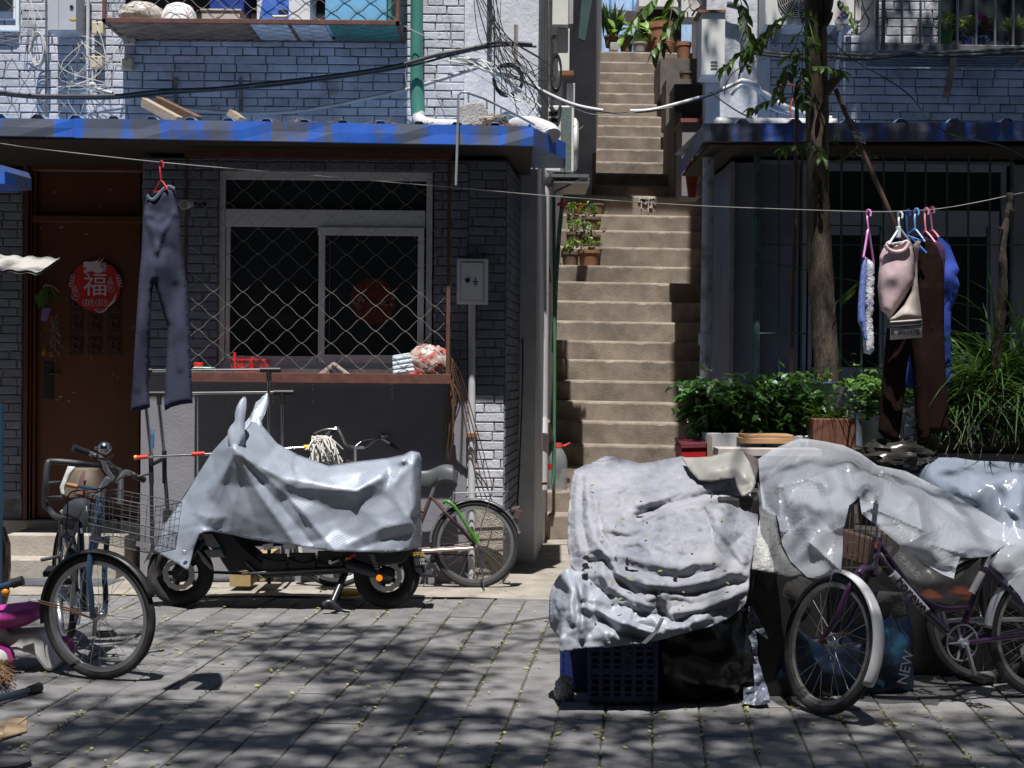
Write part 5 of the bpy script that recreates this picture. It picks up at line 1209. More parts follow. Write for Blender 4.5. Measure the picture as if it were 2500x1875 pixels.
def foam_box(x0, x1, y0, y1, Y, d, lab, name='foam_planter'):
    a, b = P(x0,y1,Y), P(x1,y0,Y); t = thing(name,lab,'planter',(a.x,Y,a.z)); mb = MB(); w_ = .025
    mb.box((a.x,Y,zb_),(b.x,Y+w_,b.z)); mb.box((a.x,Y+d-w_,zb_),(b.x,Y+d,b.z)); mb.box((a.x,Y+w_,zb_),(a.x+w_,Y+d-w_,b.z)); mb.box((b.x-w_,Y+w_,zb_),(b.x,Y+d-w_,b.z))
    return t, mb, a, b
for x0,x1,y0,lab,seed in ((1722,1862,1058,'white foam box of pepper plants nearest the stairs',1),(1868,1992,1064,'white foam box of pepper plants beside the terracotta trough',2)):
    t, mb, a, b = foam_box(x0,x1,y0,1104,8.42,.4,lab); mb.build('box', mat('white_styrofoam',(.55,.57,.6),rough=.8,var=.08,bump=.2,bscale=200), t, bevel=.006)
    MB().box((a.x+.02,8.44,b.z-.05),(b.x-.02,8.8,b.z-.02)).build('soil', M_soil, t)
    fo = MB(); st = MB(); n = 9
    for k in range(n):
        base = Vector((a.x+.03+(b.x-a.x-.04)*(k+.5)/n+rl.gauss(0,.02), 8.5+rl.random()*.25, b.z-.02)); hgt = (P(1800,900,8.6).z-b.z)*rl.uniform(.78,1.02)
        bushy(fo, st, base, hgt, .085, 4, 26, .085, .04, rl)
    if seed == 1:
        for k in range(5): bushy(fo, st, Vector((a.x+.02,8.5+.06*k,b.z)), .33, .10, 2, 22, .085, .04, rl)
        for k in range(60): p = P(rl.uniform(1668,1735),rl.uniform(960,1020),8.55); leaflet(fo,p,Vector((rl.gauss(-.6,.5),rl.gauss(-.3,.6),-.3)).normalized(),Vector((0,-.2,1)),.085,.035)
    st.build('stems', mat('stem_green',(.06,.1,.03)), t); fo.build('foliage', M_green2, t)
# enamel basin behind
eb = thing('enamel_basin','white enamel basin with blue rim behind the pepper plants','basin',P(2000,945,8.95))
c = P(2003,960,8.9); c.z = zb_; top = P(2003,935,8.9).z
mb = MB(); mb.lathe([(.10,top-.13-zb_),(.14,top-zb_-.03),(.155,top-zb_),(.145,top-zb_+.002),(.13,top-zb_-.02)],c,n=32,cap=False); mb.lathe([(.11,0),(.11,top-.13-zb_)],c,n=20); mb.build('bowl', M_whiteplastic, eb, smooth=True)
MB().tube([c+Vector((.157*math.cos(q),.157*math.sin(q),top-zb_)) for q in [k*math.pi/16 for k in range(32)]],.004,6,closed=True).build('rim', mat('enamel_blue',(.06,.09,.3)), eb)
mb = MB(); seedling(mb, c+Vector((-.03,0,top-zb_-.02)), .14, .09, 40, .05, rl); mb.build('seedling', M_lime, eb)
# terracotta trough of chives
t, mb, a, b = foam_box(1984,2088,1022,1104,8.3,.3,'dark terracotta trough of grassy chives','chive_trough'); mb.build('trough', mat('rust_trough',(.13,.05,.03),rough=.7,var=.3), t, bevel=.008)
def blades(mb, c, sx, sy, n, L, w_, rr, arch=.9, lean=(0,-.2), stiff=.25):
    for k in range(n):
        p = Vector(c)+Vector((rr.uniform(-sx,sx),rr.uniform(-sy,sy),0)); d = Vector((rr.gauss(lean[0],stiff),rr.gauss(lean[1],stiff),1)).normalized(); l = L*rr.uniform(.55,1.1); m = 7; a_ = arch*rr.uniform(.4,1.3)
        s = d.cross(Vector((rr.gauss(0,1),rr.gauss(0,1),.2))).normalized(); row = []; q = p.copy(); dd = d.copy()
        for j in range(m):
            ww = w_*(1-.85*(j/(m-1))**2); row.append([q-s*ww/2,q+s*ww/2]); h = Vector((dd.x,dd.y,0)); 
            dd = (dd+(Vector((h.x*.3,h.y*.3,-a_/m*1.6)))).normalized(); q = q+dd*l/m
        mb.grid(row)
mb = MB(); blades(mb,((a.x+b.x)/2,8.45,b.z-.02),(b.x-a.x)*.42,.1,170,.28,.008,rl,arch=1.0,stiff=.35); mb.build('chives', M_grass, t)
MB().box((a.x+.02,8.32,b.z-.06),(b.x-.02,8.58,b.z-.02)).build('soil', M_soil, t)
# white bucket plant
m_, c, r, h = pot(2112,2226,1012,1100,8.3,M_whiteplastic,taper=.85); c.z = c.z; t = thing('bucket_plant','paint spattered white bucket with a round leaved plant','plant',c)
m_.build('bucket', mat('spattered_white',(.55,.57,.58),rough=.45,var=.08,dirt=(.06,.06,.08),dscale=9,dlim=(.64,.68)), t, smooth=True)
fo = MB(); st = MB()
for k in range(7): bushy(fo, st, c+Vector((rl.gauss(0,.05),rl.gauss(0,.04),h*.85)), .26, .13, 2, 26, .06, .045, rl, droop=-.05)
st.build('stems', MATS['stem_green'], t); fo.build('foliage', leafmat('round_leaf',(.08,.17,.035)), t)
MB().lathe([(.001,h*.84),(r*.86,h*.86)],c,n=16,cap=False).build('soil', M_soil, t)
fo = MB(); 
for k in range(9): sp = spline([P(2120+k*9,930+rl.uniform(-15,25),8.8),P(2080+k*8,905+rl.uniform(-15,25),8.75),P(2050+k*9,900+rl.uniform(-40,30),8.7)],4); fo.tube(sp,.0025,4); [leaflet(fo,q,Vector((rl.gauss(0,1),-.3,rl.gauss(0,.5))).normalized(),Vector((0,-.3,1)),.04,.01) for q in sp[::2]]
tag(fo.build('weed', M_grass),'thin straggling weed behind the round leaved plant','weed')
# the big clump of long arching leaves
cl = thing('arching_grass','large clump of long arching strap leaves at the right edge','plant',P(2440,1150,8.35))
fo = MB(); cx = P(2420,1100,8.45)
for sx,n,L,zz in ((-.02,260,.62,.0),(.12,260,.85,.05),(.3,300,.95,.1),(.5,260,.85,.05),(.0,170,.5,-.15),(.2,170,.5,-.12),(.42,170,.5,-.15)): blades(fo,(cx.x-.18+sx,8.5,zb_+.22+zz),.16,.18,n,L,.014,rl,arch=1.25,lean=(0,-.25),stiff=.38)
fo.build('foliage', leafmat('strap_leaf',(.04,.088,.018)), cl)
MB().box((cx.x-.35,8.4,zb_),(cx.x+.6,8.8,zb_+.25)).build('pot', M_terrad, cl)
mb = MB()
for k in range(14): p = P(rl.uniform(2280,2480),rl.uniform(1085,1125),8.2); mb.tube(spline([p,p+Vector((rl.gauss(0,.04),-.02,.1)),p+Vector((rl.gauss(0,.08),-.02,.22))],4),.002,4); mb.ball(p+Vector((0,-.01,.1)),.006,5,4)
tag(mb.build('wild_flowers', mat('flower_white',(.4,.4,.34))),'thin weeds with tiny white flowers below the arching leaves','weeds')
# boards, crate, red box
mb = MB(); Y = 8.22
mb.pbox(1816,1062,1937,1071,Y,Y+.3); mb.pbox(1812,1071,1936,1083,Y-.01,Y+.3); tag(mb.build('wooden_tray', mat('raw_pine',(.36,.21,.11),rough=.8,var=.25,stretch=(1,4,8)),bevel=.003),'shallow raw wooden tray in front of the pepper plants','tray')
mb = MB(); a = P(1800,1098,8.2); mb.box((a.x-.12,8.1,a.z-.03),(a.x+.45,8.3,a.z+.012)); tag(mb.build('pale_board', mat('chalky_board',(.42,.38,.36)),bevel=.003),'pale board under the raw wooden tray','board')
rb = thing('red_box','open red box at the left end of the plant row','box',P(1695,1118,8.3))
mb = MB(); a,b = P(1664,1140,8.3),P(1727,1092,8.3); w_=.012
mb.box((a.x,8.3,a.z),(b.x,8.3+w_,b.z)); mb.box((a.x,8.6,a.z),(b.x,8.6+w_,b.z+.02)); mb.box((a.x,8.3+w_,a.z),(a.x+w_,8.6,b.z)); mb.box((b.x-w_,8.3+w_,a.z),(b.x,8.6,b.z)); mb.build('body', mat('red_lacquer',(.4,.015,.02),rough=.35,var=.2), rb)
mb = MB(); mb.prism(PS(((1662,1084),(1725,1082),(1727,1092),(1664,1094)),8.29),(0,.32,.02)); mb.build('lid', mat('dark_red_lid',(.14,.02,.03)), rb)
mb = MB(); mb.prism(PS(((1726,1060),(1738,1066),(1740,1120),(1727,1118)),8.25),(0,.02,0)); tag(mb.build('timber_plank', mat('grey_timber',(.24,.18,.14))),'upright timber slat between the red box and the foam box','slat')
o = crumple((P(2190,1108,8.1).x,8.12,P(2190,1118,8.1).z),(.17,.12,.085),4,.3,freq=4).build('black_bag', mat('black_film',(.03,.028,.026),rough=.2,var=.3), smooth=True); tag(o,'crumpled black plastic film below the white bucket','plastic film')
# sticks and posts
mb = MB(); rr = random.Random(9); sp = spline([P(2465,470,8.05),P(2462,520,8.06),P(2447,600,8.08),P(2450,700,8.1),P(2440,800,8.15),P(2425,960,8.25),P(2420,1090,8.3)],5)
mb.tube(sp,[.017+.005*math.sin(k*1.7)*rr.random()+.0004*k for k in range(len(sp))],9); mb.tube([P(2450,560,8.07),P(2440,556,8.0)],.008,6); mb.tube([P(2466,515,8.06),P(2474,512,8.0)],.008,6)
tag(mb.build('prop_stick', M_bark),'knotty branch propping up the clothesline at the right','stick')
mb = MB(); mb.tube([P(2040,218,9.15),P(2082,320,9.1),P(2120,400,9.05),P(2160,490,9.0),P(2235,665,8.9)],.0155,8); wp = thing('wooden_pole','long brown wooden pole slanting down from the tree','pole',P(2235,665,8.9)); mb.build('shaft', mat('reddish_pole',(.085,.045,.032),rough=.7,var=.25), wp, smooth=True)
mb = MB(); [mb.tube([P(2092+k*2,322+k*5,9.07)+Vector((.028*math.cos(q),.03*math.sin(q),.012*math.sin(q+k))) for q in [j*.7 for j in range(10)]],.004,4) for k in range(6)]; mb.build('wire_lashing', M_steel, wp)
tag(MB().tube([P(1946,242,9.6),P(1940,560,9.6),P(1929,1000,9.6),P(1927,1130,9.6)],.014,7).build('rusty_post', mat('rusty_iron',(.09,.04,.03),rough=.85,var=.4), smooth=True),'thin rusty iron post left of the tree trunk','post')
# flower pots in the barred window on the upper right
Yf = 11.86
for a,b,y0,y1,m,lab,kind in ((2293,2332,72,112,mat('leaf_green_pot',(.10,.24,.06)),'green pot with a yellow green bush in the barred window',0),(2352,2390,88,112,mat('blue_cell_pot',(.05,.08,.3),dirt=(.5,.5,.55),dscale=22,dlim=(.52,.56)),'blue patterned pot with small leaves in the barred window',1),(2388,2426,86,112,mat('blue_cell_pot',(.05,.08,.3)),'blue patterned pot with a magenta flower in the barred window',2),(2466,2506,66,112,M_terrad,'brown pot with a pale succulent in the barred window',3)):
    m_, c, r, h = pot(a,b,y0,y1,Yf,m,rim=False); c2 = c; t = thing('flower_pot',lab,'flower pot',c,'flower pots in the barred window'); m_.build('pot', m, t, smooth=True); fo = MB()
    if kind == 0:
        for k in range(170): v = Vector((rl.gauss(0,1),rl.gauss(0,1),rl.gauss(0,1))).normalized()*.085*rl.random()**.4; leaflet(fo,c+Vector((0,0,h+.06))+v,v.normalized(),Vector((0,0,1)),.03,.025)
    elif kind == 3: [leaflet(fo,c+Vector((0,0,h*.9)),Vector((rl.gauss(0,.8),rl.gauss(-.2,.6),.7)).normalized(),Vector((0,-1,.4)),.14,.05) for k in range(22)]
    else: seedling(fo,c+Vector((0,0,h*.85)),.1,.16,26,.07,rl)
    fo.build('plant', leafmat('yellow_green',(.2,.26,.03)) if kind in (0,1) else (leafmat('pale_succulent',(.3,.36,.16)) if kind == 3 else leafmat('maroon_leaf',(.09,.05,.03))), t)
    if kind == 2: mb = MB(); [leaflet(mb,c+Vector((-.03,-.02,h+.13)),Vector((rl.gauss(0,.5),rl.gauss(-.3,.4),1)).normalized(),Vector((0,-1,.2)),.06,.03) for k in range(9)]; mb.build('flower', mat('magenta_petal',(.5,.03,.32)), t)
# ================================================================== clothesline and washing
LY = lambda px: 6.6+px/2500*1.5
mb = MB(); lp = [(-60,343),(0,350),(100,364),(390,396),(700,423),(1120,459),(1400,483),(1700,502),(1900,510),(2120,517),(2210,515),(2270,512),(2330,504),(2400,491),(2465,477),(2540,462)]
mb.tube(spline([P(x,y,LY(x)) for x,y in lp],4),.0021,6); tag(mb.build('clothesline', mat('line_wire',(.33,.32,.32),rough=.45,metal=.3)),'thin wire clothesline sagging across the whole lane','clothesline')
def zx(pts, Y, ox=1800, oy=450): return [(ox+a/3.16, oy+b/3.16, Y) for a, b in pts]
# ---- grey trousers on a red hanger
Y = LY(396)
tr = thing('trousers','slate grey sweatpants hanging by the waist in front of the shop door','trousers',P(396,480,Y))
ol = [(359,474),(363,480),(372,486),(381,482),(389,472),(397,462),(408,454),(420,455),(427,462),(430,485),(437,530),(446,621),(456,703),(464,830),(467,910),(470,984),(440,988),(418,994),(403,1003),(401,990),(403,930),(408,850),(409,798),(399,766),(387,722),(376,690),(371,712),(368,760),(364,850),(362,930),(366,995),(345,1002),(322,1006),(318,1004),(323,950),(330,830),(338,700),(345,620),(349,540),(352,510),(356,490)]
inner = [(395,560,Y-.01),(380,600,Y+.01),(420,650,Y-.012),(365,640,Y-.008),(390,500,Y+.012),(380,540,Y+.022),(440,800,Y-.01),(345,800,Y-.01),(382,650,Y-.012)]
m_ = sheet([(a,b,Y+(.0)) for a,b in ol],inner,res=6,smooth=2,back=.028,seed=1,folds=[([(384,597),(378,680)],0.0126,5),([(357,520),(372,570),(382,610)],0.0147,5),([(425,520),(395,570),(382,620)],0.0147,5),([(415,620),(440,900)],0.0084,8),([(345,650),(335,950)],0.0084,7),([(400,470),(404,520)],0.0050,4),([(412,466),(416,520)],0.0050,4),([(420,470),(424,530)],0.0050,4),([(428,700),(418,985)],-0.0084,8),([(370,525),(384,540),(398,530)],0.0126,6)],noise=0)
m_.build('cloth', mat('slate_jersey',(.05,.055,.09),rough=.95,var=.06,scale=40,spec=.1), tr, smooth=True)
mb = MB(); wp_ = [(359,474),(366,484),(376,485),(389,472),(400,460),(413,454),(426,460)]; mb.tube(spline([P(a,b+2,Y-.022) for a,b in wp_],5),.009,6); mb.build('waistband', mat('slate_rib',(.10,.11,.17),rough=.9), tr, smooth=True)
def hanger(lab, m, hook, neck, L, R_, Y, r=.0055, grp='plastic hangers on the line'):
    t = thing('hanger', lab, 'hanger', P(*neck,Y), grp)
    hx, hy = hook; mb = MB()
    mb.tube(spline([P(hx-5,hy+17,Y+.015),P(hx-5,hy+5,Y+.01),P(hx,hy,Y),P(hx+5,hy+6,Y-.01),P(hx+4,hy+16,Y-.015)],4),r,6)
    mb.tube(spline([P(hx-4,hy+14,Y+.012),P((hx+neck[0])/2-3,(hy+neck[1])/2+3,Y),P(*neck,Y)],4),r,6); mb.build('hook', m, t, smooth=True)
    mb = MB(); mb.tube(spline([P(*L[:2],Y+L[2]),P((L[0]+neck[0])/2,(L[1]+neck[1])/2-2,Y+L[2]/2),P(*neck,Y),P((R_[0]+neck[0])/2,(R_[1]+neck[1])/2-2,Y+R_[2]/2),P(*R_[:2],Y+R_[2])],4),r*1.1,6); mb.tube([P(*L[:2],Y+L[2]),P(*R_[:2],Y+R_[2])],r*.8,6); mb.build('bar', m, t, smooth=True)
    return t
M_hred = mat('red_hanger',(.4,.03,.03),rough=.35); M_hpink = mat('pink_hanger',(.62,.2,.32),rough=.35); M_hblue = mat('blue_hanger',(.12,.26,.62),rough=.35); M_hwhite = mat('pale_hanger',(.5,.55,.6),rough=.35); M_hlil = mat('lilac_hanger',(.55,.2,.5),rough=.35)
hanger('red wire hanger holding the slate sweatpants', M_hred, (394,393),(394,442),(375,470,.03),(409,462,-.03), Y-.01, .004)
# ---- towel, two halves
Y = LY(2120); hanger('lilac hanger carrying the lace towel', M_hlil, (2121,512),(2120,560),(2108,628,-.05),(2133,642,.08), Y)
tw = thing('towel','blue and white lace towel on the lilac hanger','towel',P(2118,740,Y))
ol = zx([(968,572),(992,556),(1000,700),(990,850),(985,1000),(1005,1200),(985,1210),(972,1180),(955,1110),(930,1060),(932,930),(937,850),(950,700)],Y-.03)
sheet(ol,res=5,back=.02,seed=3,folds=[(zx([(975,600),(960,850),(955,1050)],0),0.0084,5)],noise=0).build('lining', mat('blue_towel',(.14,.2,.5),rough=.95,var=.25,scale=50), tw, smooth=True)
ol = zx([(990,556),(1030,592),(1052,620),(1053,800),(1046,1000),(1056,1270),(1030,1300),(982,1296),(978,1200),(990,1000),(985,800)],Y)
sheet(ol,res=5,back=.02,seed=4,noise=.03,excess=.10,it=90,maxd=.035).build('lace', mat('white_lace',(.55,.55,.6),rough=.95,var=.3,scale=60,bump=1,bscale=120,dirt=(.2,.22,.42),dscale=14,dlim=(.52,.62)), tw, smooth=True)
# ---- tops
Y = LY(2200); hanger('white hanger under the pink top', M_hwhite, (2198,517),(2196,560),(2170,596,-.06),(2221,588,.04), Y)
mb = MB(); mb.pbox(2189,552,2200,580,Y-.015,Y+.015); tag(mb.build('clip', M_hwhite, bevel=.004),'white swivel clip on the neck of the white hanger','clip')
pt = thing('pink_top','pale pink sleeveless top gathered on the white hanger','top',P(2190,680,Y))
ol = zx([(1142,470),(1150,447),(1172,432),(1185,455),(1215,470),(1262,452),(1285,432),(1312,425),(1340,445),(1355,490),(1372,540),(1372,600),(1362,690),(1360,750),(1330,810),(1270,905),(1215,990),(1190,1022),(1170,1036),(1150,1003),(1110,972),(1096,905),(1085,800),(1090,700),(1100,620),(1098,560),(1118,512)],Y+.02)
sheet(ol,zx([(1230,560)],Y)+zx([(1200,700)],Y-.015)+zx([(1280,800)],Y+.01)+zx([(1340,600)],Y+.02),res=6,smooth=4,back=.04,seed=5,folds=[(zx([(1340,480),(1360,560),(1362,640)],0),0.0128,11.5,1),(zx([(1240,640),(1225,900)],0),0.0094,9.6,1),(zx([(1180,720),(1150,960)],0),0.0077,9.6,1),(zx([(1300,620),(1230,960)],0),0.0086,11.5,1),(zx([(1150,500),(1200,530),(1290,520),(1350,490)],0),0.0086,7.7,1),(zx([(1170,480),(1240,505),(1310,470)],0),0.0086,7.7,1),(zx([(1205,650),(1190,850)],0),-0.0064,7.7,1)],noise=0).build('cloth', mat('pale_pink_jersey',(.50,.38,.405),rough=.9,spec=.2,var=.08,scale=30), pt, smooth=True)
Yb_ = Y-.015
mb = MB(); mb.tube(spline(zx([(1142,468),(1168,502),(1220,522),(1285,508),(1330,450)],0) and [P(a,b,Y-.05) for a,b,_ in zx([(1142,468),(1168,502),(1220,522),(1285,508),(1330,450)],0)],5),.011,8); mb.build('collar', MATS['pale_pink_jersey'], pt, smooth=True)
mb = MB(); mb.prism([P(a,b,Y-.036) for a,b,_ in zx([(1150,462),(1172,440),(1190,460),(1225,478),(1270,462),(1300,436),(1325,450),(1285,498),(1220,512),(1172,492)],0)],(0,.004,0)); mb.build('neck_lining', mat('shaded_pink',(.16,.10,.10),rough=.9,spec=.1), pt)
bt_ = thing('sports_top','cream top with black stripes and lettering on its hem band','top',P(2210,780,Yb_))
ol = zx([(1355,470),(1390,432),(1415,440),(1400,520),(1388,600),(1392,750),(1402,850),(1425,1040),(1180,1060),(1176,1040),(1215,1010),(1290,930),(1345,830),(1372,700),(1375,560)],Yb_)
sheet(ol,zx([(1300,1000)],Yb_-.05),res=6,smooth=3,back=.035,seed=6,folds=[(zx([(1330,860),(1300,1040)],0),0.0084,6),(zx([(1370,700),(1385,1030)],0),0.0084,6)],noise=0).build('cloth', mat('cream_jersey',(.40,.35,.32),rough=.9,spec=.2,var=.08), bt_, smooth=True)
def bandpt(zx_, zy, d=0):
    t = (zx_-1180)/245; p = P(1800+zx_/3.16, 450+zy/3.16, Yb_-.035-.045*math.sin(math.pi*min(max(t,0),1))-d); return p
def band(za, zb2, m, name, d):
    mb = MB(); g = []
    for s in range(3):
        row = []
        for k in range(15):
            x = 1180+245*k/14; sl = -18*k/14; y = za+(zb2-za)*s/2+sl+(8 if s else 0)*0; row.append(bandpt(x,y,d))
        g.append(row)
    mb.grid(g); return mb.build(name, m, bt_, smooth=True, solid=.004)
M_cream = MATS['cream_jersey']; M_stripe = mat('black_knit',(.02,.02,.028),rough=.9)
band(1056,1200,M_cream,'hem_band',0); band(1064,1080,M_stripe,'stripe',.007); band(1091,1107,M_stripe,'stripe',.007)
mb = MB(); chars = 'MY SPORTS'; xs_ = [1262,1282,0,1300,1319,1339,1358,1376,1398]
for ch, x in zip(chars, xs_):
    if ch == ' ': continue
    a, b = bandpt(x-9,1143,.008), bandpt(x+9,1142,.008); text_mb(ch, .046, facing((a+b)/2, b-a), depth=.004, mb=mb, bold=.0013)
for y in (1125,1143,1161): a, b = bandpt(1188,y,.008), bandpt(1208,y-1,.008); mb.bar(a,b,.004,.006)
mb.bar(bandpt(1190,1125,.008),bandpt(1190,1161,.008),.006,.004); mb.build('lettering', M_stripe, bt_)
# ---- brown trousers, purple and blue shirts with their hangers
Y2 = LY(2240)+.12
hanger('dark blue hanger nearest the white hanger', mat('royal_hanger',(.05,.13,.5),rough=.35), (2217,512),(2216,575),(2205,585,.05),(2262,618,-.04), Y2-.06)
hanger('bright blue hanger in the middle of the washing', M_hblue, (2238,509),(2234,560),(2215,575,.05),(2258,590,-.05), Y2)
hanger('pink hanger carrying the purple shirt', M_hpink, (2262,508),(2260,565),(2248,575,.05),(2283,592,-.05), Y2+.08)
hanger('pink hanger carrying the blue shirt, rightmost on the line', M_hpink, (2276,505),(2276,562),(2265,570,.05),(2292,580,-.05), Y2+.14)
bs = thing('blue_shirt','long cobalt blue shirt hanging rightmost on the line','shirt',P(2320,760,Y2+.18)); Yq = Y2+.18
ol = zx([(1545,405),(1580,415),(1640,470),(1690,600),(1715,660),(1692,700),(1715,770),(1700,860),(1650,965),(1645,1200),(1662,1550),(1612,1556),(1540,1560),(1380,1580),(1290,1570),(1300,1300),(1500,1200),(1560,900),(1540,600)],Yq)
sheet(ol,zx([(1640,700)],Yq-.06),res=8,smooth=3,back=.03,seed=7,folds=[(zx([(1560,430),(1680,720)],0),0.0126,7),(zx([(1625,700),(1625,1500)],0),0.0105,6),(zx([(1650,600),(1660,950)],0),-0.0084,5)],noise=0).build('cloth', mat('cobalt_cotton',(.035,.07,.34),rough=.9,spec=.15,var=.12), bs, smooth=True)
ps_ = thing('purple_shirt','dark purple shirt squeezed between the brown trousers and the blue shirt','shirt',P(2295,650,Y2+.1)); Yq = Y2+.1
ol = zx([(1500,420),(1560,440),(1600,490),(1606,560),(1592,800),(1560,820),(1520,700),(1490,500)],Yq)
sheet(ol,res=6,back=.03,seed=8,folds=[(zx([(1570,460),(1585,780)],0),0.0084,5)]).build('cloth', mat('plum_cotton',(.06,.025,.075),rough=.9,spec=.15), ps_, smooth=True)
bp_ = thing('trousers','dark brown trousers hanging beside the pink top','trousers',P(2220,850,Y2)); Yq = Y2-.02
pts = [(2249,586),(2270,584),(2287,600),(2303,640),(2306,703),(2305,798),(2308,893),(2313,975),(2317,1052),(2300,1056),(2275,1052),(2268,1077),(2243,1078),(2237,1040),(2233,975),(2228,900),(2221,858),(2214,900),(2208,975),(2200,1040),(2193,1079),(2175,1075),(2158,1068),(2144,1052),(2148,1000),(2152,940),(2160,860),(2166,800),(2200,815),(2225,790),(2240,700),(2243,620)]
sheet([(a,b,Yq) for a,b in pts],[(2270,700,Yq-.015),(2180,900,Yq-.015),(2260,900,Yq-.015)],res=6,smooth=3,back=.02,seed=9,folds=[([(2275,620),(2280,1050)],0.0126,8),([(2255,700),(2250,1050)],0.0126,7),([(2298,700),(2303,1040)],0.0105,6),([(2185,820),(2170,1050)],0.0126,8)],noise=0).build('cloth', mat('dark_brown_jersey',(.014,.0078,.0068),rough=.95,var=.12,spec=.04), bp_, smooth=True)

# ================================================================== drying rack with the mop
dk = thing('drying_rack','black and chrome folding clothes rack standing between the door and the scooter','clothes rack',P(370,1370,10.5))
M_chrome = mat('chrome',(.55,.55,.56),rough=.18,metal=1,var=.1)
mb = MB(); Ya_, Yb2 = 10.45, 10.72
mb.tube([P(363,905,Ya_),P(648,903,Ya_)],0.0114,10); mb.tube([P(365,961,Yb2),P(670,958,Yb2)],0.0114,10)
mb.tube([P(356,990,Ya_),P(369,1112,Ya_)],0.0126,10); mb.tube([P(387,975,Yb2),P(401,1110,Yb2)],0.0126,10)
mb.tube([P(656,925,Ya_),P(657,1300,Ya_)],0.0114,10); mb.tube([P(689,980,Yb2),P(691,1300,Yb2)],0.0114,10); mb.tube([P(358,905,Ya_),P(357,1000,Ya_)],0.0114,8)
mb.build('tube', M_chrome, dk, smooth=True)
for (x0,x1,y,Y,vx,y2) in ((635,685,903,Ya_,656,930),(365,410,961,Yb2,388,988),(668,717,958,Yb2,690,988),(350,372,905,Ya_,358,925)):
    MB().tube([P(x0,y,Y),P(x1,y,Y)],.019,10).tube([P(vx,y,Y),P(vx+1,y2,Y)],.018,10).build('joint', M_black, dk, smooth=True)
for up, lo in ((([P(368,1110,Ya_),P(370,1180,Ya_)],.017),([P(369,1125,Ya_),P(372,1385,Ya_)],.014)),(([P(401,1100,Yb2),P(402,1180,Yb2)],.017),([P(402,1150,Yb2),P(413,1290,Yb2),P(400,1400,Yb2-.2)],.014))):
    MB().tube(*up,10).tube(*lo,10).build('leg', M_black, dk, smooth=True)
for p in ([P(657,1290,Ya_),P(657,1425,Ya_)],[P(691,1290,Yb2),P(691,1412,Yb2)]): MB().tube(p,.014,8).build('leg', M_black, dk, smooth=True)
MB().tube([P(368,1135,Ya_),P(402,1118,Yb2)],.016,8).build('cross_tube', M_black, dk, smooth=True); MB().tube([P(360,1412,10.35),P(372,1400,Ya_),P(405,1404,Yb2),P(415,1398,10.9)],.014,8).build('foot', M_black, dk, smooth=True); MB().tube([P(372,1392,Ya_),P(657,1402,Ya_)],.011,8).build('cross_tube', M_black, dk, smooth=True)
mo = thing('mop','string mop with red and yellow grips laid across the clothes rack','mop',P(560,1105,10.4)); Ym = 10.4
mb = MB(); mb.tube([P(330,1117,Ym),P(520,1108,Ym),P(745,1092,Ym+.1)],0.0095,10); mb.build('shaft', M_chrome, mo, smooth=True)
mb = MB(); mb.tube([P(334,1117,Ym),P(362,1115,Ym)],0.0150,10); mb.tube([P(468,1109,Ym),P(500,1107,Ym)],0.0150,10); mb.tube([P(757,1092,Ym+.1),P(770,1092,Ym+.1)],0.0181,10); mb.build('red_grip', M_redpl, mo, smooth=True)
mb = MB(); mb.tube([P(328,1117,Ym),P(334,1117,Ym)],0.0164,10); mb.tube([P(742,1093,Ym+.1),P(757,1092,Ym+.1)],0.0200,10); mb.build('yellow_end', mat('yellow_plastic',(.6,.35,.03),rough=.4), mo, smooth=True)
mb = MB(); rm = random.Random(15)
for k in range(150):
    a = P(785+rm.gauss(0,9),1064+abs(rm.gauss(0,6)),Ym+.05+rm.gauss(0,.03)); s = rm.choice((-1,1)); e = P(785+rm.gauss(8,20),1095+rm.uniform(0,42),Ym-.02+rm.gauss(0,.06)); m = a.lerp(e,.5)+Vector((rm.gauss(0,.02),-.03,.03)); mb.tube(spline([a,m,e],3),.006,5)
mb.build('strings', mat('mop_string',(.5,.48,.45),rough=.95,island=.25,var=.15), mo)
tag(MB().tube([P(373,1060,10.38),P(372,1095,10.38)],0.0119,8).tube(spline([P(373,1060,10.38),P(370,1050,10.38),P(373,1046,10.38),P(377,1052,10.38),P(374,1060,10.38)],3),.003,5).build('brush_handle', mat('blue_grip',(.05,.17,.36),rough=.4), smooth=True),'blue brush handle standing behind the clothes rack','brush')
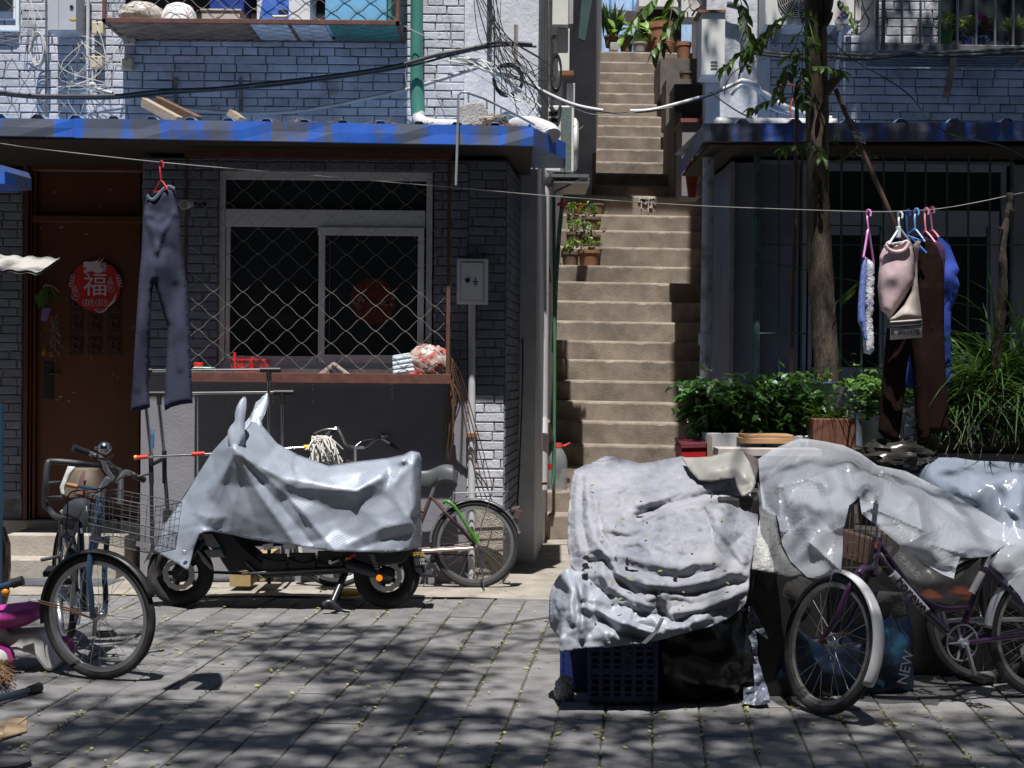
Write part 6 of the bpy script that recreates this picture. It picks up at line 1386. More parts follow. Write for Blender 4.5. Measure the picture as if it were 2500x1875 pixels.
# ================================================================== bicycles and scooter
M_tyre = mat('tyre_rubber',(.018,.018,.019),rough=.85,var=.3,scale=20,bump=.3,bscale=150,dirt=(.08,.075,.07),dscale=6,dlim=(.56,.75))
M_alu = mat('brushed_alloy',(.55,.56,.58),rough=.28,metal=.9,var=.12)
M_saddle = mat('saddle_vinyl',(.03,.032,.036),rough=.45,var=.2)
M_spoke = mat('spoke_steel',(.45,.44,.43),rough=.3,metal=.9,var=.2)
def axes(n):
    n = Vector(n).normalized(); u = Vector((0,0,1))-n*n.z; u.normalize(); return n.cross(u), u, n
def wheel(parent, c, n, R_, m_rim, tw=.021, spokes=28, label=None, rimr=.013, name='wheel', mt=None, hubm=None):
    c = Vector(c); a, b, n = axes(n); ring = lambda r, off=0, k=56: [c+a*r*math.cos(2*math.pi*i/k)+b*r*math.sin(2*math.pi*i/k)+n*off for i in range(k)]
    mb = MB(); mb.tube(ring(R_-tw), tw, 10, closed=True); w_ = mb.build(name, mt or M_tyre, parent, smooth=True)
    mb = MB(); g = []
    for r, off in ((R_-tw*1.9,.014),(R_-tw*1.9-.022,.011),(R_-tw*1.9-.026,0),(R_-tw*1.9-.022,-.011),(R_-tw*1.9,-.014)): g.append(ring(r,off))
    mb.grid(g, closed=True); mb.build('rim', m_rim, w_, smooth=True)
    mb = MB(); rr = random.Random(4)
    for k in range(spokes):
        s = 1 if k % 2 else -1; q = 2*math.pi*k/spokes; q2 = q+s*(.75 if (k//2) % 2 else -.75)
        mb.tube([c+(a*math.cos(q2)+b*math.sin(q2))*.022+n*s*.028, c+(a*math.cos(q)+b*math.sin(q))*(R_-tw*1.9-.02)], .0014, 4)
    mb.build('spokes', M_spoke, w_)
    mb = MB(); mb.tube([c-n*.05,c-n*.036,c-n*.034,c-n*.024,c-n*.02,c+n*.02,c+n*.024,c+n*.034,c+n*.036,c+n*.05],[.008,.008,.024,.024,.014,.014,.024,.024,.008,.008],12); mb.build('hub', hubm or M_alu, w_, smooth=True)
    return w_
def fender(parent, c, n, R_, q0, q1, m, wdt=.03, gap=.018, name='mudguard', n_=26):
    c = Vector(c); a, b, n = axes(n); g = []
    for i in range(n_+1):
        q = math.radians(q0+(q1-q0)*i/n_); d = a*math.cos(q)+b*math.sin(q); row = []
        for t in (-1,-.75,-.4,0,.4,.75,1): row.append(c+d*(R_+gap-.016*t*t)+n*wdt*t)
        g.append(row)
    return MB().grid(g).build(name, m, parent, smooth=True, solid=.003)
def saddle(mb, p, f, up=(0,0,1), L=.27, W_=.2, th=1.):
    f = Vector(f).normalized(); u = Vector(up); s = f.cross(u).normalized(); u = s.cross(f); p = Vector(p); g = []
    for i in range(13):
        t = i/12; x = (t-.35)*L; wv = W_/2*(.16+.84*max(0,1-((t)/.62))**.8) if t > 0 else W_/2*.9; wv = max(wv, .022); 
        if i == 0: wv *= .55
        if i == 12: wv *= .4
        hz = .012*math.sin(t*6)-(.01 if i in (0,12) else 0); row = []
        for k in range(9):
            q = math.pi*(k/8); row.append(p+f*x+s*wv*math.cos(q)+u*th*(hz+.035*math.sin(q)**.7*(1 if i not in (0,12) else .5)-.012-.025*(1-math.sin(q))))
        row += [p+f*x+s*wv*.5*c_+u*th*(hz-.05) for c_ in (-1,0,1)]
        g.append(row)
    mb.grid(g, closed=True); o = len(mb.v); mb.f.append(tuple(range(o-13*12,o-12*12))); mb.f.append(tuple(range(o-12,o))); mb.mi += [0,0]
    return mb
def crank(parent, bb, n, ang, m, L=.17, pw=.10, ring=True, both=True):
    bb = Vector(bb); a, b, n = axes(n); mb = MB(); d = a*math.cos(ang)+b*math.sin(ang)
    if ring: mb.tube([bb+(a*math.cos(2*math.pi*k/36)+b*math.sin(2*math.pi*k/36))*.088+n*.035 for k in range(36)],.005,4,closed=True); [mb.bar(bb+n*.035,bb+n*.035+(a*math.cos(k*1.257)+b*math.sin(k*1.257))*.086,.012,.004) for k in range(5)]
    mb.tube([bb-n*.06,bb+n*.06],.022,12); mb.bar(bb+n*.065,bb+n*.065+d*L,.022,.014); mb.bar(bb-n*.065,bb-n*.065-d*L,.022,.014); c = mb.build('crank', m, parent)
    for s in ((1,-1) if both else (1,)):
        e = bb+n*.065*s+d*L*s; pd = MB(); 
        for q in (-1,1): pd.bar(e+n*.015*s+a*.032*q,e+n*(.015+pw)*s+a*.032*q,.016,.026)
        for q in (.02,.05,.09): pd.bar(e+n*q*s-a*.035,e+n*q*s+a*.035,.012,.02)
        pd.build('pedal', M_black, parent)
def tubes(parent, name, m, segs, smooth=True):
    mb = MB()
    for pts, r in segs: mb.tube(pts, r, 12)
    return mb.build(name, m, parent, smooth=smooth)

# ---------------------------------------------------------------- A: dark blue city bicycle at the left
M_navy = mat('navy_paint',(.02,.045,.085),rough=.25,var=.15,coat=.5)
bA = thing('bicycle','dark blue city bicycle with wire basket parked beside the door steps','bicycle',P(240,1664,7.6))
fc = P(241,1508,7.62); fh = Vector((.955,-.30,0)).normalized(); fn = Vector((.30,.955,0.05)).normalized()
Rw = .332; fc.z = Rw
rc = Vector((P(160,1440,8.6).x,8.6,Rw)); bh = Vector((fc.x-rc.x,fc.y-rc.y,0)).normalized(); bn = Vector((bh.y,-bh.x,0))
wheel(bA, fc, fn, Rw, M_alu, .022); wheel(bA, rc, bn, Rw, M_alu, .022)
ha, hb, _ = axes(fn)
fender(bA, fc, fn, Rw, 20, 190, M_black, .03); fender(bA, rc, bn, Rw, -30, 150, M_black, .03)
crown = P(235,1310,7.66); htop = P(246,1215,7.74); hbot = P(238,1300,7.68); stem = P(275,1165,7.72)
f1, f2 = fc-fn*.055, fc+fn*.055
ca, cb2 = P(226,1318,7.62), P(262,1318,7.74)
tubes(bA,'fork',M_navy,[(spline([ca+Vector((0,0,.02)),P(217,1400,7.58),P(222,1450,7.57),f1],5),.0145),(spline([cb2+Vector((0,0,.02)),P(255,1400,7.72),P(258,1450,7.70),f2],5),.0145),([ca,cb2],.016),([hbot,htop],.021)])
bb = P(205,1500,8.12); bb.z = .29; sc2 = P(196,1262,8.24)
fr = [([htop+Vector((0,0,-.03)),P(225,1340,7.85),bb],.019),([hbot,P(208,1420,7.9),bb],.022),([bb,sc2],.017),([bb+bn*.04,rc+bn*.06],.011),([bb-bn*.04,rc-bn*.06],.011),([sc2,rc+bn*.06],.010),([sc2,rc-bn*.06],.010)]
tubes(bA,'frame',M_navy,fr)
tubes(bA,'seat_post',M_alu,[([sc2,P(196,1245,8.2)],.014),([P(205,1288,8.15),P(207,1300,8.15)],.022)])
mb = MB(); saddle(mb, P(200,1238,8.1), bh, L=.27, W_=.21, th=1.4); mb.build('saddle', M_saddle, bA, smooth=True)
# handlebar: near grip on the left, far grip on the right
hbp = spline([P(183,1095,7.45),P(222,1108,7.5),P(250,1122,7.55),P(262,1150,7.62),P(285,1172,7.72),P(300,1158,7.85),P(311,1152,7.95),P(345,1168,8.02)],5)
tubes(bA,'handlebar',M_alu,[(hbp,.0125),([htop+Vector((0,0,-.02)),P(249,1190,7.73),P(262,1170,7.72),P(285,1172,7.72)],.017)])
tubes(bA,'grip',M_black,[([P(179,1093,7.44),P(215,1106,7.49)],.018)]); tubes(bA,'grip',M_black,[([P(325,1160,7.98),P(352,1172,8.04)],.017)])
mb = MB(); mb.tube(spline([P(232,1115,7.46),P(258,1122,7.44),P(276,1112,7.42)],3),.006,6); mb.ball(P(232,1114,7.5),.02,8,6); mb.tube(spline([P(318,1158,7.9),P(335,1163,7.86),P(362,1158,7.9),P(372,1158,7.95)],3),.005,6); mb.build('brake_lever', M_black, bA, smooth=True)
mb = MB(); c = P(255,1094,7.45); mb.ball(c,(.034,.034,.034),16,10); mb.tube([c-Vector((.034,.01,0)),c-Vector((.044,.016,0))],.009,8); mb.build('bell', M_chrome, bA, smooth=True)
mb = MB()
for pts in (((262,1115),(285,1160),(250,1195),(225,1215),(215,1300)),((340,1160),(300,1165),(262,1190),(215,1195),(170,1205),(165,1250),(163,1300),(180,1312)),((236,1110),(290,1150),(262,1190))): mb.tube(spline(PS(pts,7.6),6),.004,5)
mb.tube(spline([P(247,1215,7.6),P(240,1258,7.55),P(228,1310,7.58)],4),.0035,5); mb.build('cables', M_black, bA)
# wire basket in front of the steered bar
bk = MB(); bo = P(243,1200,7.66); fw = fh; sd_ = Vector((-fh.y,fh.x,0)); Lb, Wb, Hb = .40, .26, .245
fwt = (fw+Vector((0,0,-.14))).normalized()
def bpt(t, s, h): return bo + fwt*(t*Lb*(1-.06*(1-h))) + sd_*((s-.5)*Wb*(.86+.14*h)+.02) + Vector((0,0,(h-1)*Hb))
rimp = lambda h: [bpt(0,0,h),bpt(1,0,h),bpt(1,1,h),bpt(0,1,h)]
for h in (0,.35,.5,.65,.8,.92,1): bk.tube(rimp(h), .0028 if h in (0,1,.35) else .0013, 5, closed=True)
for k in range(9):
    t = k/8
    for s in (0,1): bk.tube([bpt(t,s,0),bpt(t,s,1)],.0013,4)
    bk.tube([bpt(t,0,0),bpt(t,1,0)],.0013,4)
for k in range(6):
    s = k/5
    for t in (0,1): bk.tube([bpt(t,s,0),bpt(t,s,1)],.0013,4)
kb = bk.build('basket', mat('basket_wire',(.16,.16,.17),rough=.4,metal=.6), bA)
mb = MB(); n1 = 44
for k in range(n1):
    for s in (0,1): mb.tube([bpt(k/n1,s,0),bpt(min(1,k/n1+.06),s,.35)],.0006,3,cap=False); mb.tube([bpt(k/n1,s,.35),bpt(min(1,k/n1+.06),s,0)],.0006,3,cap=False)
for k in range(22):
    for t in (0,1): mb.tube([bpt(t,k/22,0),bpt(t,min(1,k/22+.1),.35)],.0006,3,cap=False); mb.tube([bpt(t,k/22,.35),bpt(t,min(1,k/22+.1),0)],.0006,3,cap=False)
mb.build('fine_mesh', mat('basket_wire',(.16,.16,.17)), kb)
mb = MB(); p = bpt(.86,0,.15); mb.obox(p-sd_*.006,(.085,.005,.024),Matrix((fwt,sd_,fwt.cross(sd_))).transposed()); mb.build('name_plate', mat('grey_plate',(.2,.2,.21),rough=.4), kb)
tubes(bA,'mudguard_stay',mat('stay_rust',(.14,.07,.04),rough=.6,metal=.4),[([P(92,1465,7.48),P(170,1486,7.54),fc-fn*.06],.004),([P(92,1470,7.48),P(170,1492,7.54),fc-fn*.06],.004)])
crank(bA, bb, bn, 1.9, M_alu)
# child seat frame behind the saddle, with its torn cover
cs = tubes(bA,'child_seat',mat('seat_tube',(.05,.05,.055),rough=.4),[(spline([P(122,1245,8.35),P(110,1230,8.35),P(112,1180,8.36),P(116,1135,8.38),P(128,1126,8.4),P(200,1132,8.45),P(280,1145,8.55),P(295,1160,8.56),P(292,1230,8.5)],5),.017),(spline([P(122,1245,8.35),P(140,1262,8.3),P(190,1268,8.25),P(255,1262,8.3)],5),.017),([P(118,1180,8.36),P(148,1178,8.36)],.012),([P(114,1215,8.36),P(152,1214,8.36)],.012),(spline([P(150,1270,8.3),P(146,1350,8.2),P(135,1360,8.15),P(100,1367,8.1)],4),.010),(spline([P(146,1265,8.2),P(145,1400,8.2)],3),.007)])
for x,y in ((118,1180),(114,1222)): MB().tube([P(x,y,8.335),P(x,y,8.325)],.009,8).build('bolt', M_alu, cs)
sheet([(146,1190,8.33),(168,1140,8.34),(190,1142,8.33),(240,1142,8.34),(262,1170,8.36),(255,1210,8.34),(225,1218,8.3),(165,1217,8.3),(150,1208,8.32)],[(200,1180,8.27)],res=6,noise=.02,seed=4).build('seat_cover', mat('torn_brown_card',(.13,.10,.075),rough=.8,var=.3,scale=7), cs, smooth=True, solid=.006)
sheet([(146,1190,8.322),(166,1138,8.33),(184,1140,8.32),(172,1156,8.31),(156,1192,8.31),(158,1210,8.3),(149,1206,8.31)],res=5,seed=5).build('torn_edge', mat('white_vinyl',(.6,.6,.58),rough=.5), cs, smooth=True, solid=.004)
sheet([(186,1205,8.28),(196,1162,8.27),(208,1148,8.27),(205,1178,8.265),(202,1208,8.27)],res=5,seed=5).build('tear', mat('pinkish_foam',(.2,.1,.1),rough=.9), cs, solid=.003)
sheet([(148,1246,8.25),(170,1240,8.2),(215,1250,8.15),(230,1262,8.2),(190,1268,8.22),(155,1262,8.25)],[(185,1250,8.15)],res=6,seed=6).build('cushion', mat('white_vinyl',(.6,.6,.58)), cs, smooth=True, solid=.02)
tubes(bA,'lock_handle',mat('tan_grip',(.3,.15,.05),rough=.6),[([P(163,1183,7.95),P(190,1188,7.95)],.013)]); tubes(bA,'lock_rod',M_navy,[([P(188,1187,7.95),P(255,1197,7.9)],.010)])
mb = MB(); p = P(135,1395,8.0); mb.obox(p,(.11,.10,.03),Matrix.Rotation(.25,3,'X')); mb.build('footrest', M_black, bA, bevel=.006)

# ---------------------------------------------------------------- B: old bicycle against the wall behind the scooter
bB = thing('bicycle','old maroon bicycle with green lock and carrier leaning on the wall behind the scooter','bicycle',P(1160,1437,10.9)); YB = 10.9
rc = P(1161,1329,YB); fc = P(822,1326,YB); nB = Vector((0,-1,.04)); Rw = .325
wheel(bB, rc, nB, Rw, M_alu, .021); wheel(bB, fc, nB, Rw, mat('white_rim',(.6,.6,.6),rough=.4), .021)
M_maroon = mat('maroon_paint',(.085,.05,.05),rough=.4,var=.3)
fender(bB, rc, nB, Rw, 2, 165, M_alu, .028); fender(bB, fc, nB, Rw, 30, 150, M_alu, .028)
bb = P(1000,1345,YB); sl_t = P(1052,1212,YB); ht, hb_ = P(868,1145,YB), P(855,1210,YB)
tubes(bB,'frame',M_maroon,[([bb,sl_t],.016),([hb_,bb],.017),([P(862,1180,YB),P(1035,1250,YB)],.015),([bb+Vector((0,-.04,0)),rc+Vector((0,-.06,0))],.011),([bb+Vector((0,.04,0)),rc+Vector((0,.06,0))],.011),([sl_t+Vector((0,-.02,0)),rc+Vector((0,-.06,0))],.010),([sl_t+Vector((0,.02,0)),rc+Vector((0,.06,0))],.010)])
tubes(bB,'fork',M_maroon,[([hb_,P(845,1260,YB-.04),fc+Vector((0,-.05,0))],.013),([hb_,P(845,1260,YB+.04),fc+Vector((0,.05,0))],.013),([ht,hb_],.02)])
tubes(bB,'seat_post',M_steel,[([sl_t,P(1066,1168,YB)],.013)])
mb = MB(); saddle(mb, P(1080,1154,YB), (-1,0,-.06), L=.30, W_=.20, th=1.75); mb.build('saddle', mat('grey_saddle',(.075,.08,.088),rough=.5), bB, smooth=True)
mb = MB(); [mb.tube([P(1098+k*3,1168,YB)+Vector((.012*math.cos(q),.02*math.sin(q),.003*q)) for q in [j*.9 for j in range(9)]],.002,4) for k in range(3)]; mb.build('saddle_spring', M_black, bB)
tubes(bB,'handlebar',M_alu,[(spline([P(797,1062,YB-.25),P(820,1045,YB-.27),P(832,1058,YB-.22),P(845,1085,YB-.1),P(862,1092,YB),P(890,1092,YB+.05),P(915,1075,YB+.1),P(930,1070,YB+.15),P(952,1082,YB+.2)],5),.012),([ht,P(867,1090,YB)],.013)])
tubes(bB,'grip',M_black,[([P(798,1060,YB-.24),P(818,1046,YB-.27)],.019)]); tubes(bB,'grip',mat('brown_grip',(.05,.035,.03),rough=.6),[([P(952,1083,YB+.2),P(988,1108,YB+.22)],.017)])
tubes(bB,'brake_lever',M_alu,[(spline([P(822,1048,YB-.3),P(795,1048,YB-.3),P(767,1058,YB-.28)],4),.006),(spline([P(868,1090,YB),P(885,1076,YB+.03),P(915,1071,YB+.05)],4),.003)])
mb = MB(); mb.lathe([(.03,0),(.033,.01),(.03,.022),(.001,.03)],P(938,1068,YB+.12),n=18,cap=False); mb.build('bell', M_steel, bB, smooth=True)
mb = MB(); a = P(815,1120,YB-.1)
for k in range(7): mb.tube([P(815+k*8,1116+k*2,YB-.1),P(815+k*8,1150,YB-.1)],.002,4)
for k in range(4): mb.tube([P(812,1116+k*9,YB-.1),P(876,1130+k*8,YB-.1)],.0025,4)
mb.build('basket', mat('brown_wire',(.16,.12,.08)), bB)
mb = MB()
for dy in (-.07,.07): mb.tube([P(1110,1204,YB+dy),P(1232,1200,YB+dy)],.0055,6)
mb.tube(spline([P(1232,1200,YB-.07),P(1242,1199,YB-.03),P(1242,1199,YB+.03),P(1232,1200,YB+.07)],4),.0055,6); mb.tube([P(1112,1204,YB-.07),P(1112,1204,YB+.07)],.005,6)
for k in range(3): mb.tube([P(1112,1203,YB-.035+k*.035),P(1238,1199,YB-.035+k*.035)],.0035,5)
for dy in (-.065,.065): mb.tube([P(1112,1204,YB+dy),P(1085,1228,YB+dy*.5)],.005,6); mb.tube([P(1200,1205,YB+dy),rc+Vector((.0,dy,0))],.004,6)
mb.build('carrier', M_chrome, bB)
tubes(bB,'cable_lock',mat('lime_lock',(.06,.22,.025),rough=.35),[(spline([P(1082,1228,YB-.08),P(1092,1224,YB-.1),P(1108,1235,YB-.11),P(1128,1265,YB-.1),P(1150,1300,YB-.09),P(1160,1322,YB-.08)],5),.0115)])
tubes(bB,'lock_body',mat('lime_lock',(.06,.22,.025)),[([P(1153,1300,YB-.1),P(1167,1324,YB-.1)],.018)])
tubes(bB,'chain_guard',mat('rose_alloy',(.5,.36,.33),rough=.3,metal=.7),[([P(1028,1346,YB-.07),P(1160,1338,YB-.07)],.013)])
tubes(bB,'kickstand',M_chrome,[([P(1170,1345,YB-.06),P(1177,1390,YB-.1),P(1183,1452,YB-.2)],.006)])
mb = MB(); mb.tube([P(1250,1245,YB),P(1270,1240,YB)],.02,8); mb.obox(P(1264,1256,YB),(.05,.05,.075),Matrix.Rotation(.3,3,'Y')); mb.build('rear_reflector', mat('smoky_reflector',(.09,.07,.07),rough=.15), bB, bevel=.006)
crank(bB, bb, nB, .5, M_alu, both=True, ring=True)
mb = MB()
for k in range(46): x = 1036+k*2.6; mb.ball(P(x,1352+k*.1,YB-.05),(.0055,.003,.0055),5,4)
mb.build('chain', M_black, bB)

# ---------------------------------------------------------------- C: purple bicycle under the plastic at the right
bC = thing('bicycle','purple step through bicycle with white lettered tube under the plastic sheet','bicycle',P(1950,1740,7.0))
fc = P(2026,1566,7.0); nC = Vector((.88,.43,-.20)).normalized(); Rw = .335; fc.z = .335
M_purple = mat('purple_paint',(.022,.006,.03),rough=.3,var=.2,coat=.4)
M_oldalu = mat('tarnished_rim',(.34,.33,.32),rough=.45,metal=.7,var=.3,scale=12,dirt=(.16,.08,.04),dscale=10,dlim=(.56,.64))
wheel(bC, fc, nC, Rw, M_oldalu, .022, spokes=24)
a_, b_, n_ = axes(nC)
rc = P(2547,1564,7.42); rc.z = .335; bn = Vector((.42,1.05,0)); bhC = Vector((rc.x-fc.x,rc.y-fc.y,0)).normalized(); nR = Vector((bhC.y,-bhC.x,0))
wheel(bC, rc, nR, Rw, M_oldalu, .022)
qv = None
def ang_of(p, c, a, b): d = Vector(p)-c; return math.degrees(math.atan2(d.dot(b), d.dot(a)))
q_top = ang_of(P(2105,1405,6.95), fc, a_, b_); q_bot = ang_of(P(2100,1605,6.82), fc, a_, b_)
fender(bC, fc, nC, Rw, 96, -24, mat('white_mudguard',(.42,.42,.44),rough=.35,var=.1,dirt=(.28,.13,.05),dscale=4.5,dlim=(.64,.70)), .034, .02)
hb_, ht = P(2128,1405,7.06), P(2142,1315,7.14)
tubes(bC,'fork',M_purple,[(spline([P(2098,1400,6.98),P(2075,1430,6.93),P(2040,1510,6.93),fc+n_*.0-nC*.055],5),.0135),(spline([P(2120,1402,7.08),P(2105,1450,7.08),P(2065,1530,7.06),fc+nC*.055],5),.0135),(spline([P(2095,1402,6.97),P(2108,1388,7.0),P(2128,1388,7.06)],4),.02),([hb_,ht],.024)])
bb = P(2338,1566,7.24); st_ = P(2406,1385,7.28)
ft = tubes(bC,'frame',M_purple,[([P(2136,1352,7.1),P(2255,1490,7.17),bb],.0215),(spline([P(2142,1320,7.13),P(2190,1390,7.14),P(2235,1450,7.18),P(2300,1485,7.2),P(2362,1483,7.24)],6),.015),([bb,st_],.0165),([bb+nR*.045,rc+nR*.06],.012),([bb-nR*.045,rc-nR*.06],.012),([st_,rc+nR*.06],.011),([st_,rc-nR*.06],.011)])
def along(p, q, off): return [p.lerp(q,t)+off for t in (0,1)]
p0, p1 = P(2178,1400,7.105), P(2260,1492,7.15); d = (p1-p0).normalized()
mb = MB(); mb.tube([p0,p1],.0225,14); mb.build('white_sleeve', mat('silver_decal',(.42,.42,.44),rough=.4,var=.15), ft, smooth=True)
mid = P(2230,1457,7.11); M = facing(mid, d, Vector((0,-.2,1))); mb = text_mb('Forever', .078, facing(P(2231,1457,7.108), d, d.cross(Vector((0,-1,0)))*-1 if d.cross(Vector((0,-1,0))).z < 0 else d.cross(Vector((0,-1,0)))), depth=.003); mb.build('lettering', M_black, ft)
q0, q1 = P(2196,1362,7.105), P(2232,1400,7.11); dd = (q1-q0).normalized(); nn_ = dd.cross(Vector((0,-1,0))); nn_ = nn_ if nn_.z > 0 else -nn_
mb = text_mb('上海永久', .036, facing(P(2221,1378+7,7.112), dd, nn_), depth=.003)
c1 = P(2201,1357,7.11); [mb.tube([c1+dd*(k*.016-.008)+dd*.009*math.cos(q)+nn_*.009*math.sin(q) for q in [j*.628 for j in range(10)]],.0014,4,closed=True) for k in (0,1.6)]
mb.build('bicycle_emblem', mat('silver_letter',(.5,.5,.52),rough=.4), ft)
mb = MB(); p = P(2139,1333,7.08); mb.obox(p,(.026,.006,.036),Matrix.Rotation(.15,3,'Y')); mb.build('head_badge', mat('badge_red',(.3,.03,.03)), ft, bevel=.003)
mb = text_mb('b', .034, facing(P(2139,1334,7.074))); mb.build('badge_letter', mat('silver_letter',(.5,.5,.52)), ft)
mb = MB(); mb.tube([P(2372,1448,7.235),P(2398,1398,7.255)],.0175,12); mb.build('seat_tube_band', mat('silver_decal',(.42,.42,.44)), ft, smooth=True)
fender(bC, rc, nR, Rw, 5 if axes(nR)[0].x < 0 else 90, 90 if axes(nR)[0].x < 0 else 175, mat('grey_mudguard',(.36,.38,.42),rough=.35), .03, .018)
crank(bC, bb, -nR if (-nR).y < 0 else nR, 1.1 if False else -1.9, M_steel, L=.17)
tubes(bC,'mudguard_stay',mat('stay_rust',(.14,.07,.04)),[(spline([fc-nC*.07+Vector((0,-.01,0)),P(2053,1546,6.85),P(2118,1565,6.8)],4),.004),([fc+nC*.07,P(2120,1568,6.85)],.004)])
mb = MB(); mb.tube([P(2035,1390,6.8),P(1992,1555,6.92)],.0028,5); mb.build('brake_cable', M_alu, bC)
bkC = MB(); bo = P(2090,1330,7.05)
for k in range(9):
    bkC.tube([P(2062+k*14,1255-k*1,6.95+k*.02),P(2052+k*13,1395-k*2,7.0+k*.02)],.003,4)
for k in range(4): bkC.tube([P(2050,1290+k*32,6.96),P(2170,1300+k*28,7.1)],.003,4)
bkC.build('basket', mat('rusty_wire',(.10,.06,.04)), bC)
mb = MB(); saddle(mb, P(2415,1335,7.3), (-1,-.2,0), L=.27, W_=.2); mb.build('saddle', M_saddle, bC, smooth=True)
tubes(bC,'seat_post',M_alu,[([st_,P(2415,1350,7.3)],.013)])
tubes(bC,'handlebar',M_alu,[(spline([P(2140,1215,6.85),P(2140,1235,7.0),P(2148,1260,7.15),P(2190,1250,7.35),P(2230,1225,7.45)],5),.012),([ht,P(2148,1260,7.15)],.014)])

# ---------------------------------------------------------------- D: dark bicycle behind the purple one
bD = thing('bicycle','dark bicycle half hidden behind the purple one in the shade','bicycle',P(2390,1690,7.7)); fc = P(2398,1545,7.72); fc.z = .33; rcD = P(2760,1545,8.05); rcD.z = .33
nD = Vector((.25,-1,.06)).normalized()
wheel(bD, fc, nD, .33, mat('dull_rim',(.1,.1,.1),rough=.5), .021, spokes=24); wheel(bD, rcD, nD, .33, MATS['dull_rim'], .021, spokes=24); fender(bD, fc, nD, .33, 30, 150, M_black)
tubes(bD,'frame',M_black,[([P(2430,1350,7.75),P(2560,1560,7.9)],.018),([P(2400,1390,7.75),fc+Vector((0,-.05,0))],.013),([P(2400,1390,7.75),fc+Vector((0,.05,0))],.013),([P(2560,1560,7.9),rcD],.012),([P(2440,1320,7.75),P(2395,1395,7.75)],.02),([P(2560,1560,7.9),P(2600,1350,7.95)],.016),([P(2600,1370,7.95),rcD],.011)])
crank(bD, P(2500,1560,7.82), nD, .8, M_steel)
mb = MB(); mb.tube(spline([P(2305,1528,7.5),P(2312,1518,7.5),P(2350,1514,7.5),P(2520,1512,7.6)],4),.012,6); mb.build('chain_guard', M_alu, bD)

# ---------------------------------------------------------------- electric scooter
sc = thing('electric_scooter','black electric scooter parked under the silver cover','scooter',P(690,1484,10.0)); YS = 10.0; nS = Vector((0,-1,0))
fw_, rw_ = P(441,1402,YS), P(944,1405,YS); fw_.z = rw_.z = .227
M_bike = mat('scooter_black',(.016,.018,.024),rough=.35,var=.2)
for c in (fw_, rw_):
    mb = MB(); a,b,n = axes(nS); mb.tube([c+(a*math.cos(q)+b*math.sin(q))*.178 for q in [k*math.pi/24 for k in range(48)]],.048,12,closed=True); w_ = mb.build('wheel', M_tyre, sc, smooth=True)
    mb = MB(); mb.lathe([(.02,-.04),(.05,-.04),(.06,-.02),(.06,.02),(.05,.04),(.02,.04)],c,Matrix.Rotation(R(90),3,'X'),n=24)
    for k in range(5): q = k*1.2566; mb.bar(c+(a*math.cos(q)+b*math.sin(q))*.05,c+(a*math.cos(q)+b*math.sin(q))*.14,.03,.03)
    mb.tube([c+(a*math.cos(q)+b*math.sin(q))*.138 for q in [k*math.pi/20 for k in range(40)]],.02,8,closed=True); mb.build('rim', mat('dark_rim',(.03,.03,.033),rough=.4,metal=.5), w_, smooth=True)
    mb = MB(); g = []
    for r in (.072,.108): g.append([c+(a*math.cos(q)+b*math.sin(q))*(r+.003*math.sin(q*12))+nS*.058 for q in [k*math.pi/36 for k in range(72)]])
    mb.grid(g, closed=True); mb.build('brake_disc', mat('disc_steel',(.42,.41,.4),rough=.3,metal=.9), w_, solid=.003)
mb = MB()
mb.prism(PS(((505,1300),(560,1292),(590,1330),(640,1372),(800,1372),(860,1340),(985,1330),(1010,1345),(985,1375),(900,1385),(850,1400),(640,1412),(600,1392),(560,1400),(540,1370)),YS-.13),(0,.26,0)); mb.build('body', M_bike, sc, bevel=.012)
mb = MB(); mb.prism(PS(((497,1304),(520,1310),(548,1348),(530,1352),(505,1330)),YS-.15),(0,.30,0)); mb.build('teal_panel', mat('teal_paint',(.01,.10,.13),rough=.3), sc, bevel=.004)
mb = MB(); mb.prism(PS(((493,1303),(518,1303),(538,1334),(508,1336)),YS-.156),(0,.01,0)); mb.prism(PS(((497,1343),(538,1341),(550,1360),(510,1362)),YS-.156),(0,.01,0)); mb.prism(PS(((478,1340),(486,1344),(520,1388),(516,1392),(495,1372)),YS-.12),(0,.02,0)); mb.build('grey_panel', mat('silver_grey_panel',(.22,.22,.23),rough=.35), sc, bevel=.003)
g = []
for k in range(16): q = math.radians(20+k*8.2); g.append([fw_+Vector((-.245*math.cos(q),dy,.245*math.sin(q)-.012*(abs(dy) > .05))) for dy in (-.07,-.05,0,.05,.07)])
MB().grid(g).build('mudguard', M_bike, sc, smooth=True, solid=.004)
g = []
for k in range(12): q = math.radians(-12+k*8); g.append([rw_+Vector((.262*math.cos(q),dy,.262*math.sin(q)-.012*(abs(dy) > .06))) for dy in (-.09,-.06,0,.06,.09)])
MB().grid(g).build('mudguard', M_bike, sc, smooth=True, solid=.004)
mb = MB(); mb.prism(PS(((1003,1345),(1026,1350),(1032,1400),(1055,1402),(1050,1407),(1026,1403),(1015,1395)),YS-.10),(0,.2,0)); mb.build('tail', M_bike, sc, bevel=.004)
mb = MB(); mb.prism(PS(((1007,1347),(1030,1347),(1034,1360),(1010,1361)),YS-.108),(0,.004,0)); mb.build('yellow_sticker', mat('sticker_black',(.03,.03,.03)), sc)
text_mb('四平园', .03, facing(P(1020,1354,YS-.112))).build('sticker_letters', mat('sticker_yellow',(.6,.4,.02)), sc)
mb = MB(); mb.prism(PS(((1011,1363),(1036,1362),(1039,1379),(1015,1381)),YS-.108),(0,.004,0)); mb.build('white_sticker', mat('dark_label',(.02,.02,.02)), sc)
mb = text_mb('170', .023, facing(P(1030,1367,YS-.112))); text_mb('135', .023, facing(P(1031,1375,YS-.112)), mb=mb); mb.build('sticker_number', M_whiteplastic, sc)
